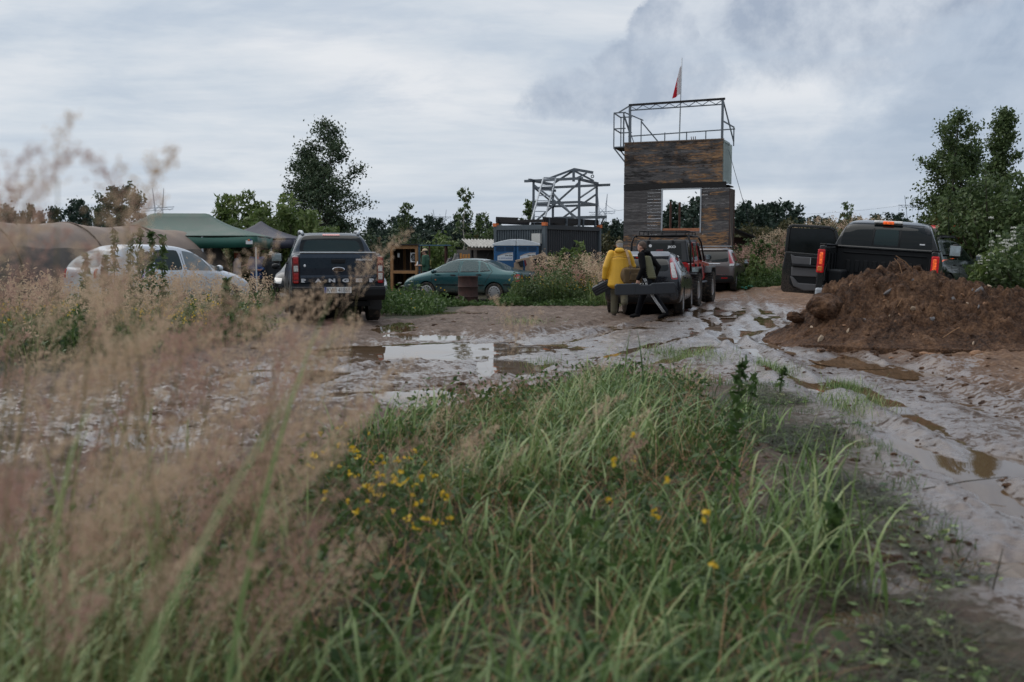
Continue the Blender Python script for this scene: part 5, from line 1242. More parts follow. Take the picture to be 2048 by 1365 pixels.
def tower():
    rnd = random.Random(5)
    # frame: x along the front from its left end, y back into the tower, z up
    a = pix(1247, 500, 47.0); b = pix(1457, 500, 45.2); d = (b-a); W = d.xy.length; rz = atan2(d.y, d.x)
    g = float(base_h(a.x, a.y))
    t = thing('wooden_tower', 'tall tower of charred and weathered boards with an open window hole', 'tower', (a.x, a.y, g), rz)
    def zpx(v, Y=46.2): return CAMZ+(510-v)*Y/FPX-g
    z_top_l, z_top_r = zpx(290, 47.0), zpx(281, 45.3); z_mid = zpx(368); z_sill = zpx(462); z_head = zpx(382)
    ztop = (z_top_l+z_top_r)/2
    Wu = W*0.935; D = 1.4
    wx0, wx1 = W*(1325-1247)/210, W*(1402-1247)/210
    bh = 0.148
    # lower cladding, boards broken round the window
    z = 0.0; row = 0
    cl = thing_part('lower_wall', t)
    while z < z_mid-0.30:
        h = bh-0.006
        if z+h > z_sill and z < z_head:
            spans = [(0, wx0), (wx1, W)]
        else:
            k = rnd.uniform(.35, .7)*W; spans = [(0, k), (k, W)] if row % 2 else [(0, W)]
        for (s0, s1) in spans:
            piece('plank', M['plank_lower'], cl, ((s0+s1)/2, -0.012+rnd.uniform(-.006, .006), z+bh/2), (s1-s0-.006, .026, h), (0, rnd.uniform(-.003, .003), 0))
        z += bh; row += 1
    zl = z
    up = thing_part('upper_wall', t); zz = zl+0.28; top = ztop-0.05
    n = int((top-zz)/0.125); hh = (top-zz)/n
    for k in range(n):
        c = rnd.uniform(.3, .7)*Wu; spans = [(0, c), (c, Wu)] if k % 3 == 1 else [(0, Wu)]
        for (s0, s1) in spans:
            piece('plank', M['plank_upper'], up, ((s0+s1)/2, -0.012+rnd.uniform(-.006, .006), zz+hh*(k+.5)), (s1-s0-.006, .026, hh-.006), (0, rnd.uniform(-.003, .003), 0))
    # dark band between the storeys and a capping board
    piece('fascia_board', M['plank_black'], t, (W*.485, -.035, zl+.14), (W*.97, .05, .27), (0, -.006, 0)); piece('capping_board', M['old_wood'], t, (Wu*.5, .02, ztop-.02), (Wu*1.01, .16, .05))
    # steel box behind the upper cladding, open window bay below
    piece('upper_box', M['container_pale'], t, (Wu*.5, D*.5+.02, (zz+ztop)/2-.05), (Wu*.995, D, ztop-zz-.1))
    for k in range(9): beam('side_rib', M['container_pale'], t, (Wu+.012, .12+.25*k, zz+.02), (Wu+.012, .12+.25*k, ztop-.08), .055, .10)
    for zc in (zz+.05, ztop-.10): beam('side_rail', M['container_pale'], t, (Wu+.03, .03, zc), (Wu+.03, D, zc), .07, .09)
    for k, x in enumerate((.04, W-.04)):
        for y in (.06, D): piece('corner_post', M['steel_dark'] if x < 1 else M['rust_post'], t, (x, y, zl/2), (.10, .10, zl))
    piece('lower_back', M['plank_black'], t, (wx0*.22, D, zl/2), (wx0*.4, .04, zl-.05)); piece('lower_back', M['plank_black'], t, ((wx1+W)/2, D, zl/2), (W-wx1-.1, .04, zl-.05)); piece('lower_back', M['plank_black'], t, (W/2, D+.005, z_sill/2-.08), (W-.1, .04, z_sill-.2))
    piece('side_board', M['plank_black'], t, (.02, D/2, zl/2), (.03, D, zl)); piece('side_board', M['dark_wood'], t, (W-.03, D/2, zl/2), (.03, D-.1, zl))
    piece('inner_floor', M['plank_black'], t, (W/2, D/2, zl+.12), (W-.1, D, .05))
    fr = thing_part('window_frame', t)
    for x in (wx0, wx1): piece('jamb', M['steel_pale'], fr, (x, -.03, (z_sill+z_head)/2-.05), (.055, .09, z_head-z_sill+.12))
    piece('head', M['steel_pale'], fr, ((wx0+wx1)/2, -.03, z_head+.03), (wx1-wx0+.05, .09, .06)); piece('sill_board', M['orange_board'] if False else simple('salmon_board', (.42, .17, .09), .75, var=.4), fr, ((wx0+wx1)/2, .02, z_sill-.02), (wx1-wx0-.06, .05, .24))
    # scaffold on the roof
    S = M['steel']; sc = thing_part('roof_scaffold', t); x0, x1 = W*(1257-1247)/210, Wu*.985
    ztl = zpx(217, 47); ztr = zpx(204, 45.3)
    beam('post', S, sc, (x0, .05, ztop-.05), (x0, .05, ztl), .10); beam('post', S, sc, (x1, .05, ztop-.05), (x1, .05, ztr), .10)
    beam('top_chord', M['plank_black'], sc, (x0-.05, .05, ztl), (x1+.1, .05, ztr), .11, .09); beam('bottom_chord', M['steel_dark'], sc, (x0, .05, ztl-.24), (x1, .05, ztr-.24), .05)
    k = 14
    for i in range(k):
        f0, f1 = i/k, (i+1)/k; p = lambda f, off: (x0+(x1-x0)*f, .05, ztl+(ztr-ztl)*f-off)
        beam('web_bar', M['steel_dark'], sc, p(f0, .22 if i % 2 else .04), p(f1, .04 if i % 2 else .22), .028)
    zr = ztop+.55
    beam('rear_rail', S, sc, (-.2, D, zr-.1), (x1+.35, D, zr+.02), .05)
    for f in (.35, .58, .78): beam('rail_post', S, sc, (x1*f, D, ztop-.1), (x1*f, D, zr), .045)
    beam('stay', S, sc, (x1, .05, ztr), (x1+.30, D, ztop), .05); beam('end_post', S, sc, (x1+.30, D, ztop-.2), (x1+.30, D, zr+.12), .05); beam('end_rail', S, sc, (x1, .05, zr+.25), (x1+.30, D, zr+.1), .05)
    # cage that juts out on the left
    cx0 = -W*(1247-1223)/210; zb = zpx(297, 47); zc = zpx(230, 47)
    for (x, y) in ((cx0, .15), (cx0+.02, 1.3), (cx0+.42, .3), (cx0+.42, 1.5), (-.08, .15), (-.05, 1.3)): beam('cage_post', S, sc, (x, y, zb), (x, y, zc-.05*y), .045)
    for zq in (zc, zb+.85, zb): 
        beam('cage_rail', S, sc, (cx0, .15, zq), (0, .15, zq), .05); beam('cage_rail', S, sc, (cx0, 1.3, zq-.06), (0, 1.3, zq-.06), .05); beam('cage_rail', S, sc, (cx0, .15, zq), (cx0, 1.3, zq-.06), .05)
    beam('cage_stay', S, sc, (x0, .05, ztl-.02), (cx0+.1, .5, zc+.05), .05); beam('cage_stay', S, sc, (-.05, .2, zc), (x0+.5, .6, zc-.35), .045); beam('cage_stay', S, sc, (x0+.45, .4, zc-.3), (x0+.45, .4, ztop), .04); beam('cage_stay', S, sc, (x0+.42, .5, zc-.4), (x0+1.25, .9, ztop-.05), .05)
    beam('cage_stay', S, sc, (-.08, .2, zc-.1), (-.08+.45, .3, ztop), .04); beam('cage_stay', S, sc, (cx0+.42, .3, zc-.1), (cx0+.75, .2, zb+.6), .04)
    piece('cage_floor', M['plank_black'], sc, (cx0/2, .75, zb-.02), (abs(cx0), 1.2, .05))
    for y in (.15, 1.3): beam('cage_bracket', S, sc, (cx0, y, zb-.03), (0.02, y, zb-.75), .06)
    # loose sticks on the roof, flag pole with a limp flag
    for q in range(3): beam('loose_stick', M['rust_post'], t, (Wu*.66+.07*q, .8, ztop-.05), (Wu*.655+.10*q-.05, .8, ztop+.24), .03)
    fx = W*(1352-1247)/210; zf = zpx(127, 46.8)
    fp = thing_at(t, 'flag_pole', 'thin steel flagpole with a limp white and red flag on the tower roof', 'flagpole', (fx, .6, ztop-.05))
    MB().tube([(0, 0, 0), (.03, 0, (zf-ztop)*.5), (.07, 0, zf-ztop+.05)], [.03, .026, .02], 8).build('pole', M['steel_pale'], fp, True)
    zt = zf-ztop-.28; zb2 = zt-1.28
    V = []; F = []; nu, nv = 10, 12
    for j in range(nv+1):
        for i in range(nu+1):
            u, v = i/nu, j/nv
            wdt = .08+.32*v; x = .05-wdt*u; y = .05*sin(u*9+v*2)*(0.4+v); zq = zt+(zb2-zt)*v-.10*u*(1-v)-.22*u*v
            V.append((x, y, zq))
    for j in range(nv):
        for i in range(nu): q = j*(nu+1)+i; F.append((q, q+1, q+nu+2, q+nu+1))
    for nm, cond, m in (('white_half', lambda i, j: i < nu*(1.15-j/nv*.75), 'flag_white'), ('red_half', lambda i, j: i >= nu*(1.15-j/nv*.75), 'flag_red')):
        if m not in M: M[m] = leafmat(m, [(.62, .58, .60), (.66, .62, .64)] if m == 'flag_white' else [(.42, .015, .03), (.48, .02, .035)], .4, .8)
        fs = [F[j*nu+i] for j in range(nv) for i in range(nu) if cond(i, j)]
        me = bpy.data.meshes.new(nm); me.from_pydata(V, [], fs); me.materials.append(M[m]); [setattr(p, 'use_smooth', True) for p in me.polygons]; mobj(nm, me, fp)
    # guy wires
    for (u, v, Y, lab) in ((1489, 420, 47, 'thin dark guy wire slanting from the tower top to the trees'), (1468, 482, 44.5, 'pale guy wire running steeply down beside the tower')):
        p0 = pix(1457, 300 if v == 420 else 395, 45.8); p1 = pix(u, v, Y)
        if v == 420: p1 = p0+(p1-p0)*2.0; p1.z = max(p1.z, base_h(p1.x, p1.y))
        else: p1.z = float(base_h(p1.x, p1.y))
        w = MB().tube([(0, 0, 0), tuple(p1-p0)], .012 if v == 420 else .02, 5).build('guy_wire', M['steel_dark'] if v == 420 else M['old_wood'], None); w.location = p0; tag(w, lab, 'wire')
def thing_part(name, parent):
    o = bpy.data.objects.new(name, None); o.empty_display_size = .1; COL.objects.link(o); o.parent = parent; return o
def thing_at(t, name, label, cat, loc):
    """a thing of its own that stands at a place measured in another's frame"""
    w = Matrix.Translation(t.location) @ Euler(t.rotation_euler).to_matrix().to_4x4() @ Vector(loc)
    return thing(name, label, cat, w, t.rotation_euler.z)
tower()

def container_hut():
    p = pix(1089, 500, 36.0); g = float(base_h(p.x, p.y)); al = radians(35)
    # frame: x along the long dark side from the near corner, y across the end towards the left
    t = thing('container_hut', 'grey steel container hut with dark long side and black timber kerb on its roof', 'container', (p.x, p.y, g), pi/2-al)
    L, W, Hh = 3.9, 2.15, 2.42+.0
    Hh = CAMZ+(510-450)*36/FPX-g
    def corr(name, n, length, depth, h, mat, parent):
        pts = []; s_ = length/n
        for i in range(n): pts += [(i*s_, 0), (i*s_+s_*.35, 0), (i*s_+s_*.5, depth), (i*s_+s_*.85, depth)]
        pts.append((length, 0)); V = []; F = []
        for (a, b) in pts: V += [(a, b, 0), (a, b, h)]
        for i in range(len(pts)-1): F.append((2*i, 2*i+2, 2*i+3, 2*i+1))
        me = bpy.data.meshes.new(name); me.from_pydata(V, [], F); me.materials.append(mat); return mobj(name, me, parent)
    a = corr('long_side', 26, L, .035, Hh-.12, M['container_dark'], t); a.location = (0, -.0, .06)
    e = corr('end_wall', 20, W, .04, Hh-.12, M['container_blue'], t); e.rotation_euler = (0, 0, pi/2); e.location = (0.0, 0, .06)
    for (x, y) in ((0, 0), (L, 0), (0, W), (L, W)): piece('corner_post', M['container_blue'], t, (x, y, Hh/2), (.13, .13, Hh))
    for z in (.06, Hh-.09):
        piece('rail', M['container_dark'], t, (L/2, -.02, z), (L-.13, .10, .15)); piece('rail', M['container_blue'] if z > 1 else M['container_dark'], t, (-.03, W/2, z), (.10, W-.13, .17)); piece('rail', M['container_dark'], t, (L/2, W, z), (L-.13, .1, .15)); piece('rail', M['container_dark'], t, (L, W/2, z), (.1, W-.13, .15))
    piece('back_wall', M['container_dark'], t, (L/2, W-.02, Hh/2), (L-.1, .03, Hh-.1)); piece('back_wall', M['container_dark'], t, (L-.02, W/2, Hh/2), (.03, W-.1, Hh-.1)); piece('roof', M['container_dark'], t, (L/2, W/2, Hh-.03), (L, W, .05))
    piece('door', M['plank_black'], t, (2.35, -.03, .98), (.62, .05, 1.9))
    w = piece('window', M['dark_gap'], t, (-.05, .62, 1.52), (.04, .80, .62)); f = piece('window_frame', M['wc_white'], t, (-.06, .25, 1.52), (.05, .06, .66)); piece('window_frame', M['container_blue'], t, (-.06, .62, 1.86), (.05, .85, .05))
    for (x, y) in ((-.02, -.02), (-.02, W), (L, -.02)): piece('corner_casting', M['orange_tag'], t, (x, y, Hh+.02), (.16, .16, .12))
    bx = piece('junction_box', simple('pale_box', (.50, .50, .47), .6, var=.3, scale=20), t, (-.10, .27, Hh-.50), (.14, .36, .36)); cb = MB().tube([(-.1, .25, Hh-.68), (-.1, .30, Hh-1.1), (-.11, .42, Hh-1.5)], .018, 6).build('cable', M['wc_white'], t)
    # black timber kerb
    kb = thing_part('roof_kerb', t)
    piece('kerb_board', M['plank_black'], kb, (L/2, .06, Hh+.17), (L, .06, .20)); piece('kerb_board', M['plank_black'], kb, (.08, W*.80, Hh+.20), (.06, W*.45, .20), (.05, 0, 0)); piece('kerb_board', M['plank_black'], kb, (.08, W*.3, Hh+.14), (.06, W*.6, .10)); piece('kerb_board', M['plank_black'], kb, (L/2, W-.05, Hh+.15), (L, .06, .18)); piece('kerb_board', M['plank_black'], kb, (L-.05, W/2, Hh+.15), (.06, W, .18))
    for x in (.3, 1.5, 2.7, 3.6): piece('kerb_post', M['steel_dark'], kb, (x, .01, Hh+.12), (.06, .06, .30))
    # steel frame standing on it
    def wz(v, Y): return CAMZ+(510-v)*Y/FPX
    C = pix(1158, 460, 38.0); A = pix(1067, 440, 39.2); Dp = pix(1193, 440, 40.2); Bp = Vector((A.x+Dp.x-C.x, A.y+Dp.y-C.y, 0))
    fr = thing('steel_frame', 'tall open frame of grey steel posts and diagonals standing on the container hut', 'steel frame', (C.x, C.y, 0))
    S = M['steel']; o = Vector((C.x, C.y, 0)); top = wz(362, 38.0); roof = g+Hh
    P = {'a': Vector((A.x, A.y, 0))-o, 'b': Bp-o, 'c': Vector((0, 0, 0)), 'd': Vector((Dp.x, Dp.y, 0))-o}
    def q(k, z): return (P[k].x, P[k].y, z)
    for k, z0 in (('a', roof), ('b', roof), ('c', wz(461, 38.0)), ('d', wz(448, 40))): beam('post', S, fr, q(k, z0), q(k, top), .095)
    def ext(k1, k2, z, e0, e1, w=.075, nm='top_beam'):
        p, r = P[k1], P[k2]; d = (r-p).normalized(); beam(nm, S, fr, tuple(p-d*e0+Vector((0, 0, z))), tuple(r+d*e1+Vector((0, 0, z))), w, w*1.3)
    ext('a', 'c', top+.05, .42, .15); ext('c', 'd', top+.02, .1, .15); ext('a', 'b', top+.05, .5, .05); ext('b', 'd', top-.06, .9, .6); ext('a', 'b', top-.18, -.8, .3)
    zm = roof+(top-roof)*.52
    for k1, k2 in (('a', 'c'), ('c', 'd'), ('b', 'd'), ('a', 'b')): ext(k1, k2, zm, 0, 0, .07, 'middle_rail')
    lo = roof+.15
    beam('diagonal', S, fr, q('a', top-.1), q('c', lo+.1), .058); beam('diagonal', S, fr, q('a', lo), q('c', top-.1), .058); beam('diagonal', S, fr, q('c', lo-.05), q('b', top-.3), .06)
    beam('diagonal', S, fr, q('c', top*.5+lo*.5+.1), q('d', top-.1), .052); beam('diagonal', S, fr, q('b', lo), q('d', top-.4), .06); beam('diagonal', S, fr, q('a', top-.2), q('b', lo+.9), .05)
    m = (P['a']+P['c'])*.2+(P['b']+P['d'])*.3; pk = Vector((P['c'].x-.16, P['c'].y+.9, wz(341, 38.8)))
    beam('ridge_strut', S, fr, tuple((P['a']+P['c'])*.5+Vector((0, 0, top+.1))-Vector((.25, 0, 0))), tuple(pk), .08); beam('king_post', S, fr, (pk.x, pk.y, top), tuple(pk), .10); beam('ridge_strut', S, fr, tuple(pk), (pk.x+.75, pk.y-.1, pk.z-.14), .10)
    beam('ridge_strut', S, fr, tuple(pk-Vector((0, 0, .05))), (pk.x+.78, pk.y, top+.02), .07); beam('ridge_strut', S, fr, tuple(pk-Vector((0, 0, .05))), (pk.x-.75, pk.y+.2, top-.05), .07); beam('ridge_strut', S, fr, (pk.x+.5, pk.y-.1, pk.z-.16), (pk.x-.05, pk.y, top+.05), .06)
    MB().lathe([(.05, -.012), (.07, 0), (.05, .012), (.035, 0)], 12, 'y', (pk.x+.72, pk.y-.1, pk.z-.28), True).build('hook_ring', M['steel_dark'], fr)
    ext('b', 'd', roof+(top-roof)*.24, -.05, .45, .09, 'side_shelf'); b_ = P['d']+(P['d']-P['b']).normalized()*.35
    beam('shelf_strut', S, fr, tuple(b_+Vector((0, 0, roof+(top-roof)*.24))), q('d', roof-.35), .05); beam('shelf_strut', S, fr, q('b', roof+(top-roof)*.22), (P['b'].x+.15, P['b'].y, roof), .05)
    # ladder leaning on it
    b0 = pix(1060, 451, 37.4); t0 = pix(1087, 356, 38.2); la = thing('ladder', 'pale aluminium ladder leaning up the steel frame on the container roof', 'ladder', b0)
    dd = t0-b0; side = Vector((.48, .12, 0))
    for k in (0, 1): beam('ladder_rail', M['steel_pale'], la, tuple(side*k), tuple(dd+side*k), .055, .04)
    for i in range(9): f = (i+.6)/9; beam('rung', M['steel_pale'], la, tuple(dd*f), tuple(dd*f+side), .035)
    beam('rung', M['steel_pale'], la, tuple(dd), tuple(dd+side), .05)
container_hut()

def toilets():
    a = pix(1010, 560, 35.0)
    for k, (u, lab) in enumerate(((1010, 'left blue portable toilet with domed white roof before the container hut'), (1055, 'right blue portable toilet with clear white web address panel before the hut'))):
        p = pix(u, 560, 34.9-.12*k); g = float(base_h(p.x, p.y)); zt = CAMZ+(510-492)*34.6/FPX-g
        t = thing('portable_toilet', lab, 'portable toilet', (p.x, p.y, g), radians(-2), group='blue portable toilets'); w = .385
        D = .9
        MB().box((0, D/2, zt/2), (w*2, D, zt)).build('cabin', M['wc_blue'], t, bevel=.03, seg=2)
        # half of the shared dome falls outwards
        s_ = -1 if k == 0 else 1; prof = []
        for i in range(9): f = i/8; prof.append((s_*(-w-.0+f*(2*w+.05)), zt+.03+.20*cos(f*1.35)))
        poly = [(s_*-w, zt)]+prof+[(s_*(w+.05), zt)]
        MB().prism(poly, -.05, D+.05, 'y').build('roof', M['wc_white'], t, bevel=.012)
        dr = MB().box((0, -.012, zt*.47), (w*1.75, .02, zt*.86)).build('door', M['wc_blue'], t, bevel=.01)
        for sx in (-1, 1):
            for q in range(3): MB().box((sx*w*.43, -.02, zt-.06-.045*q), (w*.72, .02, .020)).build('vent_slat', M['dark_gap'], t); MB().box((sx*w*.43, -.028, zt-.082-.045*q), (w*.74, .03, .014)).build('vent_slat', M['wc_blue'], t)
        z0 = zt-.26
        sg = MB().prism([(-.26, z0-.25), (.28, z0-.25), (.28, z0+.03), (.08, z0+.02), (-.12, z0-.03), (-.26, z0-.09)], -.034, -.026, 'y').build('sign', M['wc_white'], t)
        MB().prism([(-.25, z0-.10), (-.12, z0-.055), (.08, z0-.01), (.27, z0), (.27, z0+.02), (.08, z0+.012), (-.12, z0-.036), (-.25, z0-.082)], -.038, -.033, 'y').build('sign_swoosh', simple('brown_print', (.30, .20, .14), .6), sg)
        text_mesh('www.toitoi.pl', .055, M['blue_print'], sg, (.05, -.036, z0-.17), name='lettering', width=.40, bold=.002)
        text_mesh('234 234', .05, M['black_print'], sg, (.13, -.036, z0-.075), name='lettering', width=.26, bold=.003)
        MB().lathe([(.022, -.036), (.022, -.034), (.014, -.034), (.014, -.036)], 12, 'y', (-.20, 0, z0-.17), True).build('sign_mark', M['blue_print'], sg)
toilets()

def low_hut():
    p = pix(935, 500, 37.5); q = pix(1004, 500, 38.3); g = float(base_h(p.x, p.y)); d = q-p; L = d.xy.length
    t = thing('low_hut', 'low dark hut with a wavy pale grey sheet roof left of the blue toilets', 'hut', (p.x, p.y, g), atan2(d.y, d.x))
    z0 = CAMZ+(510-494)*37.5/FPX-g; z1 = CAMZ+(510-479)*39.5/FPX-g
    V = []; F = []; n = 96; L2 = L+.1
    for i in range(n+1):
        x = L2*i/n; w = .028*sin(i/n*2*pi*11)
        V += [(x, -.15, z0+w), (x+.85, 2.0, z1+w)]
    for i in range(n): F.append((2*i, 2*i+2, 2*i+3, 2*i+1))
    me = bpy.data.meshes.new('roof_sheet'); me.from_pydata(V, [], F); me.materials.append(M['eternit']); o = mobj('roof_sheet', me, t); m = o.modifiers.new('thickness', 'SOLIDIFY'); m.thickness = .02
    piece('eaves_board', M['old_wood'], t, (L/2, -.10, z0-.08), (L+.1, .05, .09)); piece('wall', M['render_wall'], t, (L*.70, .35, (z0-.10)/2), (L*.62, .12, z0-.1)); piece('wall', M['render_wall'], t, (L*.42, 1.1, (z0-.1)/2), (.12, 1.6, z0-.1)); piece('wall', M['render_wall'], t, (L*.72, 1.9, (z0-.1)/2), (L*.6, .12, z0-.1)); piece('post', M['plank_black'], t, (L*.22, .25, (z0-.1)/2), (.09, .09, z0-.1))
low_hut()

def kiosk():
    p = pix(784, 560, 38.0); q = pix(836, 560, 37.6); g = float(base_h(p.x, p.y)); d = q-p; W = d.xy.length
    t = thing('wooden_shelter', 'open-fronted shelter of raw timber with a dark flat roof and a poster inside', 'shelter', (p.x, p.y, g), atan2(d.y, d.x))
    zt = CAMZ+(510-491)*37.8/FPX-g; D = 1.15; R = M['raw_wood']; K = M['dark_wood']; dx = -.62
    for (x, y) in ((.02, 0), (W-.05, 0), (dx, D), (W+dx, D)): beam('post', R, t, (x, y, 0), (x, y, zt-.03), .085)
    beam('lintel', R, t, (0, -.01, zt-.07), (W, -.01, zt-.07), .05, .13); beam('side_lintel', R, t, (.02, .02, zt-.06), (dx, D, zt-.12), .05, .11); beam('shelf_board', R, t, (0, -.01, zt*.47), (W-.02, -.01, zt*.47), .05, .11); piece('counter', K, t, (W*.45, .45, zt*.47+.05), (W, .9, .04), (0, 0, 0))
    MB().prism([(-.06, -.12), (W+.08, -.12), (W+dx+.05, D+.12), (dx-.18, D+.12)], zt, zt+.05, 'z').build('roof', M['plank_black'], t)
    for i in range(9): x = dx+.07+(W)*i/9; piece('wall_plank', K if i != 4 else R, t, (x+.02, D-.02, zt/2), (W/9-.012, .025, zt-.1))
    for i in range(7): f = (i+.5)/7; piece('side_plank', M['old_wood'] if i % 3 else R, t, (.02+(dx)*f, D*f, zt/2-.03), (.022, D/7-.012+.05, zt-.12), (0, 0, atan2(-dx, D)))
    piece('side_panel', simple('dark_green_panel', (.012, .06, .05), .6), t, (dx*.62-.04, D*.55, zt*.48), (.02, .62, zt*.78), (0, 0, atan2(-dx, D)))
    for i in range(5): x = W+.0+dx*(i+.5)/5; piece('side_plank', K, t, (x-.04, D*(i+.5)/5, zt/2), (.022, D/5+.03, zt-.1), (0, 0, atan2(-dx, D)))
    ps = piece('poster', M['white_print'], t, (W*.74, .25, zt*.76), (.30, .012, .36))
    o = MB().ball((0, -.012, 0), (.13, .003, .15), 16, 8).build('poster_print', M['black_print'], t); o.location = (W*.74, .245, zt*.76)
    sp = MB()
    rr = random.Random(3)
    for i in range(16): a = rr.uniform(0, 6.28); r = rr.uniform(.02, .10); sp.box((cos(a)*r, -.017, sin(a)*r*1.1), (rr.uniform(.01, .035), .003, rr.uniform(.01, .03)))
    s_ = sp.build('poster_spots', M['steel_pale'], t); s_.location = (W*.74, .245, zt*.76); s_['kind'] = 'stuff'
    piece('target_card', M['white_print'], t, (W*.12, .30, zt*.80), (.09, .01, .16)); beam('inner_post', R, t, (W*.36, .8, zt*.5), (W*.37, .8, zt-.05), .05)
kiosk()

def small_yard():
    # thin blue canopy on rusty posts with a blue bench under it
    a = pix(836, 560, 39.5); b = pix(897, 560, 39.5); g = float(base_h(a.x, a.y)); W = (b-a).xy.length; zt = CAMZ+(510-491)*39.5/FPX-g
    t = thing('flat_canopy', 'thin flat blue canopy on rusty posts beside the timber shelter', 'canopy', (a.x, a.y, g))
    piece('roof_sheet', M['blue_steel'], t, (W*.5, .5, zt), (W+.1, 1.2, .035))
    for f, m in ((.05, 'blue_steel'), (.38, 'rust_post'), (.90, 'rust_post')): beam('post', M[m], t, (W*f, 0, 0), (W*f, 0, zt-.02), .07)
    for f in (.05, .9): beam('post', M['rust_post'], t, (W*f, 1.0, 0), (W*f, 1.0, zt-.02), .06)
    b2 = thing('trestle_table', 'blue steel trestle table under the flat blue canopy', 'table', (a.x+W*.62, a.y-.3, g))
    piece('table_top', M['blue_steel'], b2, (0, 0, .80), (.95, .4, .04)); piece('lower_shelf', M['blue_steel'], b2, (0, 0, .55), (.9, .36, .03))
    for x in (-.42, .42):
        for y in (-.16, .16): beam('leg', M['blue_steel'], b2, (x, y, 0), (x, y, .79), .035)
    c = pix(866, 540, 39.1); s_ = thing('red_crate', 'red plastic crate lying on the shelf of the blue trestle table', 'crate', (a.x+W*.50, a.y-.3, g+.565)); 
    piece('crate_floor', M['red_print'], s_, (0, 0, .01), (.30, .22, .02))
    for (x, y, w, d) in ((0, -.105, .30, .015), (0, .105, .30, .015), (-.143, 0, .015, .20), (.143, 0, .015, .20)): piece('crate_side', M['red_print'], s_, (x, y, .08), (w, d, .12))
    # black rubbish bags and an orange board
    for i, (u, v, r, lab) in enumerate(((901, 532, .32, 'black rubbish sack leaning by the rusty canopy post'), (915, 524, .36, 'tall black rubbish sack second from the canopy post'), (925, 530, .30, 'black rubbish sack touching the orange boards'))):
        p = pix(u, v, 37.6); rn = np.random.RandomState(i+3); bm = bmesh.new(); bmesh.ops.create_icosphere(bm, subdivisions=3, radius=1)
        for vv in bm.verts:
            n_ = float(fbm(np.array([vv.co.x*2+i*5]), np.array([vv.co.z*2+vv.co.y*2]), 5, 3)[0]); vv.co *= 1+.28*n_; vv.co.z *= 1.15
            if vv.co.z > .8: vv.co.x *= .6; vv.co.y *= .6
        me = bpy.data.meshes.new('rubbish_sack'); bm.to_mesh(me); bm.free(); me.materials.append(M['bag_black']); [setattr(q, 'use_smooth', True) for q in me.polygons]
        o = mobj('rubbish_sack', me); gz = float(base_h(p.x, p.y)); hgt = p.z-gz+.25; o.location = (p.x, p.y, gz+hgt*.5); o.scale = (r, r, hgt*.48); tag(o, lab, 'rubbish sack', 'black rubbish sacks')
    p = pix(928, 560, 37.2); gz = float(base_h(p.x, p.y)); t = thing('board_stack', 'bright orange upright boards beside the black rubbish sacks', 'boards', (p.x, p.y, gz)); zt = CAMZ+(510-507)*37.2/FPX-gz
    for i in range(4): piece('plank', M['orange_board'], t, (-.10+.085*i, .02*(i % 2), zt/2-.02*(i % 3)), (.075, .03, zt-.04*(i % 2)), (0, .02*(i-1), 0))
    # rusty drum in front of the saloon
    p = pix(936, 600, 30.2); gz = float(base_h(p.x, p.y)); h = .92; r = .30
    t = thing('oil_drum', 'rusty dark red-brown oil drum standing before the teal saloon', 'drum', (p.x, p.y, gz-.02)); prof = [(0, 0), (r, 0), (r+.012, .01), (r, .03)]
    for z in (.30, .60): prof += [(r, z-.03), (r+.018, z), (r, z+.03)]
    prof += [(r, h-.03), (r+.014, h-.01), (r+.01, h), (r-.02, h), (r-.02, h-.02), (0, h-.02)]
    MB().lathe(prof, 32, 'z').build('drum_body', M['rust'], t, True).data.set_sharp_from_angle(angle=radians(40)); MB().lathe([(.03, 0), (.03, .02), (0, .02)], 10, 'z', (.14, -.08, h-.02)).build('bung', M['rust_post'], t)
    # litter
    p = pix(1143, 592, 31.0); o = MB()
    o.lathe([(.09, 0), (.055, .10), (.035, .16), (.05, .20), (.045, .25), (0, .27)], 10, 'z'); o.box((-.06, 0, .20), (.09, .03, .05), Matrix.Rotation(.5, 3, 'Y')); w = o.build('crumpled_paper', M['white_petal'] if False else M['white_print'], None, True); w.location = (p.x, p.y, base_h(p.x, p.y)); tag(w, 'crumpled white paper lying at the foot of the reeds', 'litter')
    for (u, v, lab) in ((1489, 541, 'small flat teal scrap lying in the verge weeds'), (1502, 546, 'longer teal scrap nearest the muddy road in the verge')):
        p = pix(u, v, 38.2); gz = H(p.x, p.y); o = MB().box((0, 0, .10), (.22, .10, .03), Matrix.Rotation(.3, 3, 'Y')).box((.08, .02, .13), (.12, .08, .03)).build('teal_scrap', simple('teal_plastic', (.05, .34, .28), .5), None, bevel=.01); o.location = (p.x, p.y, gz); tag(o, lab, 'litter')
small_yard()

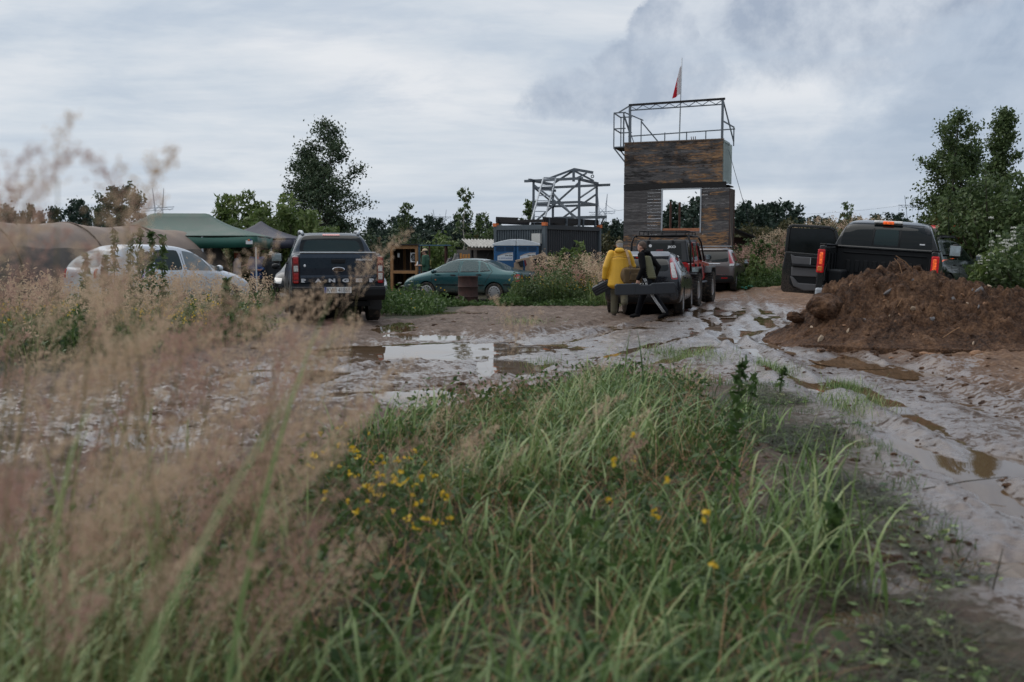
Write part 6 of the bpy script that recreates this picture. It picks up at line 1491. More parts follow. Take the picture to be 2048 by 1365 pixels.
def tents():
    def canopy(name, label, cu, Y, ridge_u, peak_v, right_u, eave_v, val_v, depth, mat, rz, half_ridge):
        c = pix(cu, 500, Y); g = float(base_h(c.x, c.y)); sc = Y/FPX
        t = thing(name, label, 'canopy tent', (c.x, c.y, g), rz)
        hw = (right_u-cu)*sc; zp = CAMZ+(510-peak_v)*sc-g; ze = CAMZ+(510-eave_v)*sc-g; zv = CAMZ+(510-val_v)*sc-g; rd = half_ridge*sc
        nx, ny = 40, 24; V = []; F = []
        hd = depth/2
        for j in range(ny+1):
            for i in range(nx+1):
                x = -hw+2*hw*i/nx; y = -hd+2*hd*j/ny
                fx = max(0, (abs(x)-rd)/(hw-rd)); fy = abs(y)/hd; f = max(fx, fy); f = f**0.86 if f > 0 else 0
                sag = -.10*sin(pi*min(1, f))*(1-.6*min(fx, fy)) - .05*max(0, sin(pi*(x+hw)/hw))**2*f*f
                V.append((x, y, zp+(ze-zp)*f+sag))
        for j in range(ny):
            for i in range(nx): q = j*(nx+1)+i; F.append((q, q+1, q+nx+2, q+nx+1))
        me = bpy.data.meshes.new('roof_cloth'); me.from_pydata(V, [], F); me.materials.append(M['tent_veiled'] if mat is M['tent_green'] else mat); [setattr(p, 'use_smooth', True) for p in me.polygons]; o = mobj('roof_cloth', me, t); m = o.modifiers.new('thickness', 'SOLIDIFY'); m.thickness = .01
        vb = MB(); per = [(-hw, -hd), (hw, -hd), (hw, hd), (-hw, hd), (-hw, -hd)]
        for (a, b) in zip(per[:-1], per[1:]):
            n = 24; b0 = len(vb.v)
            for i in range(n+1):
                f = i/n; x = a[0]+(b[0]-a[0])*f; y = a[1]+(b[1]-a[1])*f; wv = .02*sin(f*19); sg = .05*sin(pi*f)+.0
                vb.v += [(x*1.004, y*1.004, ze-.02-.04*sin(2*pi*f)**2), (x*1.004+wv*(a[0] == b[0]), y*1.004+wv*(a[1] == b[1]), zv+.03*sin(f*7))]
            for i in range(n): vb.f.append((b0+2*i, b0+2*i+2, b0+2*i+3, b0+2*i+1))
        vo = vb.build('valance', mat, t, True); m = vo.modifiers.new('thickness', 'SOLIDIFY'); m.thickness = .008
        for sx in (-1, 1):
            for sy in (-1, 1): beam('pole', M['wc_white'], t, (sx*(hw-.04), sy*(hd-.04), 0), (sx*(hw-.04), sy*(hd-.04), ze-.03), .045)
        return t, hw, hd, ze, zv
    t, hw, hd, ze, zv = canopy('canopy_tent', 'long green pop-up canopy tent behind the brown tunnel', 362, 34.0, 0, 428, 527, 474, 496, 3.0, M['tent_green'], radians(4), 56)
    beam('pole', M['wc_white'], t, (1.06, -hd+.04, 0), (1.06, -hd+.04, ze-.03), .05)
    b = MB().box((hw-.24, -hd*1.004-.012, (ze+zv)/2-.02), (.22, .006, .12)).build('logo', M['white_print'], t); MB().box((hw-.24, -hd*1.004-.018, (ze+zv)/2+.05), (.09, .006, .06)).build('logo_mark', M['lamp_orange'], b); MB().box((hw-.19, -hd*1.004-.019, (ze+zv)/2+.06), (.05, .006, .05)).build('logo_mark', M['blue_print'], b)
    canopy('canopy_tent', 'dark navy pointed canopy tent between the green tent and the slate pickup', 523, 38.0, 0, 443, 604, 479, 498, 3.0, M['tent_navy'], radians(0), 2)
tents()

def tunnel():
    a = Vector((-13.2, 24.2, 0)); b = Vector((-11.0, 34.0, 0)); d = (b-a).normalized(); L = (b-a).length; n = Vector((d.y, -d.x, 0))
    t = thing('hoop_tunnel', 'long low brown net hoop tunnel behind the silver family car', 'tunnel', (a.x, a.y, -.12))
    nl, na = 60, 26; V = []; F = []; hh, hw = 2.30, 1.55
    hoops = [.02, .36, .68, 1.0]
    for i in range(nl+1):
        f = -.25+1.25*i/nl
        sag = min(abs(f-h) for h in hoops+[-.3])/.17
        for k in range(na+1):
            th = pi*k/na; s_ = -.10*min(1, sag)*sin(th)
            p = d*L*f + n*(hw*cos(th)) + Vector((0, 0, (hh+s_)*max(0, sin(th))**.85+.02*sin(f*40+k)))
            V.append(tuple(p))
    for i in range(nl):
        for k in range(na): q = i*(na+1)+k; F.append((q, q+1, q+na+2, q+na+1))
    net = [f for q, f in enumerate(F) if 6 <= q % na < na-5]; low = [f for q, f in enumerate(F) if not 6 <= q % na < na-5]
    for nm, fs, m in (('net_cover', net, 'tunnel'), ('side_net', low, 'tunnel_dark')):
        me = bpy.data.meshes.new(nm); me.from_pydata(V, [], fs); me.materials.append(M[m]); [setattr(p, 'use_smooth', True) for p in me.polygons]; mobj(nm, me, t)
    for h in hoops:
        for dh in (0,):
            pts = [tuple(d*L*h+n*((hw+.02)*cos(pi*k/24))+Vector((0, 0, (hh+.02)*max(0, sin(pi*k/24))**.85))) for k in range(25)]
            MB().tube(pts, .022, 6).build('hoop', M['old_wood'], t, True)
    for f in (.12, .52): 
        p0 = d*L*f+n*.35+Vector((0, 0, hh*.98)); p1 = d*L*(f+.10)+n*(hw+.25)+Vector((0, 0, .6)); MB().tube([tuple(p0), tuple(p1)], .012, 5).build('tie_rope', M['black_plastic'], t)
tunnel()

def lean_to():
    p = pix(1457, 500, 47.8); g = float(base_h(p.x, p.y)); 
    t = thing('lean_to_shed', 'low dark lean-to roof sloping down to the right beside the tower', 'shed', (p.x, p.y, g), radians(-6)); s_ = 47.8/FPX; z0 = CAMZ+(510-452)*s_-g; z1 = CAMZ+(510-474)*s_-g
    MB().prism([(0, z0), (1.25, z1), (1.25, z1-.07), (0, z0-.07)], -.1, 2.4, 'y').build('roof', M['plank_black'], t); piece('wall', M['rust'], t, (.5, 1.2, (z1)/2), (1.0, .08, z1*.98)); beam('post', M['rust_post'], t, (.15, 0, 0), (.15, 0, z0-.1), .10); piece('white_card', M['white_print'], t, (.18, -.06, z1*.72), (.09, .02, .30))
    for i in range(3): piece('log', M['old_wood'], t, (.35, .1, .3+.16*i), (.7, .14, .14))
    for (u, v0) in ((1340, 405), (1358, 406)):
        q = pix(u, 470, 52); gz = float(base_h(q.x, q.y)); zt = CAMZ+(510-v0)*52/FPX
        o = MB().tube([(0, 0, 0), (.02, 0, zt-gz)], [.07, .055], 8).build('timber_post', M['rust_post'], None); o.location = (q.x, q.y, gz); tag(o, 'thin brown post seen through the tower window, '+('left one' if u == 1340 else 'right one before the trees'), 'post', 'posts behind the tower window')
lean_to()

def pylons():
    S = simple('far_lattice_steel', (.30, .34, .40), .6, .2)
    def pylon(u, vt, vb, Y, lab, style):
        p = pix(u, vb, Y); top = pix(u, vt, Y).z; g = -2.0; hgt = top-g
        t = thing('power_pylon', lab, 'pylon', (p.x, p.y, g), radians(10), group='pylons on the horizon')
        b = MB(); w = hgt*.115; th = max(.10, Y*.00042)
        if style == 'portal':
            for sx in (-1, 1):
                b.bar((sx*w*.35, 0, 0), (sx*w*.55, 0, hgt*.55), th); b.bar((sx*w*.55, 0, hgt*.55), (sx*w*1.15, 0, hgt), th)
                for k in range(6): f0, f1 = k/6, (k+1)/6; b.bar((sx*w*.42*(1 if k % 2 else -1)*.9, 0, hgt*.6*f0), (sx*w*.42*(-1 if k % 2 else 1)*.9, 0, hgt*.6*f1), th*.6)
            b.bar((-w*2.0, 0, hgt*.86), (w*2.0, 0, hgt*.86), th*1.2); b.bar((-w*1.7, 0, hgt*.83), (w*1.7, 0, hgt*.83), th*.8)
            for k in range(8): x0, x1 = -w*1.7+k*w*3.4/8, -w*1.7+(k+1)*w*3.4/8; b.bar((x0, 0, hgt*(.83 if k % 2 else .86)), (x1, 0, hgt*(.86 if k % 2 else .83)), th*.6)
            for x in (-1.9, 0, 1.9): b.bar((x*w, 0, hgt*.86), (x*w, 0, hgt*.77), th*.6)
        else:
            for sx in (-1, 1):
                for sy in (-1, 1): b.bar((sx*w*.62, sy*w*.5, 0), (sx*w*.40, sy*w*.3, hgt*.72), th); b.bar((sx*w*.40, sy*w*.3, hgt*.72), (sx*w*.62, 0, hgt), th)
                b.bar((sx*w*.40, 0, hgt*.72), (-sx*w*.3, 0, hgt*.80), th*.7)
            for k in range(7):
                f0, f1 = k/7, (k+1)/7
                for sx in (-1, 1):
                    w0, w1 = .62-.22*f0, .62-.22*f1; b.bar((sx*w*w0, -w*.4, hgt*.72*f0), (-sx*w*w1, -w*.4, hgt*.72*f1), th*.65)
            b.bar((-w*1.7, 0, hgt*.735), (w*1.7, 0, hgt*.76), th*1.3); b.bar((-w*1.6, 0, hgt*.70), (w*1.6, 0, hgt*.73), th)
            for k in range(8): x0, x1 = -w*1.6+k*w*3.2/8, -w*1.6+(k+1)*w*3.2/8; b.bar((x0, 0, hgt*(.715 if k % 2 else .75)), (x1, 0, hgt*(.75 if k % 2 else .715)), th*.6)
        b.build('lattice', S, t); return t
    pylon(320, 377, 500, 330, 'lattice power pylon above the green tent roof', 'tower'); pylon(1204, 388, 500, 330, 'lattice power pylon between the steel frame and the wooden tower', 'tower'); pylon(880, 420, 500, 620, 'faint small power pylon behind the slender birch', 'portal'); pylon(1822, 392, 500, 400, 'funnel-shaped power pylon above the black pickup roof', 'portal')
    a = pix(1805, 411, 400); 
    for (u0, v0, u1, v1, Y0, Y1, lab) in ((1806, 411, 1460, 424, 400, 560, 'power line running left from the funnel-shaped pylon'), (1822, 411, 2060, 404, 400, 400, 'power line running right from the funnel-shaped pylon'), (1210, 407, 1260, 412, 330, 360, 'power line running right from the pylon by the wooden tower')):
        p0 = pix(u0, v0, Y0); p1 = pix(u1, v1, Y1); pts = [tuple((p1-p0)*(k/16)-Vector((0, 0, 4*(k/16)*(1-k/16)*Y0*.006))) for k in range(17)]
        o = MB().tube(pts, .055, 4).build('power_line', S, None); o.location = p0; tag(o, lab, 'cable')
pylons()
# ------------------------------------------------------------------ people
def fuse(mb, name, mat, vox=0.012, smooth=4):
    me = mb.mesh(name)
    me = evaluated(me, [('REMESH', dict(mode='VOXEL', voxel_size=vox)), ('SMOOTH', dict(factor=0.5, iterations=smooth))], name)
    for p in me.polygons: p.use_smooth = True
    me.materials.clear(); me.materials.append(mat); return me
def limb(mb, pts, rad, n=12):
    """tapering limb with rounded ends"""
    mb.tube(pts, rad, n)
    for p, r in zip(pts, rad): mb.ball(p, r, n, 8)
def hand(mb, wrist, d, palm, curl=.6, side=1, s=1.0):
    """palm, four unequal fingers with knuckle bends and a thumb off the side"""
    d = Vector(d).normalized(); pn = Vector(palm); pn = (pn-d*pn.dot(d)).normalized(); ac = d.cross(pn)*side; w = Vector(wrist)
    limb(mb, [w, w+d*.045*s, w+d*.085*s], [.026*s, .034*s, .032*s], 10)
    for k, (o, l) in enumerate(((-.030, .066), (-.010, .076), (.011, .070), (.030, .054))):
        b = w+d*.080*s+ac*o*s; a1 = curl*.7; a2 = curl*1.7
        p1 = b+(d*cos(a1*.5)+pn*sin(a1*.5))*l*.45*s; p2 = p1+(d*cos(a1+.2)+pn*sin(a1+.2))*l*.35*s; p3 = p2+(d*cos(a2)+pn*sin(a2))*l*.28*s
        limb(mb, [b, p1, p2, p3], [.0105*s, .0098*s, .009*s, .0078*s], 7)
    b = w+d*.03*s-ac*.026*s; p1 = b-ac*.022*s+d*.028*s+pn*.012*s; p2 = p1+d*.028*s+pn*.018*s+ac*.006*s
    limb(mb, [b, p1, p2], [.014*s, .0115*s, .0095*s], 7)
def person(label, loc, heading, J, skin, clothes, vox=.013, head_yaw=0.0, head_pitch=0.0, extras=None, dz=0.0):
    """own frame: x right, y the way the person faces, z up. J holds joints."""
    g = loc[2] if len(loc) > 2 else float(base_h(loc[0], loc[1]))
    t = thing('person', label, 'person', (loc[0], loc[1], g+dz), -radians(heading))
    j = {k: Vector(v) for k, v in J.items()}
    hc = j['head']; HR = Matrix.Rotation(-head_yaw, 3, 'Z') @ Matrix.Rotation(head_pitch, 3, 'X')
    hp = lambda x, y, z: hc+HR @ Vector((x, y, z))
    b = MB()
    limb(b, [j['pelvis'], (j['pelvis']+j['chest'])/2, j['chest']], [.125, .115, .13]); b.ball(j['pelvis'], (.165, .11, .12)); b.ball(j['chest'], (.175, .105, .14)); b.ball(j['neck']-Vector((0, 0, .06)), (.15, .07, .07))
    limb(b, [j['neck']-Vector((0, 0, .03)), j['neck']+(hc-j['neck'])*.5], [.058, .054])
    b.ball(hp(0, -.005, .025), (.074, .095, .095), 16, 12, HR); b.ball(hp(0, .03, -.045), (.058, .065, .065), 14, 10, HR); b.ball(hp(0, .098, -.018), (.013, .018, .022), 8, 6, HR); b.ball(hp(0, .082, -.058), (.024, .014, .010), 8, 6, HR); b.ball(hp(0, .075, -.09), (.022, .02, .018), 8, 6, HR); b.ball(hp(0, .082, .022), (.05, .014, .010), 8, 6, HR)
    for sx in (-1, 1): b.ball(hp(sx*.076, -.005, -.012), (.010, .020, .030), 8, 6, HR)
    for s_, sx in (('l', -1), ('r', 1)):
        limb(b, [j['sh_'+s_], j['el_'+s_], j['wr_'+s_]], [.052, .040, .027]); limb(b, [j['hip_'+s_], j['kn_'+s_], j['an_'+s_]], [.085, .055, .038])
        dirn = j.get('hd_'+s_, j['wr_'+s_]-j['el_'+s_]); hand(b, j['wr_'+s_], dirn, j.get('palm_'+s_, Vector((-sx, 0.2, 0))), 1.2 if 'grip_'+s_ in j else .55, sx)
        f = j.get('toe_'+s_, j['an_'+s_]+Vector((0, .17, -.06))); limb(b, [j['an_'+s_]-Vector((0, .03, .03)), (j['an_'+s_]+f)/2-Vector((0, 0, .02)), f], [.036, .034, .026])
    body = mobj('body', fuse(b, 'body', skin, vox), t)
    for sx in (-1, 1):
        e = MB().ball(hp(sx*.031, .083, .004), (.012, .008, .008), 8, 6, HR).build('eye', M['white_print'], body, True); MB().ball(hp(sx*.031, .0905, .004), (.006, .004, .006), 8, 6, HR).build('iris', M['black_print'], e, True)
    MB().ball(hp(0, .0945, -.058), (.022, .006, .005), 8, 6, HR).build('mouth', simple('lip', (.30, .11, .09), .5), body, True)
    for c in clothes: c(t, j, hp, HR, vox)
    if extras: extras(t, j, hp, HR)
    return t
# clothes: each returns a maker
def trousers(mat, r=(.108, .078, .062), short=None, name='trousers', flare=0.0):
    def f(t, j, hp, HR, vox):
        b = MB(); b.ball(j['pelvis']-Vector((0, 0, .01)), (.185, .135, .13))
        for s_ in 'lr':
            an = j['an_'+s_]+Vector((0, 0, .03)) if short is None else j['kn_'+s_]+(j['an_'+s_]-j['kn_'+s_])*short
            limb(b, [j['hip_'+s_], (j['hip_'+s_]+j['kn_'+s_])/2, j['kn_'+s_], (j['kn_'+s_]+an)/2, an], [r[0], (r[0]+r[1])/2, r[1], (r[1]+r[2])/2+flare, r[2]+flare])
        mobj(name, fuse(b, name, mat, vox), t)
    return f
def top(mat, r=(.078, .064, .052), sleeve=1.0, hem=0.0, bulk=1.0, name='jacket', longer=0.0, smooth=4):
    def f(t, j, hp, HR, vox):
        b = MB(); lo = j['pelvis']-Vector((0, 0, longer)); up = j['chest']-j['pelvis']
        for k in range(18):
            q = k/17; c = lo+(j['neck']-Vector((0, 0, .07))-lo)*q; wv = (.185+hem*(1-q)*.5)*bulk if q < .85 else .15*bulk
            b.ball(c, (wv, (.135+hem*.3*(1-q))*bulk if q < .85 else .10*bulk, .11), 16, 10)
        b.ball(j['neck']-Vector((0, 0, .055)), (.17*bulk, .085*bulk, .07)); b.ball(j['neck']-Vector((0, 0, .01)), (.078, .076, .06))
        for s_ in 'lr':
            w = j['el_'+s_]+(j['wr_'+s_]-j['el_'+s_])*(sleeve*2-1) if sleeve > .5 else j['sh_'+s_]+(j['el_'+s_]-j['sh_'+s_])*sleeve*2
            pts = [j['sh_'+s_], (j['sh_'+s_]+j['el_'+s_])/2, j['el_'+s_], w] if sleeve > .5 else [j['sh_'+s_], (j['sh_'+s_]+w)/2, w]
            limb(b, pts, [r[0]*1.04, r[0], r[1], r[2]][:len(pts)] if sleeve > .5 else [r[0], r[0]*.98, r[0]*.95])
        mobj(name, fuse(b, name, mat, vox, smooth), t)
    return f
def shoes(mat, h=.0, name='shoe'):
    def f(t, j, hp, HR, vox):
        for s_ in 'lr':
            b = MB(); an = j['an_'+s_]; f_ = j.get('toe_'+s_, an+Vector((0, .17, -.06))); d = (f_-an)
            limb(b, [an+Vector((0, -.005, .02+h)), an-Vector((0, .02, .02)), an+d*.5-Vector((0, 0, .015)), f_], [.050, .052, .050, .038])
            mobj(name, fuse(b, name, mat, vox, 2), t)
    return f
def haircap(mat, drop=0.0, name='hair', thick=1.06, back=.0):
    def f(t, j, hp, HR, vox):
        b = MB(); b.ball(hp(0, -.012, .036), (.077*thick, .096*thick, .090*thick), 18, 12, HR); b.ball(hp(0, -.055-back, -.005-drop), (.066*thick, .05*thick, .06+drop), 12, 8, HR)
        me = b.mesh(name, mat, True)
        # keep the face free
        bm = bmesh.new(); bm.from_mesh(me); inv = HR.inverted(); kill = [v for v in bm.verts if (inv @ (v.co-hp(0, 0, 0))).y > .045 and (inv @ (v.co-hp(0, 0, 0))).z < .055]
        bmesh.ops.delete(bm, geom=kill, context='VERTS'); bm.to_mesh(me); bm.free(); mobj(name, me, t)
    return f
def capmaker(mat, name='cap', brim=True):
    def f(t, j, hp, HR, vox):
        b = MB(); b.ball(hp(0, -.008, .055), (.084, .104, .076), 18, 12, HR)
        me = b.mesh(name, mat, True); bm = bmesh.new(); bm.from_mesh(me); inv = HR.inverted(); bmesh.ops.delete(bm, geom=[v for v in bm.verts if (inv @ (v.co-hp(0, 0, 0))).z < .022], context='VERTS'); bm.to_mesh(me); bm.free(); o = mobj(name, me, t); m = o.modifiers.new('thickness', 'SOLIDIFY'); m.thickness = .006
        if brim:
            V = []; F = []
            for k in range(9):
                a = radians(-62+124*k/8)
                for r_, dz_ in ((.088, 0), (.165, -.018)): p = hp(sin(a)*r_*.92, cos(a)*r_, .036+dz_); V.append(tuple(p))
            for k in range(8): F.append((2*k, 2*k+2, 2*k+3, 2*k+1))
            me = bpy.data.meshes.new('peak'); me.from_pydata(V, [], F); me.materials.append(mat); q = mobj('peak', me, o); m = q.modifiers.new('thickness', 'SOLIDIFY'); m.thickness = .007
    return f
def stand(h=1.75, lean=0.0):
    s = h/1.75
    J = dict(pelvis=(0, 0, .95), chest=(0, lean*.5, 1.28), neck=(0, lean*.8, 1.47), head=(0, lean+.02, 1.60), sh_l=(-.185, lean*.7, 1.42), sh_r=(.185, lean*.7, 1.42), el_l=(-.25, 0, 1.14), el_r=(.25, 0, 1.14), wr_l=(-.25, .08, .90), wr_r=(.25, .08, .90),
             hip_l=(-.095, 0, .90), hip_r=(.095, 0, .90), kn_l=(-.105, .02, .50), kn_r=(.105, .02, .50), an_l=(-.11, -.02, .09), an_r=(.11, -.02, .09))
    return {k: tuple(c*s for c in v) for k, v in J.items()}
HAIRS = simple('cropped_hair', (.075, .050, .038), .8, var=.4, scale=60, bump=.3)
def people():
    # ---- man in the yellow jacket, walking away with a duffel bag and a short case
    yel = simple('yellow_waxed_cloth', (.66, .37, .025), .55, var=.10, scale=4, bump=.25, bscale=9); olive = simple('olive_cloth', (.085, .075, .045), .8, var=.2, scale=5, bump=.2, bscale=12)
    J = stand(1.76, .05); J.update(kn_l=(-.10, .10, .52), an_l=(-.11, .02, .09), kn_r=(.11, .06, .54), an_r=(.12, -.27, .30), toe_r=(.12, -.25, .14), el_l=(-.30, -.04, 1.13), wr_l=(-.33, .03, .88), el_r=(.31, .10, 1.15), wr_r=(.16, .26, 1.10), grip_l=(1, 0, 0), hd_l=(0, .1, -1), palm_l=(1, 0, 0))
    p = pix(1238, 600, 22.55)
    def ext(t, j, hp, HR):
        hd = MB(); hd.ball(j['neck']+Vector((0, -.075, .02)), (.115, .075, .065), 16, 10); hd.ball(j['neck']+Vector((0, -.02, .05)), (.10, .10, .045), 16, 8); mobj('hood', fuse(hd, 'hood', yel, .012), t)
        st = MB(); 
        for k in range(24):
            f = k/23; st.ball(j['chest']+Vector((-.17+.34*f, -.152-.02*sin(pi*f), .055+.02*sin(pi*f))), (.012, .008, .010), 6, 5)
        mobj('yoke_seam', st.mesh('yoke_seam', simple('yellow_seam', (.36, .19, .015), .7), True), t)['kind'] = 'stuff'
    camo = simple('camouflage_cloth', (.19, .15, .10), .85, var=.75, scale=16)
    yt = person('man in a bright yellow hooded jacket walking away with a brown duffel bag', (p.x, p.y), 6, J, M['skin_b'], [trousers(olive, (.118, .092, .080)), top(yel, (.086, .076, .064), .97, .17, 1.05, 'jacket', .22, 6), shoes(simple('brown_boot', (.055, .042, .032), .8, var=.5, scale=16), .05, 'boot'), haircap(simple('grey_hair', (.30, .29, .28), .8, var=.3, scale=50), .01), capmaker(camo)], head_yaw=-.25, head_pitch=-.12, extras=ext)
    W = Matrix.Translation(yt.location) @ Euler(yt.rotation_euler).to_matrix().to_4x4()
    # short dark hard case in his left hand
    def hardcase(name, label, c, rot, L, Hh, T, par, mat, long=False):
        o = thing(name, label, 'case', par @ Vector(c)); o.rotation_euler = rot
        pr = [(-L/2, -Hh/2+.03), (-L/2+.03, -Hh/2), (L/2-.03, -Hh/2), (L/2, -Hh/2+.03), (L/2, Hh/2-.04), (L/2-.03, Hh/2)] + ([(.16, Hh/2), (.10, Hh/2-.035), (-.10, Hh/2-.035), (-.16, Hh/2)] if long else []) + [(-L/2+.03, Hh/2), (-L/2, Hh/2-.04)]
        s_ = MB().prism(pr, -T/2, T/2, 'y').build('shell', mat, o, bevel=.018, seg=3)
        for k in ((-1, 1) if long else (-1, 0, 1)):
            if long: MB().box((k*L*.30, 0, Hh/2-.005), (.06, T*.5, .03)).build('latch', M['black_plastic'], o, bevel=.006); MB().box((k*L*.17, -T/2-.003, -.02), (.008, .008, Hh*.72)).build('rib', mat, o)
            else: MB().box((0, -T/2-.006, k*Hh*.26), (L*.86, .016, .022)).build('rib', mat, o, bevel=.004)
        MB().prism(pr, -.006, .006, 'y').build('seam', M['dark_gap'], o).scale = (1.004, 1, 1.01)
        MB().tube([(-.075, 0, Hh/2-.035 if long else Hh/2), (-.06, 0, Hh/2+.025), (.06, 0, Hh/2+.025), (.075, 0, Hh/2-.035 if long else Hh/2)], .012, 8).build('handle', M['black_plastic'], o, True); return o
    cm = simple('blue_black_case', (.022, .026, .032), .42, var=.12, bump=.06, bscale=140)
    hardcase('hard_case', 'short ribbed black hard case carried low by the man in yellow', (-.36, .03, .68), (0.25, radians(-28), radians(-12)), .50, .22, .12, W, cm)
    # duffel bag on a strap over the shoulder
    bz = thing('duffel_bag', 'brown canvas duffel bag hanging at the hip of the man in yellow', 'bag', W @ Vector((.33, -.12, .95)), yt.rotation_euler.z+.15); bm_ = simple('brown_canvas', (.115, .075, .036), .85, var=.25, scale=6, bump=.45, bscale=11)
    mb = MB()
    for k in range(9): f = k/8; mb.ball((-.21+.42*f, 0, .01*sin(7*f)), (.10, .165, .165+.012*sin(f*9)), 14, 10)
    mb.box((0, 0, -.01), (.50, .33, .32)); mobj('bag_body', fuse(mb, 'bag_body', bm_, .014, 5), bz)
    for x in (-.12, .12): MB().tube([(x, .165, -.12), (x, .185, .05), (x*.9, .10, .185), (x*.9, -.10, .185), (x, -.185, .05), (x, -.165, -.12)], .014, 6).build('web_strap', M['dark_wood'], bz, True)
    MB().box((.26, 0, .0), (.03, .20, .16)).build('end_pocket', bm_, bz, bevel=.012); MB().box((0, -.17, -.04), (.26, .05, .16)).build('front_pocket', bm_, bz, bevel=.02, seg=2); MB().tube([(-.22, 0, .165), (.22, 0, .165)], .008, 6).build('zip', M['dark_gap'], bz)
    S = Matrix.Translation(bz.location) @ Euler(bz.rotation_euler).to_matrix().to_4x4(); a = W @ Vector((.155, -.055, 1.50)); inv = S.inverted()
    pts = [inv @ (W @ Vector(q)) for q in ((.02, .15, 1.35), (.12, .06, 1.52), (.155, -.07, 1.50), (.20, -.165, 1.36), (.24, -.19, 1.18))]+[Vector((-.05, -.05, .16))]
    mb = MB()
    for q0, q1 in zip(pts[:-1], pts[1:]): mb.bar(tuple(q0), tuple(q1), .055, .008, up=(0, 1, .3))
    mb.build('shoulder_strap', simple('tan_webbing', (.33, .22, .12), .8, var=.15), bz)
    # ---- young man in the black and olive jacket, striding to the right with a long case
    blk = simple('black_softshell', (.006, .006, .007), .8, var=.2, bump=.2, bscale=14, spec=.12); ol = simple('olive_quilt', (.115, .110, .052), .6, var=.15, scale=5, bump=.2, bscale=14); trk = simple('black_track_suit', (.006, .007, .010), .8, var=.2, bump=.2, bscale=10, spec=.12)
    # he faces left and away, the far leg pushing off behind him
    p = pix(1297, 630, 21.6); hd = -58
    J = stand(1.70, .16); J.update(pelvis=(0, 0, .92), hip_l=(-.09, .02, .88), hip_r=(.09, -.02, .88), kn_l=(-.10, -.17, .50), an_l=(-.10, -.44, .14), toe_l=(-.11, -.30, .04), kn_r=(.09, .18, .50), an_r=(.09, .30, .09), toe_r=(.09, .46, .035), el_l=(-.25, .02, 1.10), wr_l=(-.26, .14, .86), hd_l=(0, .1, -1), palm_l=(1, 0, 0), grip_l=(1, 0, 0), el_r=(.27, -.10, 1.12), wr_r=(.25, -.02, .88))
    def ext2(t, j, hp, HR):
        # quilted olive panels over the back and flank
        up = MB(); c0 = j['pelvis']+Vector((-.03, -.03, -.02)); c1 = j['neck']+Vector((-.03, -.05, -.11))
        for k in range(11): f = k/10; c = c0+(c1-c0)*f; up.ball(c, (.152, .144-.02*f, .056), 16, 8)
        mobj('quilted_panel', fuse(up, 'quilted_panel', ol, .010, 2), t)
        hd_ = MB(); hd_.ball(j['neck']+Vector((0, -.08, .01)), (.105, .07, .06), 14, 10); hd_.ball(j['neck']+Vector((0, -.02, .03)), (.088, .09, .045), 14, 8); mobj('hood', fuse(hd_, 'hood', blk, .012), t)
        for k in range(3):
            pts = []
            for f in (0, .25, .5, .75, .98):
                a, b_ = (j['hip_l'], j['kn_l']) if f < .5 else (j['kn_l'], j['an_l']); q = a+(b_-a)*((f*2) % 1 if f not in (.5,) else 0)
                q = j['kn_l'] if f == .5 else q; r_ = .112-.052*f; pts.append(tuple(q+Vector((-r_-.004, .028*(k-1)-.006, 0))))
            MB().tube(pts, .0052, 6).build('stripe', M['white_print'], t, True)
    yt2 = person('young man in a black and olive jacket striding past with a long black case', (p.x, p.y), hd, J, M['skin'], [trousers(trk, (.105, .080, .060)), top(blk, (.074, .062, .050), .97, .03, .98, 'jacket', .05), shoes(blk, 0, 'shoe'), haircap(HAIRS, 0, 'hair', 1.015)], head_yaw=.05, head_pitch=-.1, extras=ext2)
    W2 = Matrix.Translation(yt2.location) @ Euler(yt2.rotation_euler).to_matrix().to_4x4(); hw = W2 @ Vector((-.26, .14, .86))
    o = hardcase('long_case', 'long smooth blue-black rifle case held level by the striding young man', (0, 0, 0), (0, radians(-1.5), radians(3)), 1.30, .245, .11, Matrix.Translation(hw+Vector((.13, -.20, -.20))), cm, True)
    # ---- people round the tents
    def at(u, Y): q = pix(u, 520, Y); return (q.x, q.y)
    grn = simple('green_tee', (.028, .085, .050), .8, var=.2, bump=.2, bscale=12); dkt = simple('dark_trousers', (.009, .010, .013), .8, var=.2, spec=.15); navy = simple('blue_fleece', (.018, .072, .21), .85, var=.15, bump=.25, bscale=14)
    J = stand(1.80, .02); J.update(el_l=(-.24, .02, 1.16), wr_l=(-.17, .27, 1.16), el_r=(.29, -.02, 1.15), wr_r=(.30, .02, .90))
    def ext3(t, j, hp, HR):
        MB().box((.02, -.165, 1.26), (.13, .02, .19)).build('back_print', simple('ochre_print', (.26, .22, .06), .7, var=.5, scale=30), t, bevel=.02); MB().tube([(.17, -.10, 1.02), (.06, -.17, 1.05), (-.12, -.15, 1.03)], .022, 6).ball((.16, -.13, 1.0), .05).build('belt_pouch', M['black_plastic'], t, True)
        MB().box((-.16, .28, 1.22), (.05, .03, .16), Matrix.Rotation(.5, 3, 'Y')).build('held_paper', M['white_print'], t)
    person('man in a green t-shirt and beige cap beside the timber shelter', at(852, 36.4), -78, J, M['skin'], [trousers(dkt, (.11, .085, .07)), top(grn, (.088, .07, .05), .42, .02, 1.03, 'tshirt', .06), shoes(dkt), haircap(simple('black_hair', (.015, .013, .012), .7, scale=40), 0), capmaker(simple('beige_cap', (.50, .38, .25), .8, var=.1))], vox=.016, head_pitch=-.05, extras=ext3)
    J = stand(1.76); J.update(el_l=(-.27, .04, 1.14), wr_l=(-.06, .27, 1.08), el_r=(.27, .04, 1.14), wr_r=(.10, .30, 1.08), pelvis=(0, .01, .95))
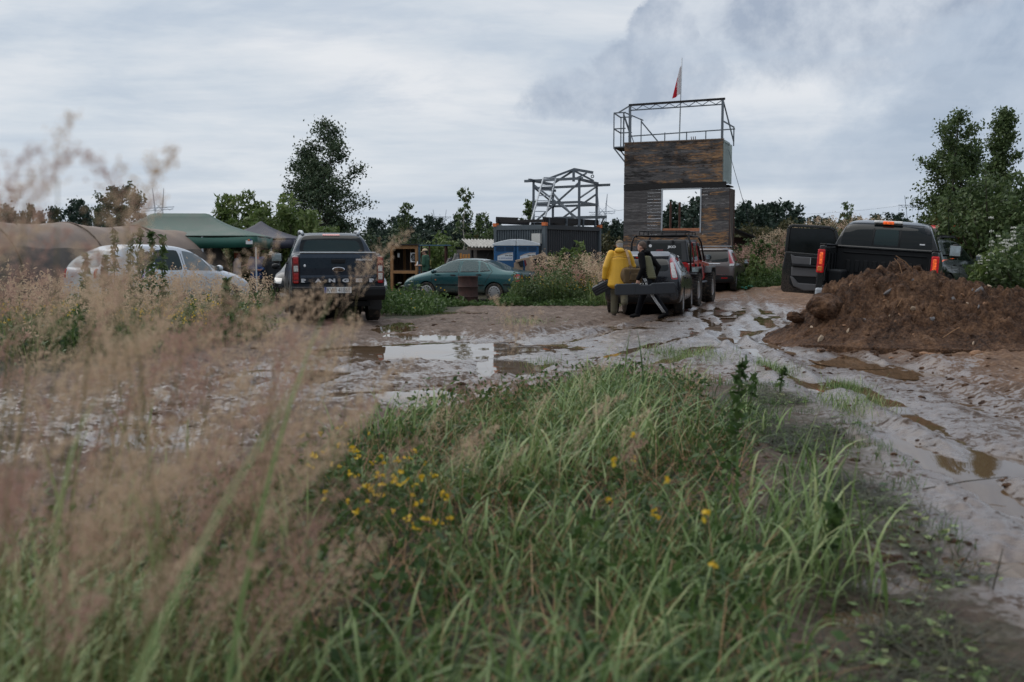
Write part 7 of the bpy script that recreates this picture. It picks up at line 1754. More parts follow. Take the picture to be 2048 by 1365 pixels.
    def ext4(t, j, hp, HR):
        MB().ball(j['neck']+Vector((0, .085, -.06)), (.05, .02, .09), 10, 8).build('red_shirt_front', M['red_print'], t, True); o = MB(); o.lathe([(.205, .80), (.20, .835)], 24, 'z'); q = o.build('red_shirt_hem', M['red_print'], t); q.scale = (1, .78, 1)
    person('man in a blue fleece and dark cap with a red shirt under the tent edge', at(514, 33.2), 150, J, M['skin_b'], [trousers(simple('grey_green_trousers', (.05, .058, .055), .8, var=.2), (.115, .09, .075)), top(navy, (.09, .076, .06), .93, .06, 1.10, 'fleece', .11), shoes(dkt), haircap(HAIRS), capmaker(simple('dark_green_cap', (.022, .03, .024), .8, var=.2))], vox=.016, head_yaw=.2, extras=ext4)
    J = stand(1.70); J.update(el_l=(-.25, .0, 1.14), wr_l=(-.25, .06, .92), el_r=(.26, .06, 1.15), wr_r=(.16, .24, 1.22))
    wt = simple('white_lilac_tee', (.50, .50, .60), .8, var=.12, bump=.2, bscale=12); red_h = simple('red_hair', (.26, .065, .022), .7, var=.3, scale=50)
    def ext5(t, j, hp, HR):
        MB().tube([hp(.03, -.09, -.03), hp(.07, -.05, -.14), hp(.08, .02, -.24), hp(.07, .05, -.33)], [.026, .028, .024, .012], 8).build('plait', red_h, t, True)
        c = MB().lathe([(.085, -.005), (.115, .02), (.10, .045), (.07, .05)], 16, 'z'); q = c.build('flower_crown', simple('straw_crown', (.55, .42, .22), .8, var=.4, scale=30), t, True); q.location = hp(0, -.01, .075)
        for k in range(7): a = 2*pi*k/7; MB().ball((cos(a)*.095, sin(a)*.095, .05), (.022, .022, .02), 8, 6).build('crown_flower', M['dark_wood'] if k % 2 else simple('cream_petal', (.62, .52, .38), .7), q, True)
        for sx in (-1, 1): MB().tube([(sx*.10, .135, .98), (sx*.10, .14, 1.30), (sx*.085, .02, 1.49), (sx*.07, -.12, 1.34), (sx*.05, -.15, .98)], .022, 6).build('brace', simple('navy_brace', (.012, .025, .07), .7), t, True)
    person('woman with red plaits and a flower crown in a white t-shirt beside the pale car', at(474, 33.6), 75, J, M['skin'], [trousers(simple('striped_skirt', (.30, .30, .34), .8, var=.6, scale=14), (.15, .13, .12), .3, 'skirt', .03), top(wt, (.082, .066, .05), .44, .0, 1.0, 'tshirt'), shoes(dkt), haircap(red_h, .02, 'hair', 1.1)], vox=.016, head_yaw=.1, extras=ext5)
    J = stand(1.74); J.update(el_l=(-.25, .05, 1.14), wr_l=(-.2, .25, 1.0))
    def beard(t, j, hp, HR): MB().ball(hp(0, .048, -.085), (.056, .05, .05), 12, 8, HR).build('beard', simple('dark_beard', (.02, .015, .012), .85, scale=50), t, True)
    person('bald bearded man in black standing by the left tent pole', at(410, 34.4), 90, J, M['skin_b'], [trousers(dkt), top(simple('black_cloth', (.012, .014, .015), .85), (.085, .07, .06), .95, .03, 1.08, 'jacket', .1), shoes(dkt)], vox=.018, extras=beard)
    J = stand(1.68)
    person('bearded person in a brown jacket in the shade under the green tent', at(431, 35.0), 80, J, M['skin_b'], [trousers(dkt), top(simple('rust_brown_cloth', (.075, .03, .018), .85), (.085, .07, .06), .95, .03, 1.05, 'jacket', .1), shoes(dkt), haircap(simple('brown_black_hair', (.02, .014, .01), .8, scale=40), .02, 'hair', 1.08)], vox=.018, extras=beard)
    J = stand(1.70)
    person('person in a pale bucket hat mostly hidden behind the slate pickup mirror', at(543, 33.2), 170, J, M['skin'], [trousers(dkt), top(simple('dark_grey_cloth', (.02, .022, .025), .85), (.085, .07, .06), .95, .03, 1.02, 'jacket', .1), shoes(dkt), capmaker(simple('pale_hat', (.48, .42, .34), .8, var=.1), 'bucket_hat')], vox=.018)
people()
# ------------------------------------------------------------------ plants
def rot_frames(n, rng, flat=0.0):
    """random leaf frames: along, across"""
    a = rng.normal(size=(n, 3)); a[:, 2] *= (1-flat*.5); a /= np.linalg.norm(a, axis=1)[:, None]
    b = rng.normal(size=(n, 3)); b -= a*np.sum(a*b, 1)[:, None]; b /= np.linalg.norm(b, axis=1)[:, None]
    return a, b
def leaf_quads(C, size, rng, elong=1.8, droop=0.0, var=.35):
    n = len(C); a, b = rot_frames(n, rng)
    if droop: a = a+np.array([0, 0, -droop]); a /= np.linalg.norm(a, axis=1)[:, None]; b -= a*np.sum(a*b, 1)[:, None]; b /= np.linalg.norm(b, axis=1)[:, None]
    s = size*(1+var*rng.uniform(-1, 1, n))[:, None]; l = s*.5*elong; w = s*.5
    V = np.stack([C-a*l, C+b*w-a*l*.1, C+a*l, C-b*w-a*l*.1], 1).reshape(-1, 3)
    return V, np.arange(n*4).reshape(n, 4)
def blades(P, h, w, az, lean, curve, K=4, rng=None, twist=.3):
    """ribbons: base points, heights, widths, heading of the lean, lean at the foot, extra bend to the tip (radians)"""
    n = len(P); t = np.linspace(0, 1, K+1); ang = lean[:, None]+curve[:, None]*t[None, :]**1.3
    seg = (h/K)[:, None]; dx = np.sin(ang)*seg; dz = np.cos(ang)*seg
    r = np.concatenate([np.zeros((n, 1)), np.cumsum(dx[:, :-1], 1)], 1); z = np.concatenate([np.zeros((n, 1)), np.cumsum(dz[:, :-1], 1)], 1)
    ca, sa = np.cos(az)[:, None], np.sin(az)[:, None]
    X = P[:, 0:1]+r*ca; Y = P[:, 1:2]+r*sa; Z = P[:, 2:3]+z
    tw = az[:, None]+pi/2+twist*t[None, :]*(rng.uniform(-3, 3, n)[:, None] if rng is not None else 1)
    ww = w[:, None]*.5*np.clip(np.minimum(1.0, .55+t[None, :]*2)*(1-t[None, :]**2.2), .04, 1)
    ox, oy = np.cos(tw)*ww, np.sin(tw)*ww
    L = np.stack([X-ox, Y-oy, Z], -1); R = np.stack([X+ox, Y+oy, Z], -1)
    V = np.stack([L, R], 2).reshape(n, (K+1)*2, 3)
    k = np.arange(K); f = np.stack([2*k, 2*k+1, 2*k+3, 2*k+2], -1)
    F = (f[None]+(np.arange(n)*(K+1)*2)[:, None, None]).reshape(-1, 4)
    return V.reshape(-1, 3), F
def join(parts):
    Vs, Fs, n = [], [], 0
    for V, F in parts: Vs.append(V); Fs.append(F+n); n += len(V)
    return np.concatenate(Vs), np.concatenate(Fs)
def sample_poly(poly, n, rng, dens=None, box=None):
    xs = [p[0] for p in poly]; ys = [p[1] for p in poly]; x0, x1, y0, y1 = box or (min(xs), max(xs), min(ys), max(ys)); out = []
    got = 0
    while got < n:
        x = rng.uniform(x0, x1, n*2); y = rng.uniform(y0, y1, n*2); k = poly_sd(x, y, poly) > 0
        if dens is not None: k &= rng.uniform(0, 1, len(x)) < dens(x, y)
        out.append(np.stack([x[k], y[k]], -1)); got += k.sum()
    return np.concatenate(out)[:n]
def onground(xy): return np.concatenate([xy, ground_h(xy[:, 0], xy[:, 1])[:, None]], 1)
def stuff(name, V, F, mat, label=None):
    o = mobj(name, np_mesh(name, V, F, mat)); o['kind'] = 'stuff'; return o

# ---- trees
def tree_meshes(seed, Hh, Wd, base=.2, n_main=16, leaves=6000, leaf=.09, stems=1, mat='leaf_dark', bark='bark', elong=1.6, droop=0.0, profile=None, spread=.16, up=.55, tr=None, gap=0.0, skew=0.0):
    rng = np.random.RandomState(seed); tb = MB(); anchors = []
    profile = profile or (lambda t: (1-t)**.55*min(1, .45+t*2.2))
    tr = tr or Hh*.016
    for s_ in range(stems):
        off = np.array([rng.uniform(-.16, .16)*Wd, rng.uniform(-.16, .16)*Wd]) if stems > 1 else np.zeros(2)
        hs = Hh*(1 if s_ == 0 else rng.uniform(.72, .95)); tp = []
        for k in range(8):
            f = k/7; tp.append((off[0]*(.25+f)+skew*Hh*f*f+rng.uniform(-.012, .012)*Hh*(k > 0), off[1]*(.25+f)+rng.uniform(-.012, .012)*Hh*(k > 0), hs*f*.97))
        tb.tube(tp, [tr*(1-.88*k/7) for k in range(8)], 7)
        tp = np.array(tp); nm = max(4, n_main//stems)
        for m in range(nm):
            f = base+(1-base)*((m+.5)/nm)**.9*.98; i = min(6, int(f*7)); q = f*7-i; p0 = tp[i]*(1-q)+tp[i+1]*q
            az = m*2.4+rng.uniform(-.5, .5)+s_; L = Wd*.5*profile((f-base)/(1-base))*rng.uniform(.72, 1.15)
            if rng.rand() < gap: continue
            el = up*(.55+.7*f)+rng.uniform(-.15, .15); d = np.array([cos(az)*cos(el), sin(az)*cos(el), sin(el)])
            pts = [p0]; dd = d.copy()
            for k in range(4):
                dd = dd+np.array([rng.uniform(-.18, .18), rng.uniform(-.18, .18), rng.uniform(-.05, .14)-droop*.22*k]); dd /= np.linalg.norm(dd); pts.append(pts[-1]+dd*L/4)
            r0 = tr*(1-.8*f)*.5
            tb.tube([tuple(p) for p in pts], [max(.006, r0*(1-.8*k/4)) for k in range(5)], 5, cap=False)
            pts = np.array(pts)
            for k in range(max(3, int(5+L*1.5))):
                a = rng.uniform(.25, 1.0)*4; i2 = min(3, int(a)); b0 = pts[i2]*(1-(a-i2))+pts[i2+1]*(a-i2)
                d2 = rng.normal(size=3); d2[2] = abs(d2[2])*.5-droop*.8; d2 = d2/np.linalg.norm(d2)*.6+d*.5; l2 = L*rng.uniform(.14, .34)
                e = b0+d2*l2; tb.tube([tuple(b0), tuple((b0+e)/2+np.array([0, 0, .03*l2])), tuple(e)], [max(.005, r0*.3), max(.004, r0*.2), .003], 4, cap=False)
                for g in (.35, .65, .9, 1.1): anchors.append(b0+(e-b0)*g+np.array([0, 0, -droop*.25*g]))
        anchors += [tp[-1]+np.array([0, 0, -.03*k]) for k in range(4)]
    A = np.array(anchors); C = A[rng.randint(0, len(A), leaves)]+np.clip(rng.normal(size=(leaves, 3)), -1.5, 1.5)*np.array([1, 1, .8])*spread*rng.uniform(.3, 1.2, (leaves, 1))
    C[:, 2] = np.maximum(C[:, 2], .05)
    V, F = leaf_quads(C, leaf, rng, elong, droop)
    return tb.mesh('trunk', M[bark], True), np_mesh('crown', V, F, M[mat])
def bush_meshes(seed, Hh, Wd, leaves, leaf, mat, elong=2.0, clumps=26, droop=0.2, spiky=0.0):
    rng = np.random.RandomState(seed); tb = MB(); Cs = []
    cl = []
    for k in range(clumps):
        a = rng.uniform(0, 6.28); r = sqrt(rng.rand())*.5*Wd; hmax = Hh*(1-(2*r/Wd)**2*.55)*rng.uniform(.78, 1.05); cl.append((cos(a)*r, sin(a)*r, hmax, rng.uniform(.10, .19)*Wd))
    per = leaves//clumps
    for (x, y, hm, rad) in cl:
        tb.tube([(x*.25, y*.25, 0), (x*.7, y*.7, hm*.5), (x, y, hm*.92)], [.02*Hh*.5+.006, .012*Hh*.5+.005, .004], 5, cap=False)
        z = rng.uniform(.05, 1.0, per)**.75*hm; w = rad*np.sqrt(np.clip(1.15-(z/hm)**(2.2-spiky), .03, 1))
        th = rng.uniform(0, 6.28, per); rr = np.sqrt(rng.rand(per))*w; C = np.stack([x*(.35+.65*z/hm)+np.cos(th)*rr, y*(.35+.65*z/hm)+np.sin(th)*rr, z], -1); Cs.append(C)
    V, F = leaf_quads(np.concatenate(Cs), leaf, rng, elong, droop)
    return tb.mesh('stems', M['stem_dark'], True), np_mesh('foliage', V, F, M[mat])
def plant(name, label, cat, pos, meshes, parts=('trunk', 'crown'), group=None, rz=0, sc=(1, 1, 1), sink=0.05):
    t = thing(name, label, cat, (pos[0], pos[1], float(base_h(pos[0], pos[1]))-sink if len(pos) == 2 else pos[2]), rz, group); t.scale = sc
    for n_, me in zip(parts, meshes):
        q = mobj(n_, me, t)
        if n_ in ('flower_heads', 'leaves') or (n_ == 'stems' and 'flower_heads' in parts): q['kind'] = 'stuff'
    return t
def gx(u, Y): p = pix(u, 510, Y); return (p.x, p.y)
def htop(v, Y): return CAMZ+(510-v)*Y/FPX
def trees():
    x, y = gx(655, 46); h = htop(240, 46)-float(base_h(x, y))
    def prof(t): return .95*(1-t)**.62*min(1, .72+t*1.1)+.05
    plant('alder_tree', 'tall dark open-crowned tree standing alone behind the slate pickup', 'tree', (x, y), tree_meshes(3, h, 5.6, .06, 70, 27000, .074, 3, 'leaf_dark', profile=prof, spread=.27, up=.50, tr=.10))
    x, y = gx(728, 44); plant('bush', 'dark bushy shrub at the foot of the tall lone tree', 'bush', (x, y), bush_meshes(8, htop(432, 44)+.2, 2.6, 3600, .085, 'leaf_dark', 1.7), ('stems', 'foliage'))
    x, y = gx(470, 43.5); plant('willow_bush', 'broad olive willow bush behind the gap of the two tents', 'bush', (x, y), bush_meshes(11, htop(366, 43.5)+.25, 4.8, 9500, .105, 'leaf_willow', 3.0, 30, .3, .6), ('stems', 'foliage'))
    x, y = gx(585, 41.5); plant('willow_bush', 'bright green willow bush in front of the tall lone tree', 'bush', (x, y), bush_meshes(12, htop(378, 41.5)+.25, 5.0, 11000, .100, 'leaf_willow', 2.8, 34, .3, .4), ('stems', 'foliage'))
    x, y = gx(395, 44); plant('willow_bush', 'lower leafy bush seen under the green tent canopy', 'bush', (x, y), bush_meshes(13, 2.4, 3.4, 4200, .10, 'leaf_mid', 2.4, 24), ('stems', 'foliage'))
    x, y = gx(500, 39.8); plant('willow_bush', 'shaded leafy bush behind the people under the tents', 'bush', (x, y), bush_meshes(14, 2.1, 4.2, 4800, .10, 'leaf_mid', 2.4, 26), ('stems', 'foliage'))
    x, y = gx(250, 88); h = htop(390, 88)+.3
    plant('oak_tree', 'round dark tree with a dense crown left of the lattice pylon', 'tree', (x, y), tree_meshes(21, h, 4.4, .12, 34, 6500, .17, 1, 'leaf_dark', profile=lambda t: .62+.5*sin(pi*min(1, t*1.05))**.8*(1-t*.25), spread=.26, up=.5))
    # slender birches in the middle distance
    sp = lambda t: .5*(1-t)**.4+.25
    for (u, v, Y, w, sd, lab, nl, sk) in ((926, 371, 50, 1.9, 31, 'slender white-stemmed birch with drooping sparse leaves in the middle distance', 520, .04), (806, 402, 55, 1.7, 32, 'sparse young birch above the far treeline right of the lone tree', 520, .05), (973, 420, 54, 1.0, 33, 'small drooping birch sapling left of the container hut', 300, 0), (1062, 398, 44, 1.7, 34, 'leafy birch sapling growing behind the ladder and steel frame', 620, -.03), (1690, 402, 62, 1.5, 35, 'sparse sapling rising above the bank left of the black pickup', 420, .02), (950, 428, 58, .9, 36, 'thin leaning birch sapling right of the slender white birch', 260, .06)):
        x, y = gx(u, Y); h = htop(v, Y)-float(base_h(x, y))
        plant('birch_tree', lab, 'tree', (x, y), tree_meshes(sd, h, w, .34, 15, nl, .10, 1, 'leaf_mid', 'bark_birch' if u == 926 else 'bark', 1.9, .75, sp, .10, .75, h*.0105, .1, sk))
    # right-hand trees and thicket
    x, y = gx(1902, 38); h = htop(240, 38)-float(base_h(x, y))
    plant('hawthorn_tree', 'ragged tall tree with an open wind-blown crown right of the pylon', 'tree', (x, y), tree_meshes(41, h, 3.8, .12, 48, 19000, .074, 3, 'leaf_mid', profile=lambda t: .95*(1-t)**.38*min(1, .6+t), spread=.22, up=.6, skew=.02))
    x, y = gx(1990, 40); h = htop(219, 40)-float(base_h(x, y))
    plant('hawthorn_tree', 'narrow taller tree leaning right at the edge of the thicket', 'tree', (x, y), tree_meshes(42, h, 2.6, .2, 36, 11000, .074, 1, 'leaf_mid', profile=lambda t: .9*(1-t)**.5*min(1, .7+t), spread=.20, up=.8, skew=.03))
    for (u, Y, v, w, sd, m, lab) in ((1925, 35, 350, 3.2, 51, 'leaf_mid', 'dark green thicket below the ragged tall tree'), (1990, 33, 330, 3.4, 52, 'leaf_mid', 'tall thicket filling the space under the narrow leaning tree'), (2070, 32, 332, 3.4, 53, 'leaf_mid', 'thicket running out of the picture beside the leaning tree'), (2045, 26, 440, 2.6, 54, 'leaf_mid', 'olive roadside bush with white umbels around it'), (2032, 22.5, 485, 2.0, 55, 'leaf_willow', 'pale green roadside bush at the foot of the bank beside the soil heap'), (2075, 20, 470, 2.2, 56, 'leaf_mid', 'dense roadside bush nearest the camera at the end of the soil heap'), (1990, 27.5, 505, 1.4, 57, 'leaf_willow', 'low leafy roadside bush right of the dark off-roader')):
        x, y = gx(u, Y); plant('roadside_bush' if Y < 30 else 'thicket_bush', lab, 'bush', (x, y), bush_meshes(sd, htop(v, Y)-float(base_h(x, y))+.1, w, 7200 if Y > 30 else 5200, .088 if Y > 30 else .062, m, 2.0, 36, .2, .2), ('stems', 'foliage'))
    # bushes on the rough ground
    for (u, Y, v, w, sd, m, lab) in ((880, 45, 462, 3.4, 61, 'leaf_willow', 'yellow-green bush mound beyond the rusty canopy posts'), (960, 46, 468, 2.6, 62, 'leaf_russet', 'russet bush left of the low hut roof'), (985, 50, 455, 3.0, 63, 'leaf_mid', 'green bush beyond the low hut'), (1218, 52, 462, 2.6, 64, 'leaf_russet', 'brown-green bush between the container hut and the tower'), (800, 58, 440, 3.4, 65, 'leaf_dark', 'dark green bush right of the lone tree'), (1500, 57, 440, 4.2, 66, 'leaf_russet', 'wide russet bush on the bank right of the tower'), (1580, 59, 432, 4.0, 67, 'leaf_russet', 'second russet bush further along the top of the bank'), (1660, 60, 437, 3.0, 68, 'leaf_russet', 'russet bush at the right end of the bank top'), (1450, 60, 455, 3.2, 69, 'leaf_russet', 'brown bush partly behind the tower foot'), (1520, 42.5, 478, 1.6, 70, 'leaf_weed', 'bright green weed bush on the bank above the bronze car'), (1512, 39.4, 512, 1.1, 71, 'leaf_willow', 'yellow-green leafy shrub by the road edge right of the bronze car')):
        x, y = gx(u, Y); plant('bush', lab, 'bush', (x, y), bush_meshes(sd, max(.6, htop(v, Y)-float(base_h(x, y))), w, 2600 if Y > 42 else 2200, .10 if Y > 42 else .075, m, 2.0, 24, .2, .2), ('stems', 'foliage'))
    # horizon trees: a few shapes, many copies
    forms = [tree_meshes(71, 10, 4.6, .08, 26, 1500, .34, 1, 'leaf_far_hazed', profile=lambda t: (1-t)**.8*1.0+.08, spread=.35, up=.25), tree_meshes(72, 10, 6.0, .12, 24, 1700, .36, 1, 'leaf_far_hazed', profile=lambda t: .6+.5*sin(pi*min(1, t*1.05))**.8*(1-t*.3), spread=.5, up=.5), tree_meshes(73, 10, 4.4, .15, 22, 1300, .34, 1, 'leaf_far_hazed', profile=lambda t: .8*(1-t)**.4, spread=.42, up=.8), tree_meshes(74, 10, 5.2, .08, 26, 1600, .36, 2, 'leaf_far_hazed', profile=lambda t: .9*(1-t)**.45, spread=.45, up=.55)]
    kinds = ['pointed dark conifer', 'round-headed dark tree', 'narrow upright dark tree', 'ragged two-stemmed dark tree']
    rng = np.random.RandomState(77); spots = []
    def row(u0, u1, v0, v1, Y, n, place, sq=1.0):
        for k in range(n):
            u = u0+(u1-u0)*(k+.5)/n+rng.uniform(-.5, .5)*(u1-u0)/n*.8; v = rng.uniform(v0, v1); YY = Y*rng.uniform(.92, 1.12); spots.append((u, v, YY, place, sq))
    row(-60, 205, 408, 432, 150, 15, 'on the horizon above the brown tunnel', .8); row(735, 1010, 428, 458, 150, 20, 'on the horizon right of the lone tree', .9); row(1196, 1250, 440, 456, 160, 5, 'between the steel frame and the tower'); row(1462, 1580, 404, 428, 105, 9, 'behind the bank right of the tower', 1.0); row(1330, 1405, 402, 436, 100, 6, 'seen through the tower window'); row(1590, 1850, 424, 446, 210, 13, 'far off left of the funnel pylon'); row(205, 400, 440, 456, 170, 8, 'far off behind the green tent'); row(750, 1000, 455, 470, 95, 9, 'in the nearer belt beyond the birches')
    order = {}
    for q in sorted(range(len(spots)), key=lambda q: spots[q][0]): order.setdefault(spots[q][3], []).append(q)
    nth = ['leftmost', 'second from left', 'third from left', 'fourth from left', 'fifth from left', 'sixth from left', 'seventh from left', 'eighth from left', 'ninth from left', 'tenth from left', 'eleventh from left', 'twelfth from left', 'thirteenth from left', 'fourteenth from left', 'fifteenth from left', 'sixteenth from left', 'seventeenth from left', 'eighteenth from left', 'nineteenth from left', 'twentieth from left']
    for q, (u, v, Y, place, sq) in enumerate(spots):
        k = rng.randint(4); x, y = gx(u, Y); s_ = (htop(v, Y)+1.0)/10
        plant('horizon_tree', kinds[k]+' '+place+', '+nth[order[place].index(q)], 'tree', (x, y, -1.0), forms[k], group='trees along the horizon', rz=rng.uniform(0, 6.28), sc=(s_*sq, s_*sq, s_))
    # the wood behind them reads as one mass
    C = []
    for Yw, (lo, hi) in ((330, (452, 470)), (235, (458, 480))):
        for u in np.arange(-700, 2800, 9):
            v = rng.uniform(lo, hi)+9*float(vnoise(np.array([u*.01]), np.array([Yw*1.0]), 3)[0]); x, y = gx(u, Yw*rng.uniform(.94, 1.06)); h = htop(v, Yw)+1; n = 26
            z = rng.uniform(0, 1, n)*h-1; C.append(np.stack([x+rng.normal(size=n)*1.5*(1.1-z/(h+1)), y+rng.normal(size=n)*2.0, z], -1))
    V, F = leaf_quads(np.concatenate(C), 1.25, rng, 1.4); stuff('forest', V, F, M['leaf_far_hazed'])
trees()

# ---- reeds
def plume_mesh(seed, L=.24, n=240, mat='plume', spread=.045, leafy=.0036, name='plume'):
    """feathery reed head: thin side branches that carry tiny spikelets; grows up z, nods to +x"""
    rng = np.random.RandomState(seed); V = []; F = []; nb = 34; C = []; Bv = []; 
    bent = lambda z: .38*z*z/L
    P0 = []; az = []; hh = []; ln = []
    for k in range(nb):
        z = L*(k/nb)**.9; a = k*2.4+rng.uniform(-.4, .4); l = (spread*1.9)*(1-.75*k/nb)*rng.uniform(.6, 1.2); el = rng.uniform(.65, 1.15)
        d = np.array([cos(a)*cos(el), sin(a)*cos(el), sin(el)]); b = np.array([bent(z), 0, z]); m = max(2, int(n/nb))
        P0.append(b); az.append(a); hh.append(l); ln.append(pi/2-el)
        for q in range(m): f = rng.uniform(.25, 1.05); C.append(b+d*l*f+rng.normal(size=3)*.004)
    P0 = np.array(P0); A = blades(P0, np.array(hh), np.full(nb, .0016), np.array(az), np.array(ln), np.full(nb, .3), 2)
    B = leaf_quads(np.array(C), leafy, rng, 2.6); V, F = join([A, B]); return np_mesh(name, V, F, M[mat])
def stem_mesh(Ls, seed, mat='reedstem', w=.0022):
    rng = np.random.RandomState(seed); mb = MB(); pts = [(.10*f*f*Ls, .02*sin(f*5+seed), Ls*f) for f in np.linspace(0, 1, 7)]; mb.tube(pts, [w*(1-.55*k/6) for k in range(7)], 5, cap=False)
    me = mb.mesh('reed_stem', M[mat], True); V = np.array([v.co[:] for v in me.vertices]); return me, pts[-1]
def reeds():
    rng = np.random.RandomState(9)
    plumes = [plume_mesh(100+k, .19+.03*k, 320+30*k, 'plume' if k % 3 else 'plume_rose', .045+.006*k) for k in range(5)]
    sm, tip = stem_mesh(1.0, 4); blade = None
    # leaf set: three long narrow leaves on a stem of one metre
    P = np.array([(0.01, 0, .18), (.02, 0, .34), (.04, 0, .52)]); lv = blades(P, np.array([.42, .38, .30]), np.array([.009, .009, .008]), np.array([.4, 3.4, 1.8]), np.array([.35, .4, .4]), np.array([1.1, 1.2, 1.0]), 5); lm = np_mesh('leaf', *lv, M['grass'])
    cnt = 0
    def reed(u, v, Y, lean_az, k, sc=1.0):
        """head centred at picture u, v, Y metres ahead; its foot is found on the ground below, set back against the lean"""
        q = pix(u, v, Y); x0, y0 = q.x-.13*cos(lean_az), q.y-.13*sin(lean_az)
        g = H(x0, y0); h = q.z-g-.09*sc
        if h < .16 or h > 1.75: return
        t = thing('reed_grass', 'tall feathery pinkish reed grass stem close in front of the camera', 'reed', (x0, y0, g), lean_az, group='reed grass stems close to the camera')
        s_ = mobj('stem', sm, t); s_.scale = (min(1.3, .9/h+.2) if h > .5 else 1, 1, h); tx = tip[0]*s_.scale.x
        pl = mobj('plume', plumes[k], t); pl.location = (tx, 0, h-.02); pl.scale = (sc, sc, sc); pl.rotation_euler = (rng.uniform(-.15, .15), .25+rng.uniform(-.1, .3), rng.uniform(-.5, .5))
        if rng.rand() < .35: l = mobj('leaf', lm, t); l.scale = (1, 1, h)
    n = 0
    spec = []
    # dense drift of heads on the left
    for k in range(72): u = rng.uniform(-60, 600); spec.append((u, rng.uniform(590, 790)+.03*u+(55 if u > 460 else 0), rng.uniform(2.2, 4.2)))
    for k in range(34): spec.append((rng.uniform(-60, 700), rng.uniform(740, 960), rng.uniform(2.0, 3.4)))
    for k in range(9): spec.append((rng.uniform(-60, 260), rng.uniform(480, 590), rng.uniform(1.6, 2.6)))
    for (u, v, Y) in ((45, 325, 1.5), (155, 290, 1.6), (215, 350, 1.7), (115, 330, 1.45), (300, 420, 1.9), (20, 400, 1.6), (70, 440, 1.5)): spec.append((u, v, Y, .58))
    for k in range(7): spec.append((rng.uniform(480, 680), rng.uniform(700, 840), rng.uniform(2.6, 3.8)))
    for k in range(16): spec.append((rng.uniform(850, 1340), rng.uniform(765, 930), rng.uniform(3.6, 5.6)))
    for k in range(22): spec.append((rng.uniform(250, 760), rng.uniform(930, 1250), rng.uniform(1.9, 2.8)))
    for k in range(26): spec.append((rng.uniform(-40, 380), rng.uniform(930, 1230), rng.uniform(1.5, 2.3)))
    spec += [(728, 540, 3.8), (690, 575, 3.6), (585, 640, 2.6), (1030, 640, 4.6), (1010, 690, 4.7), (640, 690, 2.6)]
    for q in spec:
        u, v, Y = q[:3]
        reed(u, v, Y, rng.choice([0.15, -.2, .5, 2.9], p=[.4, .25, .2, .15])+rng.uniform(-.4, .4), rng.randint(5), q[3] if len(q) > 3 else rng.uniform(.75, 1.15))
    # broad green leaves almost touching the lens
    for (u, v, Y, a, lab_) in ((20, 740, .75, .9, 'broad grass leaf at the left edge almost touching the lens'), (445, 640, 1.6, 1.3, 'upright blurred grass leaf left of the slate pickup'), (740, 1240, 1.7, .2, 'pale bent grass leaf low in the near grass left of the middle')):
        q = pix(u, v, Y); g = H(q.x, q.y); L = max(.3, (q.z-g)*1.15); P = np.array([(0, 0, 0)])
        V, F = blades(P, np.array([L]), np.array([.013]), np.array([a]), np.array([.15]), np.array([.75]), 10); me = np_mesh('grass_leaf', V, F, M['grass']); o = mobj('grass_leaf', me); o.location = (q.x-.2*L*cos(a), q.y, g); tag(o, lab_, 'grass leaf')
    # far reed beds, uncountable
    def bed(name, xy, hgt, mat, seed, np_=26, sc=1.0, lean=.25):
        r = np.random.RandomState(seed); Pg = onground(xy); n = len(Pg); h = hgt*r.uniform(.55, 1.15, n)
        az = r.uniform(0, 6.28, n); a = blades(Pg, h*.95, np.full(n, .007), az, r.uniform(0, .12, n), r.uniform(.1, .4, n), 3, r)
        gl = blades(np.repeat(Pg, 2, 0)+r.normal(size=(2*n, 3))*np.array([.06, .06, 0]), np.repeat(h, 2)*r.uniform(.5, .85, 2*n), np.full(2*n, .012), r.uniform(0, 6.28, 2*n), r.uniform(.05, .3, 2*n), r.uniform(.3, 1.1, 2*n), 3, r)
        V, F = join([a, gl]); stuff(name+'_blades', V, F, M['grass'])
        tipx = Pg+np.stack([np.cos(az)*h*.16, np.sin(az)*h*.16, h*.94], -1); m = np_
        C = np.repeat(tipx, m, 0)+r.normal(size=(n*m, 3))*np.array([.045, .045, .085])*sc+np.stack([np.repeat(np.cos(az), m), np.repeat(np.sin(az), m), np.zeros(n*m)], -1)*.03
        V, F = leaf_quads(C, .024*sc, r, 2.4); stuff(name+'_plumes', V, F, M[mat])
    r = np.random.RandomState(31)
    bed('meadow_reeds', np.stack([r.uniform(-11.5, -4.9, 210), r.uniform(13.0, 18.0, 210)], -1), .98, 'plume', 3, 26)
    bed('reed_bed', np.stack([r.uniform(.75, 3.35, 230), 32.2+r.uniform(-1.2, 2.6, 230)], -1), 1.42, 'plume', 5, 22)
    bed('reed_bed', np.stack([r.uniform(.75, 3.35, 200), 32.0+r.uniform(-1.2, 2.4, 200)], -1), 1.15, 'plume_rose', 15, 22)
    bed('reed_bed', np.stack([r.uniform(2.3, 3.5, 120), 29.6+r.uniform(-.8, 1.6, 120)], -1), 1.25, 'plume', 6, 24)
    bed('bank_reeds', np.stack([9.2+r.uniform(0, 5.4, 300), 39.6+r.uniform(-.8, 4.2, 300)], -1), 1.25, 'plume_rose', 7, 24, 1.15)
    bed('bank_reeds', np.stack([11.5+r.uniform(0, 9, 330), 44+r.uniform(0, 8, 330)], -1), 1.0, 'plume', 8, 20, 1.3)
    bed('rough_grass', np.stack([r.uniform(-8.5, 1.5, 900), 46+r.uniform(0, 16, 900)], -1), 1.0, 'plume', 9, 16, 1.4)
reeds()
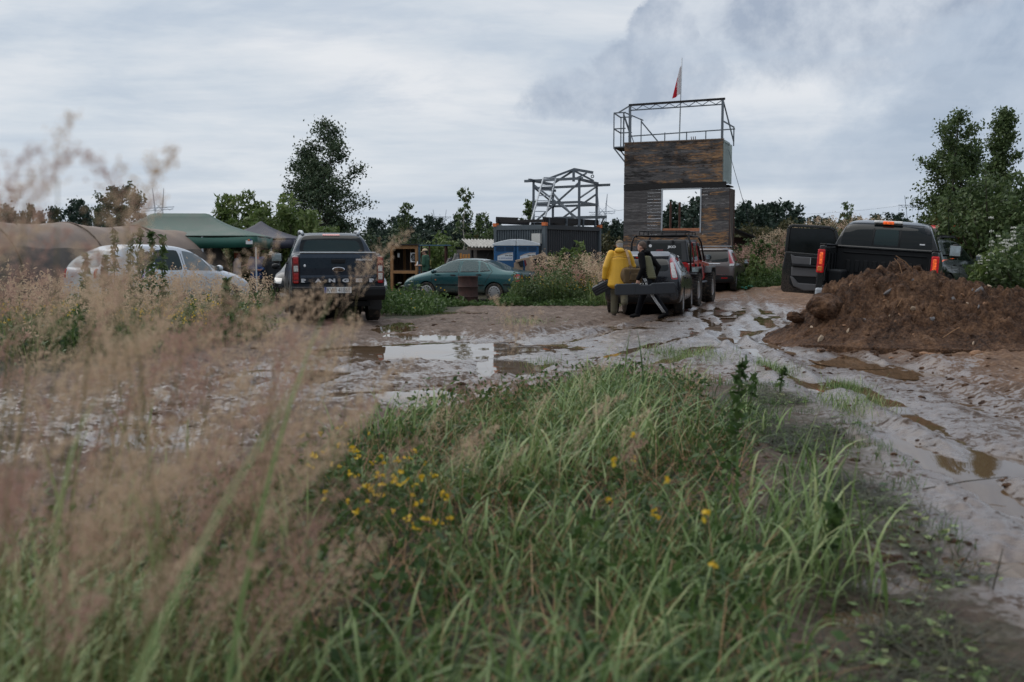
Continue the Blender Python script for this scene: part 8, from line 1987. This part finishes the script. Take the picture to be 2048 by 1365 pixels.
# ------------------------------------------------------------------ grass, herbs and flowers
def meadow():
    rng = np.random.RandomState(12)
    EDGE = [(p[0]+(.55 if p[0] > .8 and p[1] < 10.5 else 0), p[1]) for p in GRASS_POLY]
    # uncut grass in front of the camera: long arching blades over a mat of short ones
    def dens(x, y): return np.clip(1.15-.075*y, .25, 1)*np.clip(.50+1.3*vnoise(x*1.5, y*1.5, 81), .04, 1)*sstep(.0, .75, poly_sd(x, y, EDGE)+.85*fbm(x*1.7, y*1.2, 93, 3))
    P = sample_poly(EDGE, 8200, rng, dens, (-4.2, 2.4, 1.3, 10.8)); n = len(P); G = onground(P)
    tall = np.clip(.27+.24*np.exp(-((P[:, 0]-.75)/.8)**2-((P[:, 1]-6.6)/2.2)**2)+.20*np.exp(-(P[:, 1]-1.5)/1.2), .2, .6)*(1-.62*sstep(6.3, 8.2, P[:, 1])*sstep(.7, -.1, P[:, 0]))*np.clip(.9+.6*vnoise(P[:, 0]*1.3, P[:, 1]*1.3, 83), .45, 1.45); tall = np.where(np.hypot(P[:, 0], P[:, 1]) < 1.5, np.minimum(tall, .55), tall); h = tall*rng.uniform(.55, 1.25, n)
    az = rng.normal(.2, 1.5, n); V, F = blades(G, h*1.25, rng.uniform(.0055, .0125, n)*np.where(rng.uniform(0, 1, n) < .25, 1.7, 1), az, np.abs(rng.normal(.2, .2, n)), np.abs(rng.normal(1.75, .75, n)), 7, rng, .25); stuff('long_grass', V, F, M['grass'])
    P = sample_poly(EDGE, 12000, rng, dens, (-4.2, 2.4, 1.2, 10.8)); n = len(P); V, F = blades(onground(P), rng.uniform(.08, .26, n), rng.uniform(.003, .007, n), rng.uniform(0, 6.28, n), rng.uniform(.1, .7, n), rng.uniform(.2, 1.2, n), 3, rng); stuff('short_grass', V, F, M['leaf_weed'])
    P = sample_poly(GRASS_POLY, 9000, rng, None, (-4.2, 1.9, 1.2, 10.8)); n = len(P); V, F = blades(onground(P), rng.uniform(.15, .5, n), rng.uniform(.002, .005, n), rng.uniform(0, 6.28, n), rng.uniform(.4, 1.4, n), rng.uniform(.3, 1.2, n), 4, rng); stuff('dry_grass', V, F, M['straw'])
    # broad-leaved herbs low in the grass
    P = sample_poly(GRASS_POLY, 3400, rng, None, (-4.0, 1.8, 1.3, 10.6)); G = onground(P); C = np.repeat(G, 6, 0)+np.abs(rng.normal(size=(len(G)*6, 3)))*np.array([.0, .0, .10])+rng.normal(size=(len(G)*6, 3))*np.array([.06, .06, 0]); V, F = leaf_quads(C, .028, rng, 1.8); stuff('low_herbs', V, F, M['leaf_weed'])
    # trodden, muddy grass on the right of it
    def dens2(x, y): return np.clip(.25+2.0*fbm(x*2.1, y*1.7, 85, 3), 0, 1)*sstep(-.15, .5, poly_sd(x, y, FLAT_POLY)+.35*fbm(x*2.5, y*2.5, 95, 2))
    P = sample_poly(FLAT_POLY, 8500, rng, dens2, (.7, 3.0, 2.2, 10.4)); n = len(P); V, F = blades(onground(P), rng.uniform(.05, .18, n), rng.uniform(.003, .008, n), rng.normal(.5, 1.6, n), rng.uniform(1.15, 1.56, n), rng.uniform(-.1, .12, n), 3, rng); V[:, 2] += .006; stuff('trodden_grass', V, F, M['grass_flat'])
    P = sample_poly(FLAT_POLY, 1500, rng, dens2, (.7, 3.0, 2.2, 10.4)); G = onground(P)+np.array([0, 0, .012]); V, F = leaf_quads(G, .030, rng, 1.9, 0, .6); V[:, 2] = np.repeat(G[:, 2], 4)+(V[:, 2]-np.repeat(G[:, 2], 4))*.35; stuff('fallen_leaves', V, F, M['grass'])
    P = sample_poly(FLAT_POLY, 2400, rng, lambda x, y: sstep(.12, .3, fbm(x*2.4, y*2.2, 99, 3)), (.7, 2.9, 2.2, 10.4)); n = len(P); V, F = blades(onground(P), rng.uniform(.03, .10, n), rng.uniform(.003, .006, n), rng.uniform(0, 6.28, n), rng.uniform(.1, .9, n), rng.uniform(.2, 1.2, n), 3, rng); stuff('short_turf', V, F, M['leaf_weed'])
    # small tufts out on the mud
    for (u, v, r_, cnt) in ((1370, 712, .55, 700), (1550, 745, .25, 320), (1690, 775, .22, 420), (1700, 812, .35, 380), (1090, 725, .22, 120), (1050, 640, .6, 260), (560, 640, .4, 300), (1640, 600, .2, 60)):
        Y = (CAMZ)*FPX/(v-510); p = pix(u, v, Y); xy = np.stack([p.x+rng.normal(size=cnt)*r_*.5, p.y+rng.normal(size=cnt)*r_*.8], -1); V, F = blades(onground(xy), rng.uniform(.05, .17, cnt), rng.uniform(.004, .008, cnt), rng.uniform(0, 6.28, cnt), rng.uniform(.1, .8, cnt), rng.uniform(.2, 1.0, cnt), 3, rng); stuff('mud_turf', V, F, M['grass'])
    # left meadow before the pale car: herbs, grasses, reed heads
    def dl(x, y): return np.clip(.5+1.4*vnoise(x*.7, y*.7, 87), .08, 1)*np.clip(1.4-.035*y, .3, 1)
    box = (-13.5, -3.6, 9.8, 25)
    P = sample_poly(LEFT_POLY, 9500, rng, dl, box); n = len(P); V, F = blades(onground(P), rng.uniform(.25, .75, n), rng.uniform(.006, .012, n), rng.uniform(0, 6.28, n), rng.uniform(.05, .4, n), rng.uniform(.3, 1.2, n), 4, rng); stuff('meadow_grass', V, F, M['grass'])
    P = sample_poly(LEFT_POLY, 3000, rng, dl, box); G = onground(P); k = 16; hh = rng.uniform(.2, .62, len(G)); C = np.repeat(G, k, 0)+rng.normal(size=(len(G)*k, 3))*np.array([.13, .13, 0])+np.stack([np.zeros(len(G)*k)]*2+[np.repeat(hh, k)*rng.uniform(.15, 1, len(G)*k)], -1); V, F = leaf_quads(C, .042, rng, 1.9); stuff('meadow_herbs', V, F, M['leaf_mid'])
    P = sample_poly(LEFT_POLY, 850, rng, dl, box); G = onground(P)+np.stack([np.zeros(850)]*2+[rng.uniform(.4, .9, 850)], -1); C = np.repeat(G, 22, 0)+rng.normal(size=(850*22, 3))*np.array([.05, .05, .075]); V, F = leaf_quads(C, .02, rng, 2.4); stuff('meadow_plumes', V, F, M['plume'])
    P = sample_poly(LEFT_POLY, 420, rng, lambda x, y: (vnoise(x*.9, y*.9, 91) > .05)*1.0, (-12, -4.2, 10.2, 17)); G = onground(P)+np.stack([np.zeros(420)]*2+[rng.uniform(.35, .6, 420)], -1); C = np.repeat(G, 5, 0)+rng.normal(size=(2100, 3))*.022; V, F = leaf_quads(C, .026, rng, 1.2); stuff('yellow_meadow_flowers', V, F, M['yellow'])
    # weeds round the teal saloon, in front of it and along to the reeds
    def weeds(name, x0, x1, y0, y1, cnt, h0, h1, mat, seed, fl=0, leaf=.05):
        r = np.random.RandomState(seed); xy = np.stack([r.uniform(x0, x1, cnt), r.uniform(y0, y1, cnt)], -1); G = onground(xy); k = 14; hh = r.uniform(h0, h1, cnt)*np.clip(.75+.7*vnoise(xy[:, 0]*1.3, xy[:, 1], seed), .35, 1.3)
        C = np.repeat(G, k, 0)+r.normal(size=(cnt*k, 3))*np.array([.09, .09, 0])+np.stack([np.zeros(cnt*k)]*2+[np.repeat(hh, k)*r.uniform(.08, 1, cnt*k)], -1); V, F = leaf_quads(C, leaf, r, 2.0); stuff(name, V, F, M[mat])
        V, F = blades(np.repeat(G, 2, 0), np.repeat(hh, 2)*r.uniform(.7, 1.1, 2*cnt), np.full(2*cnt, .010), r.uniform(0, 6.28, 2*cnt), r.uniform(0, .3, 2*cnt), r.uniform(.2, .9, 2*cnt), 3, r); stuff(name+'_blades', V, F, M['grass'])
        if fl: C = G[r.randint(0, cnt, fl)]; C = C+np.stack([np.zeros(fl)]*2+[r.uniform(.5, 1.05, fl)*h1*.8], -1)+r.normal(size=(fl, 3))*.08; V, F = leaf_quads(C, .035, r, 1.1); stuff(name+'_flowers', V, F, M['yellow'])
    weeds('roadside_weeds', -3.1, 2.5, 29.0, 30.6, 620, .10, .30, 'leaf_weed', 3); weeds('flowering_weeds', .0, 2.7, 29.6, 32.0, 700, .5, 1.0, 'leaf_mid', 4, 260); weeds('reed_foot_weeds', .7, 3.4, 31.4, 34.4, 420, .6, 1.25, 'leaf_mid', 19, 0, .06); weeds('roadside_weeds', -3.4, -1.9, 23.6, 29.5, 420, .25, .62, 'leaf_weed', 5, 30); weeds('verge_weeds', 8.6, 13.4, 37.9, 40.5, 620, .3, .8, 'leaf_weed', 6); weeds('bank_weeds', 9.5, 20, 41, 52, 1800, .4, 1.0, 'leaf_russet', 7, 0, .09); weeds('bank_green_weeds', 9.3, 15, 38.8, 46, 1300, .4, 1.1, 'leaf_mid', 17, 0, .08); weeds('verge_weeds', 11.6, 15, 24, 38, 700, .2, .6, 'leaf_weed', 8, 0, .06); weeds('bank_foot_weeds', 10.2, 13.5, 15.5, 24, 620, .2, .55, 'leaf_mid', 9, 0, .05); weeds('yard_weeds', -12, -2.5, 30, 45, 1300, .15, .5, 'leaf_mid', 10, 0, .07); weeds('far_rough', -20, 6, 44, 70, 1800, .4, 1.0, 'leaf_russet', 11, 0, .12); weeds('heap_foot_weeds', 9.6, 11.6, 12.2, 15.2, 160, .1, .35, 'leaf_mid', 13, 0, .04)
meadow()

def tall_weed(seed, h, w=.16, mat='leaf_weed', leaf=.06, n=150, spike=True, stems=1):
    rng = np.random.RandomState(seed); tb = MB(); C = []
    for s_ in range(stems):
        ox, oy = (rng.uniform(-.12, .12, 2) if stems > 1 else (0, 0)); hs = h*rng.uniform(.8, 1.0) if s_ else h
        pts = [(ox*(1+f*.6)+.04*f*f, oy*(1+f*.6), hs*f) for f in np.linspace(0, 1, 6)]; tb.tube(pts, [.010*(1-.7*k/5)+.002 for k in range(6)], 5, cap=False)
        for k in range(n//stems):
            f = rng.uniform(.12, 1)**.85; a = k*2.4; r = w*(1-f*.72)*rng.uniform(.3, 1.0); C.append((pts[0][0]*(1+f*.6)+.04*f*f+cos(a)*r, pts[0][1]*(1+f*.6)+sin(a)*r, hs*f+.12*r))
    V, F = leaf_quads(np.array(C), leaf, rng, 2.6, .1); return tb.mesh('stem', M['stem'], True), np_mesh('foliage', V, F, M[mat])
def herbs():
    rng = np.random.RandomState(5)
    # tall leafy stalks between the camera and the pale car
    for (u, v, Y, sd, lab) in ((226, 462, 15.5, 1, 'leftmost tall leafy weed stalk before the tail of the pale car'), (258, 470, 15.2, 2, 'shorter leafy stalk second from the left before the pale car'), (277, 458, 15.6, 3, 'tall leafy weed stalk before the rear door of the pale car'), (300, 464, 15.0, 4, 'bushy-topped leafy stalk in the middle of the pale car'), (322, 472, 15.8, 5, 'rightmost of the tall leafy stalks before the pale car'), (205, 512, 14.2, 6, 'low leafy weed at the tail lamp of the pale car'), (447, 556, 14.0, 7, 'leafy weed by the bonnet of the pale car'), (165, 508, 13.5, 8, 'leafy weed standing left of the pale car tail')):
        x, y = gx(u, Y); g = H(x, y); plant('tall_weed', lab, 'weed', (x, y, g), tall_weed(sd, htop(v, Y)-g, .14, 'leaf_tall', .042, 190), ('stem', 'foliage'))
    for (u, v, Y, sd, lab) in ((1160, 483, 33.0, 11, 'tallest pale green weed before the dark container side'), (1134, 496, 33.2, 12, 'shorter pale green weed left of the tallest one by the container'), (1108, 505, 33.0, 13, 'lowest pale green weed near the container corner'), (1505, 510, 38.8, 14, 'pale green upright weed in the verge right of the bronze car')):
        x, y = gx(u, Y); g = H(x, y); plant('tall_weed', lab, 'weed', (x, y, g), tall_weed(sd, htop(v, Y)-g, .34, 'leaf_willow', .085, 240, stems=3), ('stem', 'foliage'))
    # willowherb and others standing in the near grass
    for (u, v0, v1, w, sd, nl, lab) in ((1468, 716, 935, .085, 21, 70, 'single upright leafy willowherb at the right edge of the grass'), (1652, 1020, 1150, .05, 22, 40, 'pale leafy weed with a white bud on the trodden ground'), (1498, 745, 850, .05, 23, 22, 'small leafy stem beside the tall willowherb'), (1560, 738, 790, .05, 24, 26, 'small weed on the reddish soil beyond the grass')):
        Y = CAMZ*FPX/(v1-510); p = pix(u, v1, Y); g = H(p.x, p.y); h = max(.12, htop(v0, Y)-g); plant('leafy_weed', lab, 'weed', (p.x, p.y, g), tall_weed(sd, h, w, 'leaf_weed', .036, nl), ('stem', 'foliage'))
    # flowers: heads on thin stems
    def flower_plant(seed, n, h, r, petal, head):
        rr = np.random.RandomState(seed); st = MB(); C = []; lf = []
        for k in range(n):
            a = rr.uniform(0, 6.28); q = r*sqrt(rr.rand()); x, y, z = cos(a)*q, sin(a)*q, h*rr.uniform(.65, 1.1); st.tube([(x*.3, y*.3, 0), (x*.8, y*.8, z*.6), (x, y, z)], [.002, .0016, .0012], 4, cap=False)
            for m in range(6): C.append((x+rr.normal()*head*.5, y+rr.normal()*head*.5, z+rr.normal()*head*.35))
            for m in range(5): f = rr.uniform(.1, .8); lf.append((x*f+rr.normal()*.02, y*f+rr.normal()*.02, z*f))
        V, F = leaf_quads(np.array(C), head*.9, rr, 1.15); V2, F2 = leaf_quads(np.array(lf), .022, rr, 2); return st.mesh('stems', M['stem'], True), np_mesh('flower_heads', V, F, M[petal]), np_mesh('leaves', V2, F2, M['leaf_weed'])
    fm = [flower_plant(300+k, 4, .34, .16, 'yellow', .017) for k in range(3)]; parts = ('stems', 'flower_heads', 'leaves')
    Nth = ['leftmost', 'second', 'third', 'fourth', 'fifth', 'sixth', 'seventh', 'eighth', 'ninth', 'tenth', 'eleventh', 'twelfth', 'thirteenth', 'fourteenth', 'rightmost']
    for k, (u, v) in enumerate(sorted(((655, 900), (700, 915), (725, 940), (735, 965), (765, 958), (760, 985), (775, 965), (850, 1000), (890, 1015), (820, 930), (640, 935), (700, 990), (835, 1030), (690, 870), (790, 905)))):
        Y = (CAMZ-.30)*FPX/(v-510); p = pix(u, v, Y); g = H(p.x, p.y); plant('yellow_trefoil', Nth[k]+' yellow-flowered trefoil in the near grass, counted from the left', 'flower', (p.x, p.y, g), fm[k % 3], parts, 'yellow trefoils in the near grass', rng.uniform(0, 6), (1, 1, rng.uniform(.85, 1.15)))
    one = [flower_plant(320+k, 2, .42, .05, 'yellow', .020) for k in range(2)]
    for k, (u, v, lab) in enumerate(((1268, 893, 'pair of yellow buttercups highest up in the green grass'), (1216, 948, 'yellow buttercup left of and below the highest pair'), (1324, 994, 'yellow buttercup nearest the right edge of the grass'), (1420, 1060, 'tiny yellow flowers low at the right edge of the grass'))):
        Y = (CAMZ-.42)*FPX/(v-510); p = pix(u, v, Y); g = H(p.x, p.y); plant('buttercup', lab, 'flower', (p.x, p.y, g), one[k % 2], parts, None, k)
    # white umbels by the saloon and on the right bank
    def umbel(seed, n, h, r):
        rr = np.random.RandomState(seed); st = MB(); C = []
        for k in range(n):
            a = rr.uniform(0, 6.28); q = r*sqrt(rr.rand()); x, y, z = cos(a)*q, sin(a)*q, h*rr.uniform(.7, 1.05); st.tube([(x*.3, y*.3, 0), (x*.8, y*.8, z*.6), (x, y, z)], [.006, .005, .004], 5, cap=False)
            for m in range(26): a2, q2 = rr.uniform(0, 6.28), .055*sqrt(rr.rand()); C.append((x+cos(a2)*q2, y+sin(a2)*q2, z+.012-q2*.15+rr.normal()*.004))
        V, F = leaf_quads(np.array(C), .020, rr, 1.1); return st.mesh('stems', M['stem'], True), np_mesh('flower_heads', V, F, M['white_petal'])
    um = [umbel(400+k, 2+k, 1.0, .18) for k in range(3)]
    for k, (u, v, Y) in enumerate(((803, 566, 26.5), (817, 556, 27.5), (820, 585, 27.0), (838, 574, 28.5), (842, 592, 28.5))):
        x, y = gx(u, Y); g = H(x, y); plant('wild_carrot', Nth[k]+' white-headed wild carrot from the slate pickup towards the teal saloon', 'flower', (x, y, g), um[k % 3], ('stems', 'flower_heads'), 'wild carrots by the teal saloon', k, (1, 1, max(.4, htop(v, Y)-g)))
    for k, (u, v, Y) in enumerate(sorted(((1990, 443, 21.5), (2003, 465, 21), (2012, 462, 20.5), (2018, 470, 20.6), (2022, 473, 20.4), (2005, 488, 21.2), (1980, 492, 22), (1972, 505, 22.5), (1968, 524, 22), (2038, 470, 20), (1958, 512, 23)))):
        x, y = gx(u, Y); g = H(x, y); plant('wild_carrot', Nth[k]+' white-headed wild carrot from the left on the bushy bank right of the trucks', 'flower', (x, y, g), um[k % 3], ('stems', 'flower_heads'), 'wild carrots on the right bank', k, (1, 1, max(.4, htop(v, Y)-g)))
    th = flower_plant(500, 5, .9, .2, 'purple', .03)
    for k, (u, v, Y) in enumerate(((262, 556, 16.0), (281, 545, 16.2))):
        x, y = gx(u, Y); g = H(x, y); plant('knapweed', ('left', 'right')[k]+' purple knapweed before the door of the pale car', 'flower', (x, y, g), th, parts, 'knapweeds by the pale car', k, (1, 1, max(.5, (htop(v, Y)-g)/.9)))
    # dark broken stalks on the wet ground at the lower right, loose sticks and clods
    for (u, v, L, a, lab) in ((1985, 1190, .16, 1.2, 'dark snapped stalk standing in the wet mud at the lower right'), (1915, 1150, .14, .9, 'dark bent twig in the mud beside the trodden grass'), (1845, 985, .5, .12, 'long thin stick lying on the wet clay')):
        Y = CAMZ*FPX/(v-510); p = pix(u, v, Y); g = H(p.x, p.y); o = MB().tube([(0, 0, 0), (L*.5*cos(a), .02, L*.5*sin(a)+.01), (L*cos(a), .05, L*sin(a))], [.004, .0035, .002], 5).build('stick', M['stem_dark'], None); o.location = (p.x, p.y, g); tag(o, lab, 'stick')
    n = 4200; rr = np.random.RandomState(44); v = rr.uniform(600, 1150, n); u = rr.uniform(250, 2048, n); Y = CAMZ*FPX/(v-510); x = (u-1024)/FPX*Y; gr = grassiness(x, Y); k = gr < .6; x, Y = x[k], Y[k]; g = ground_h(x, Y); mb_v = []; mb_f = []
    ico = stone_mesh('clod', M['soil'], 3); cv = np.array([q.co[:] for q in ico.vertices]); cf = np.array([q.vertices[:] for q in ico.polygons]); k = rr.uniform(0, 1, len(x)) < np.clip(.35+1.5*vnoise(x*1.2, Y*.9, 97), .05, 1); x, Y, g = x[k], Y[k], g[k]; s_ = (.007+.035*rr.uniform(0, 1, len(x))**2.2)*np.clip(.55+Y*.05, .5, 1.6)
    V = (cv[None]*np.array([1.3, 1, .7])*s_[:, None, None]+np.stack([x, Y, g], -1)[:, None]).reshape(-1, 3); F = (cf[None]+(np.arange(len(x))*len(cv))[:, None, None]).reshape(-1, 3); stuff('mud_clods', V, F, M['soil'])
herbs()
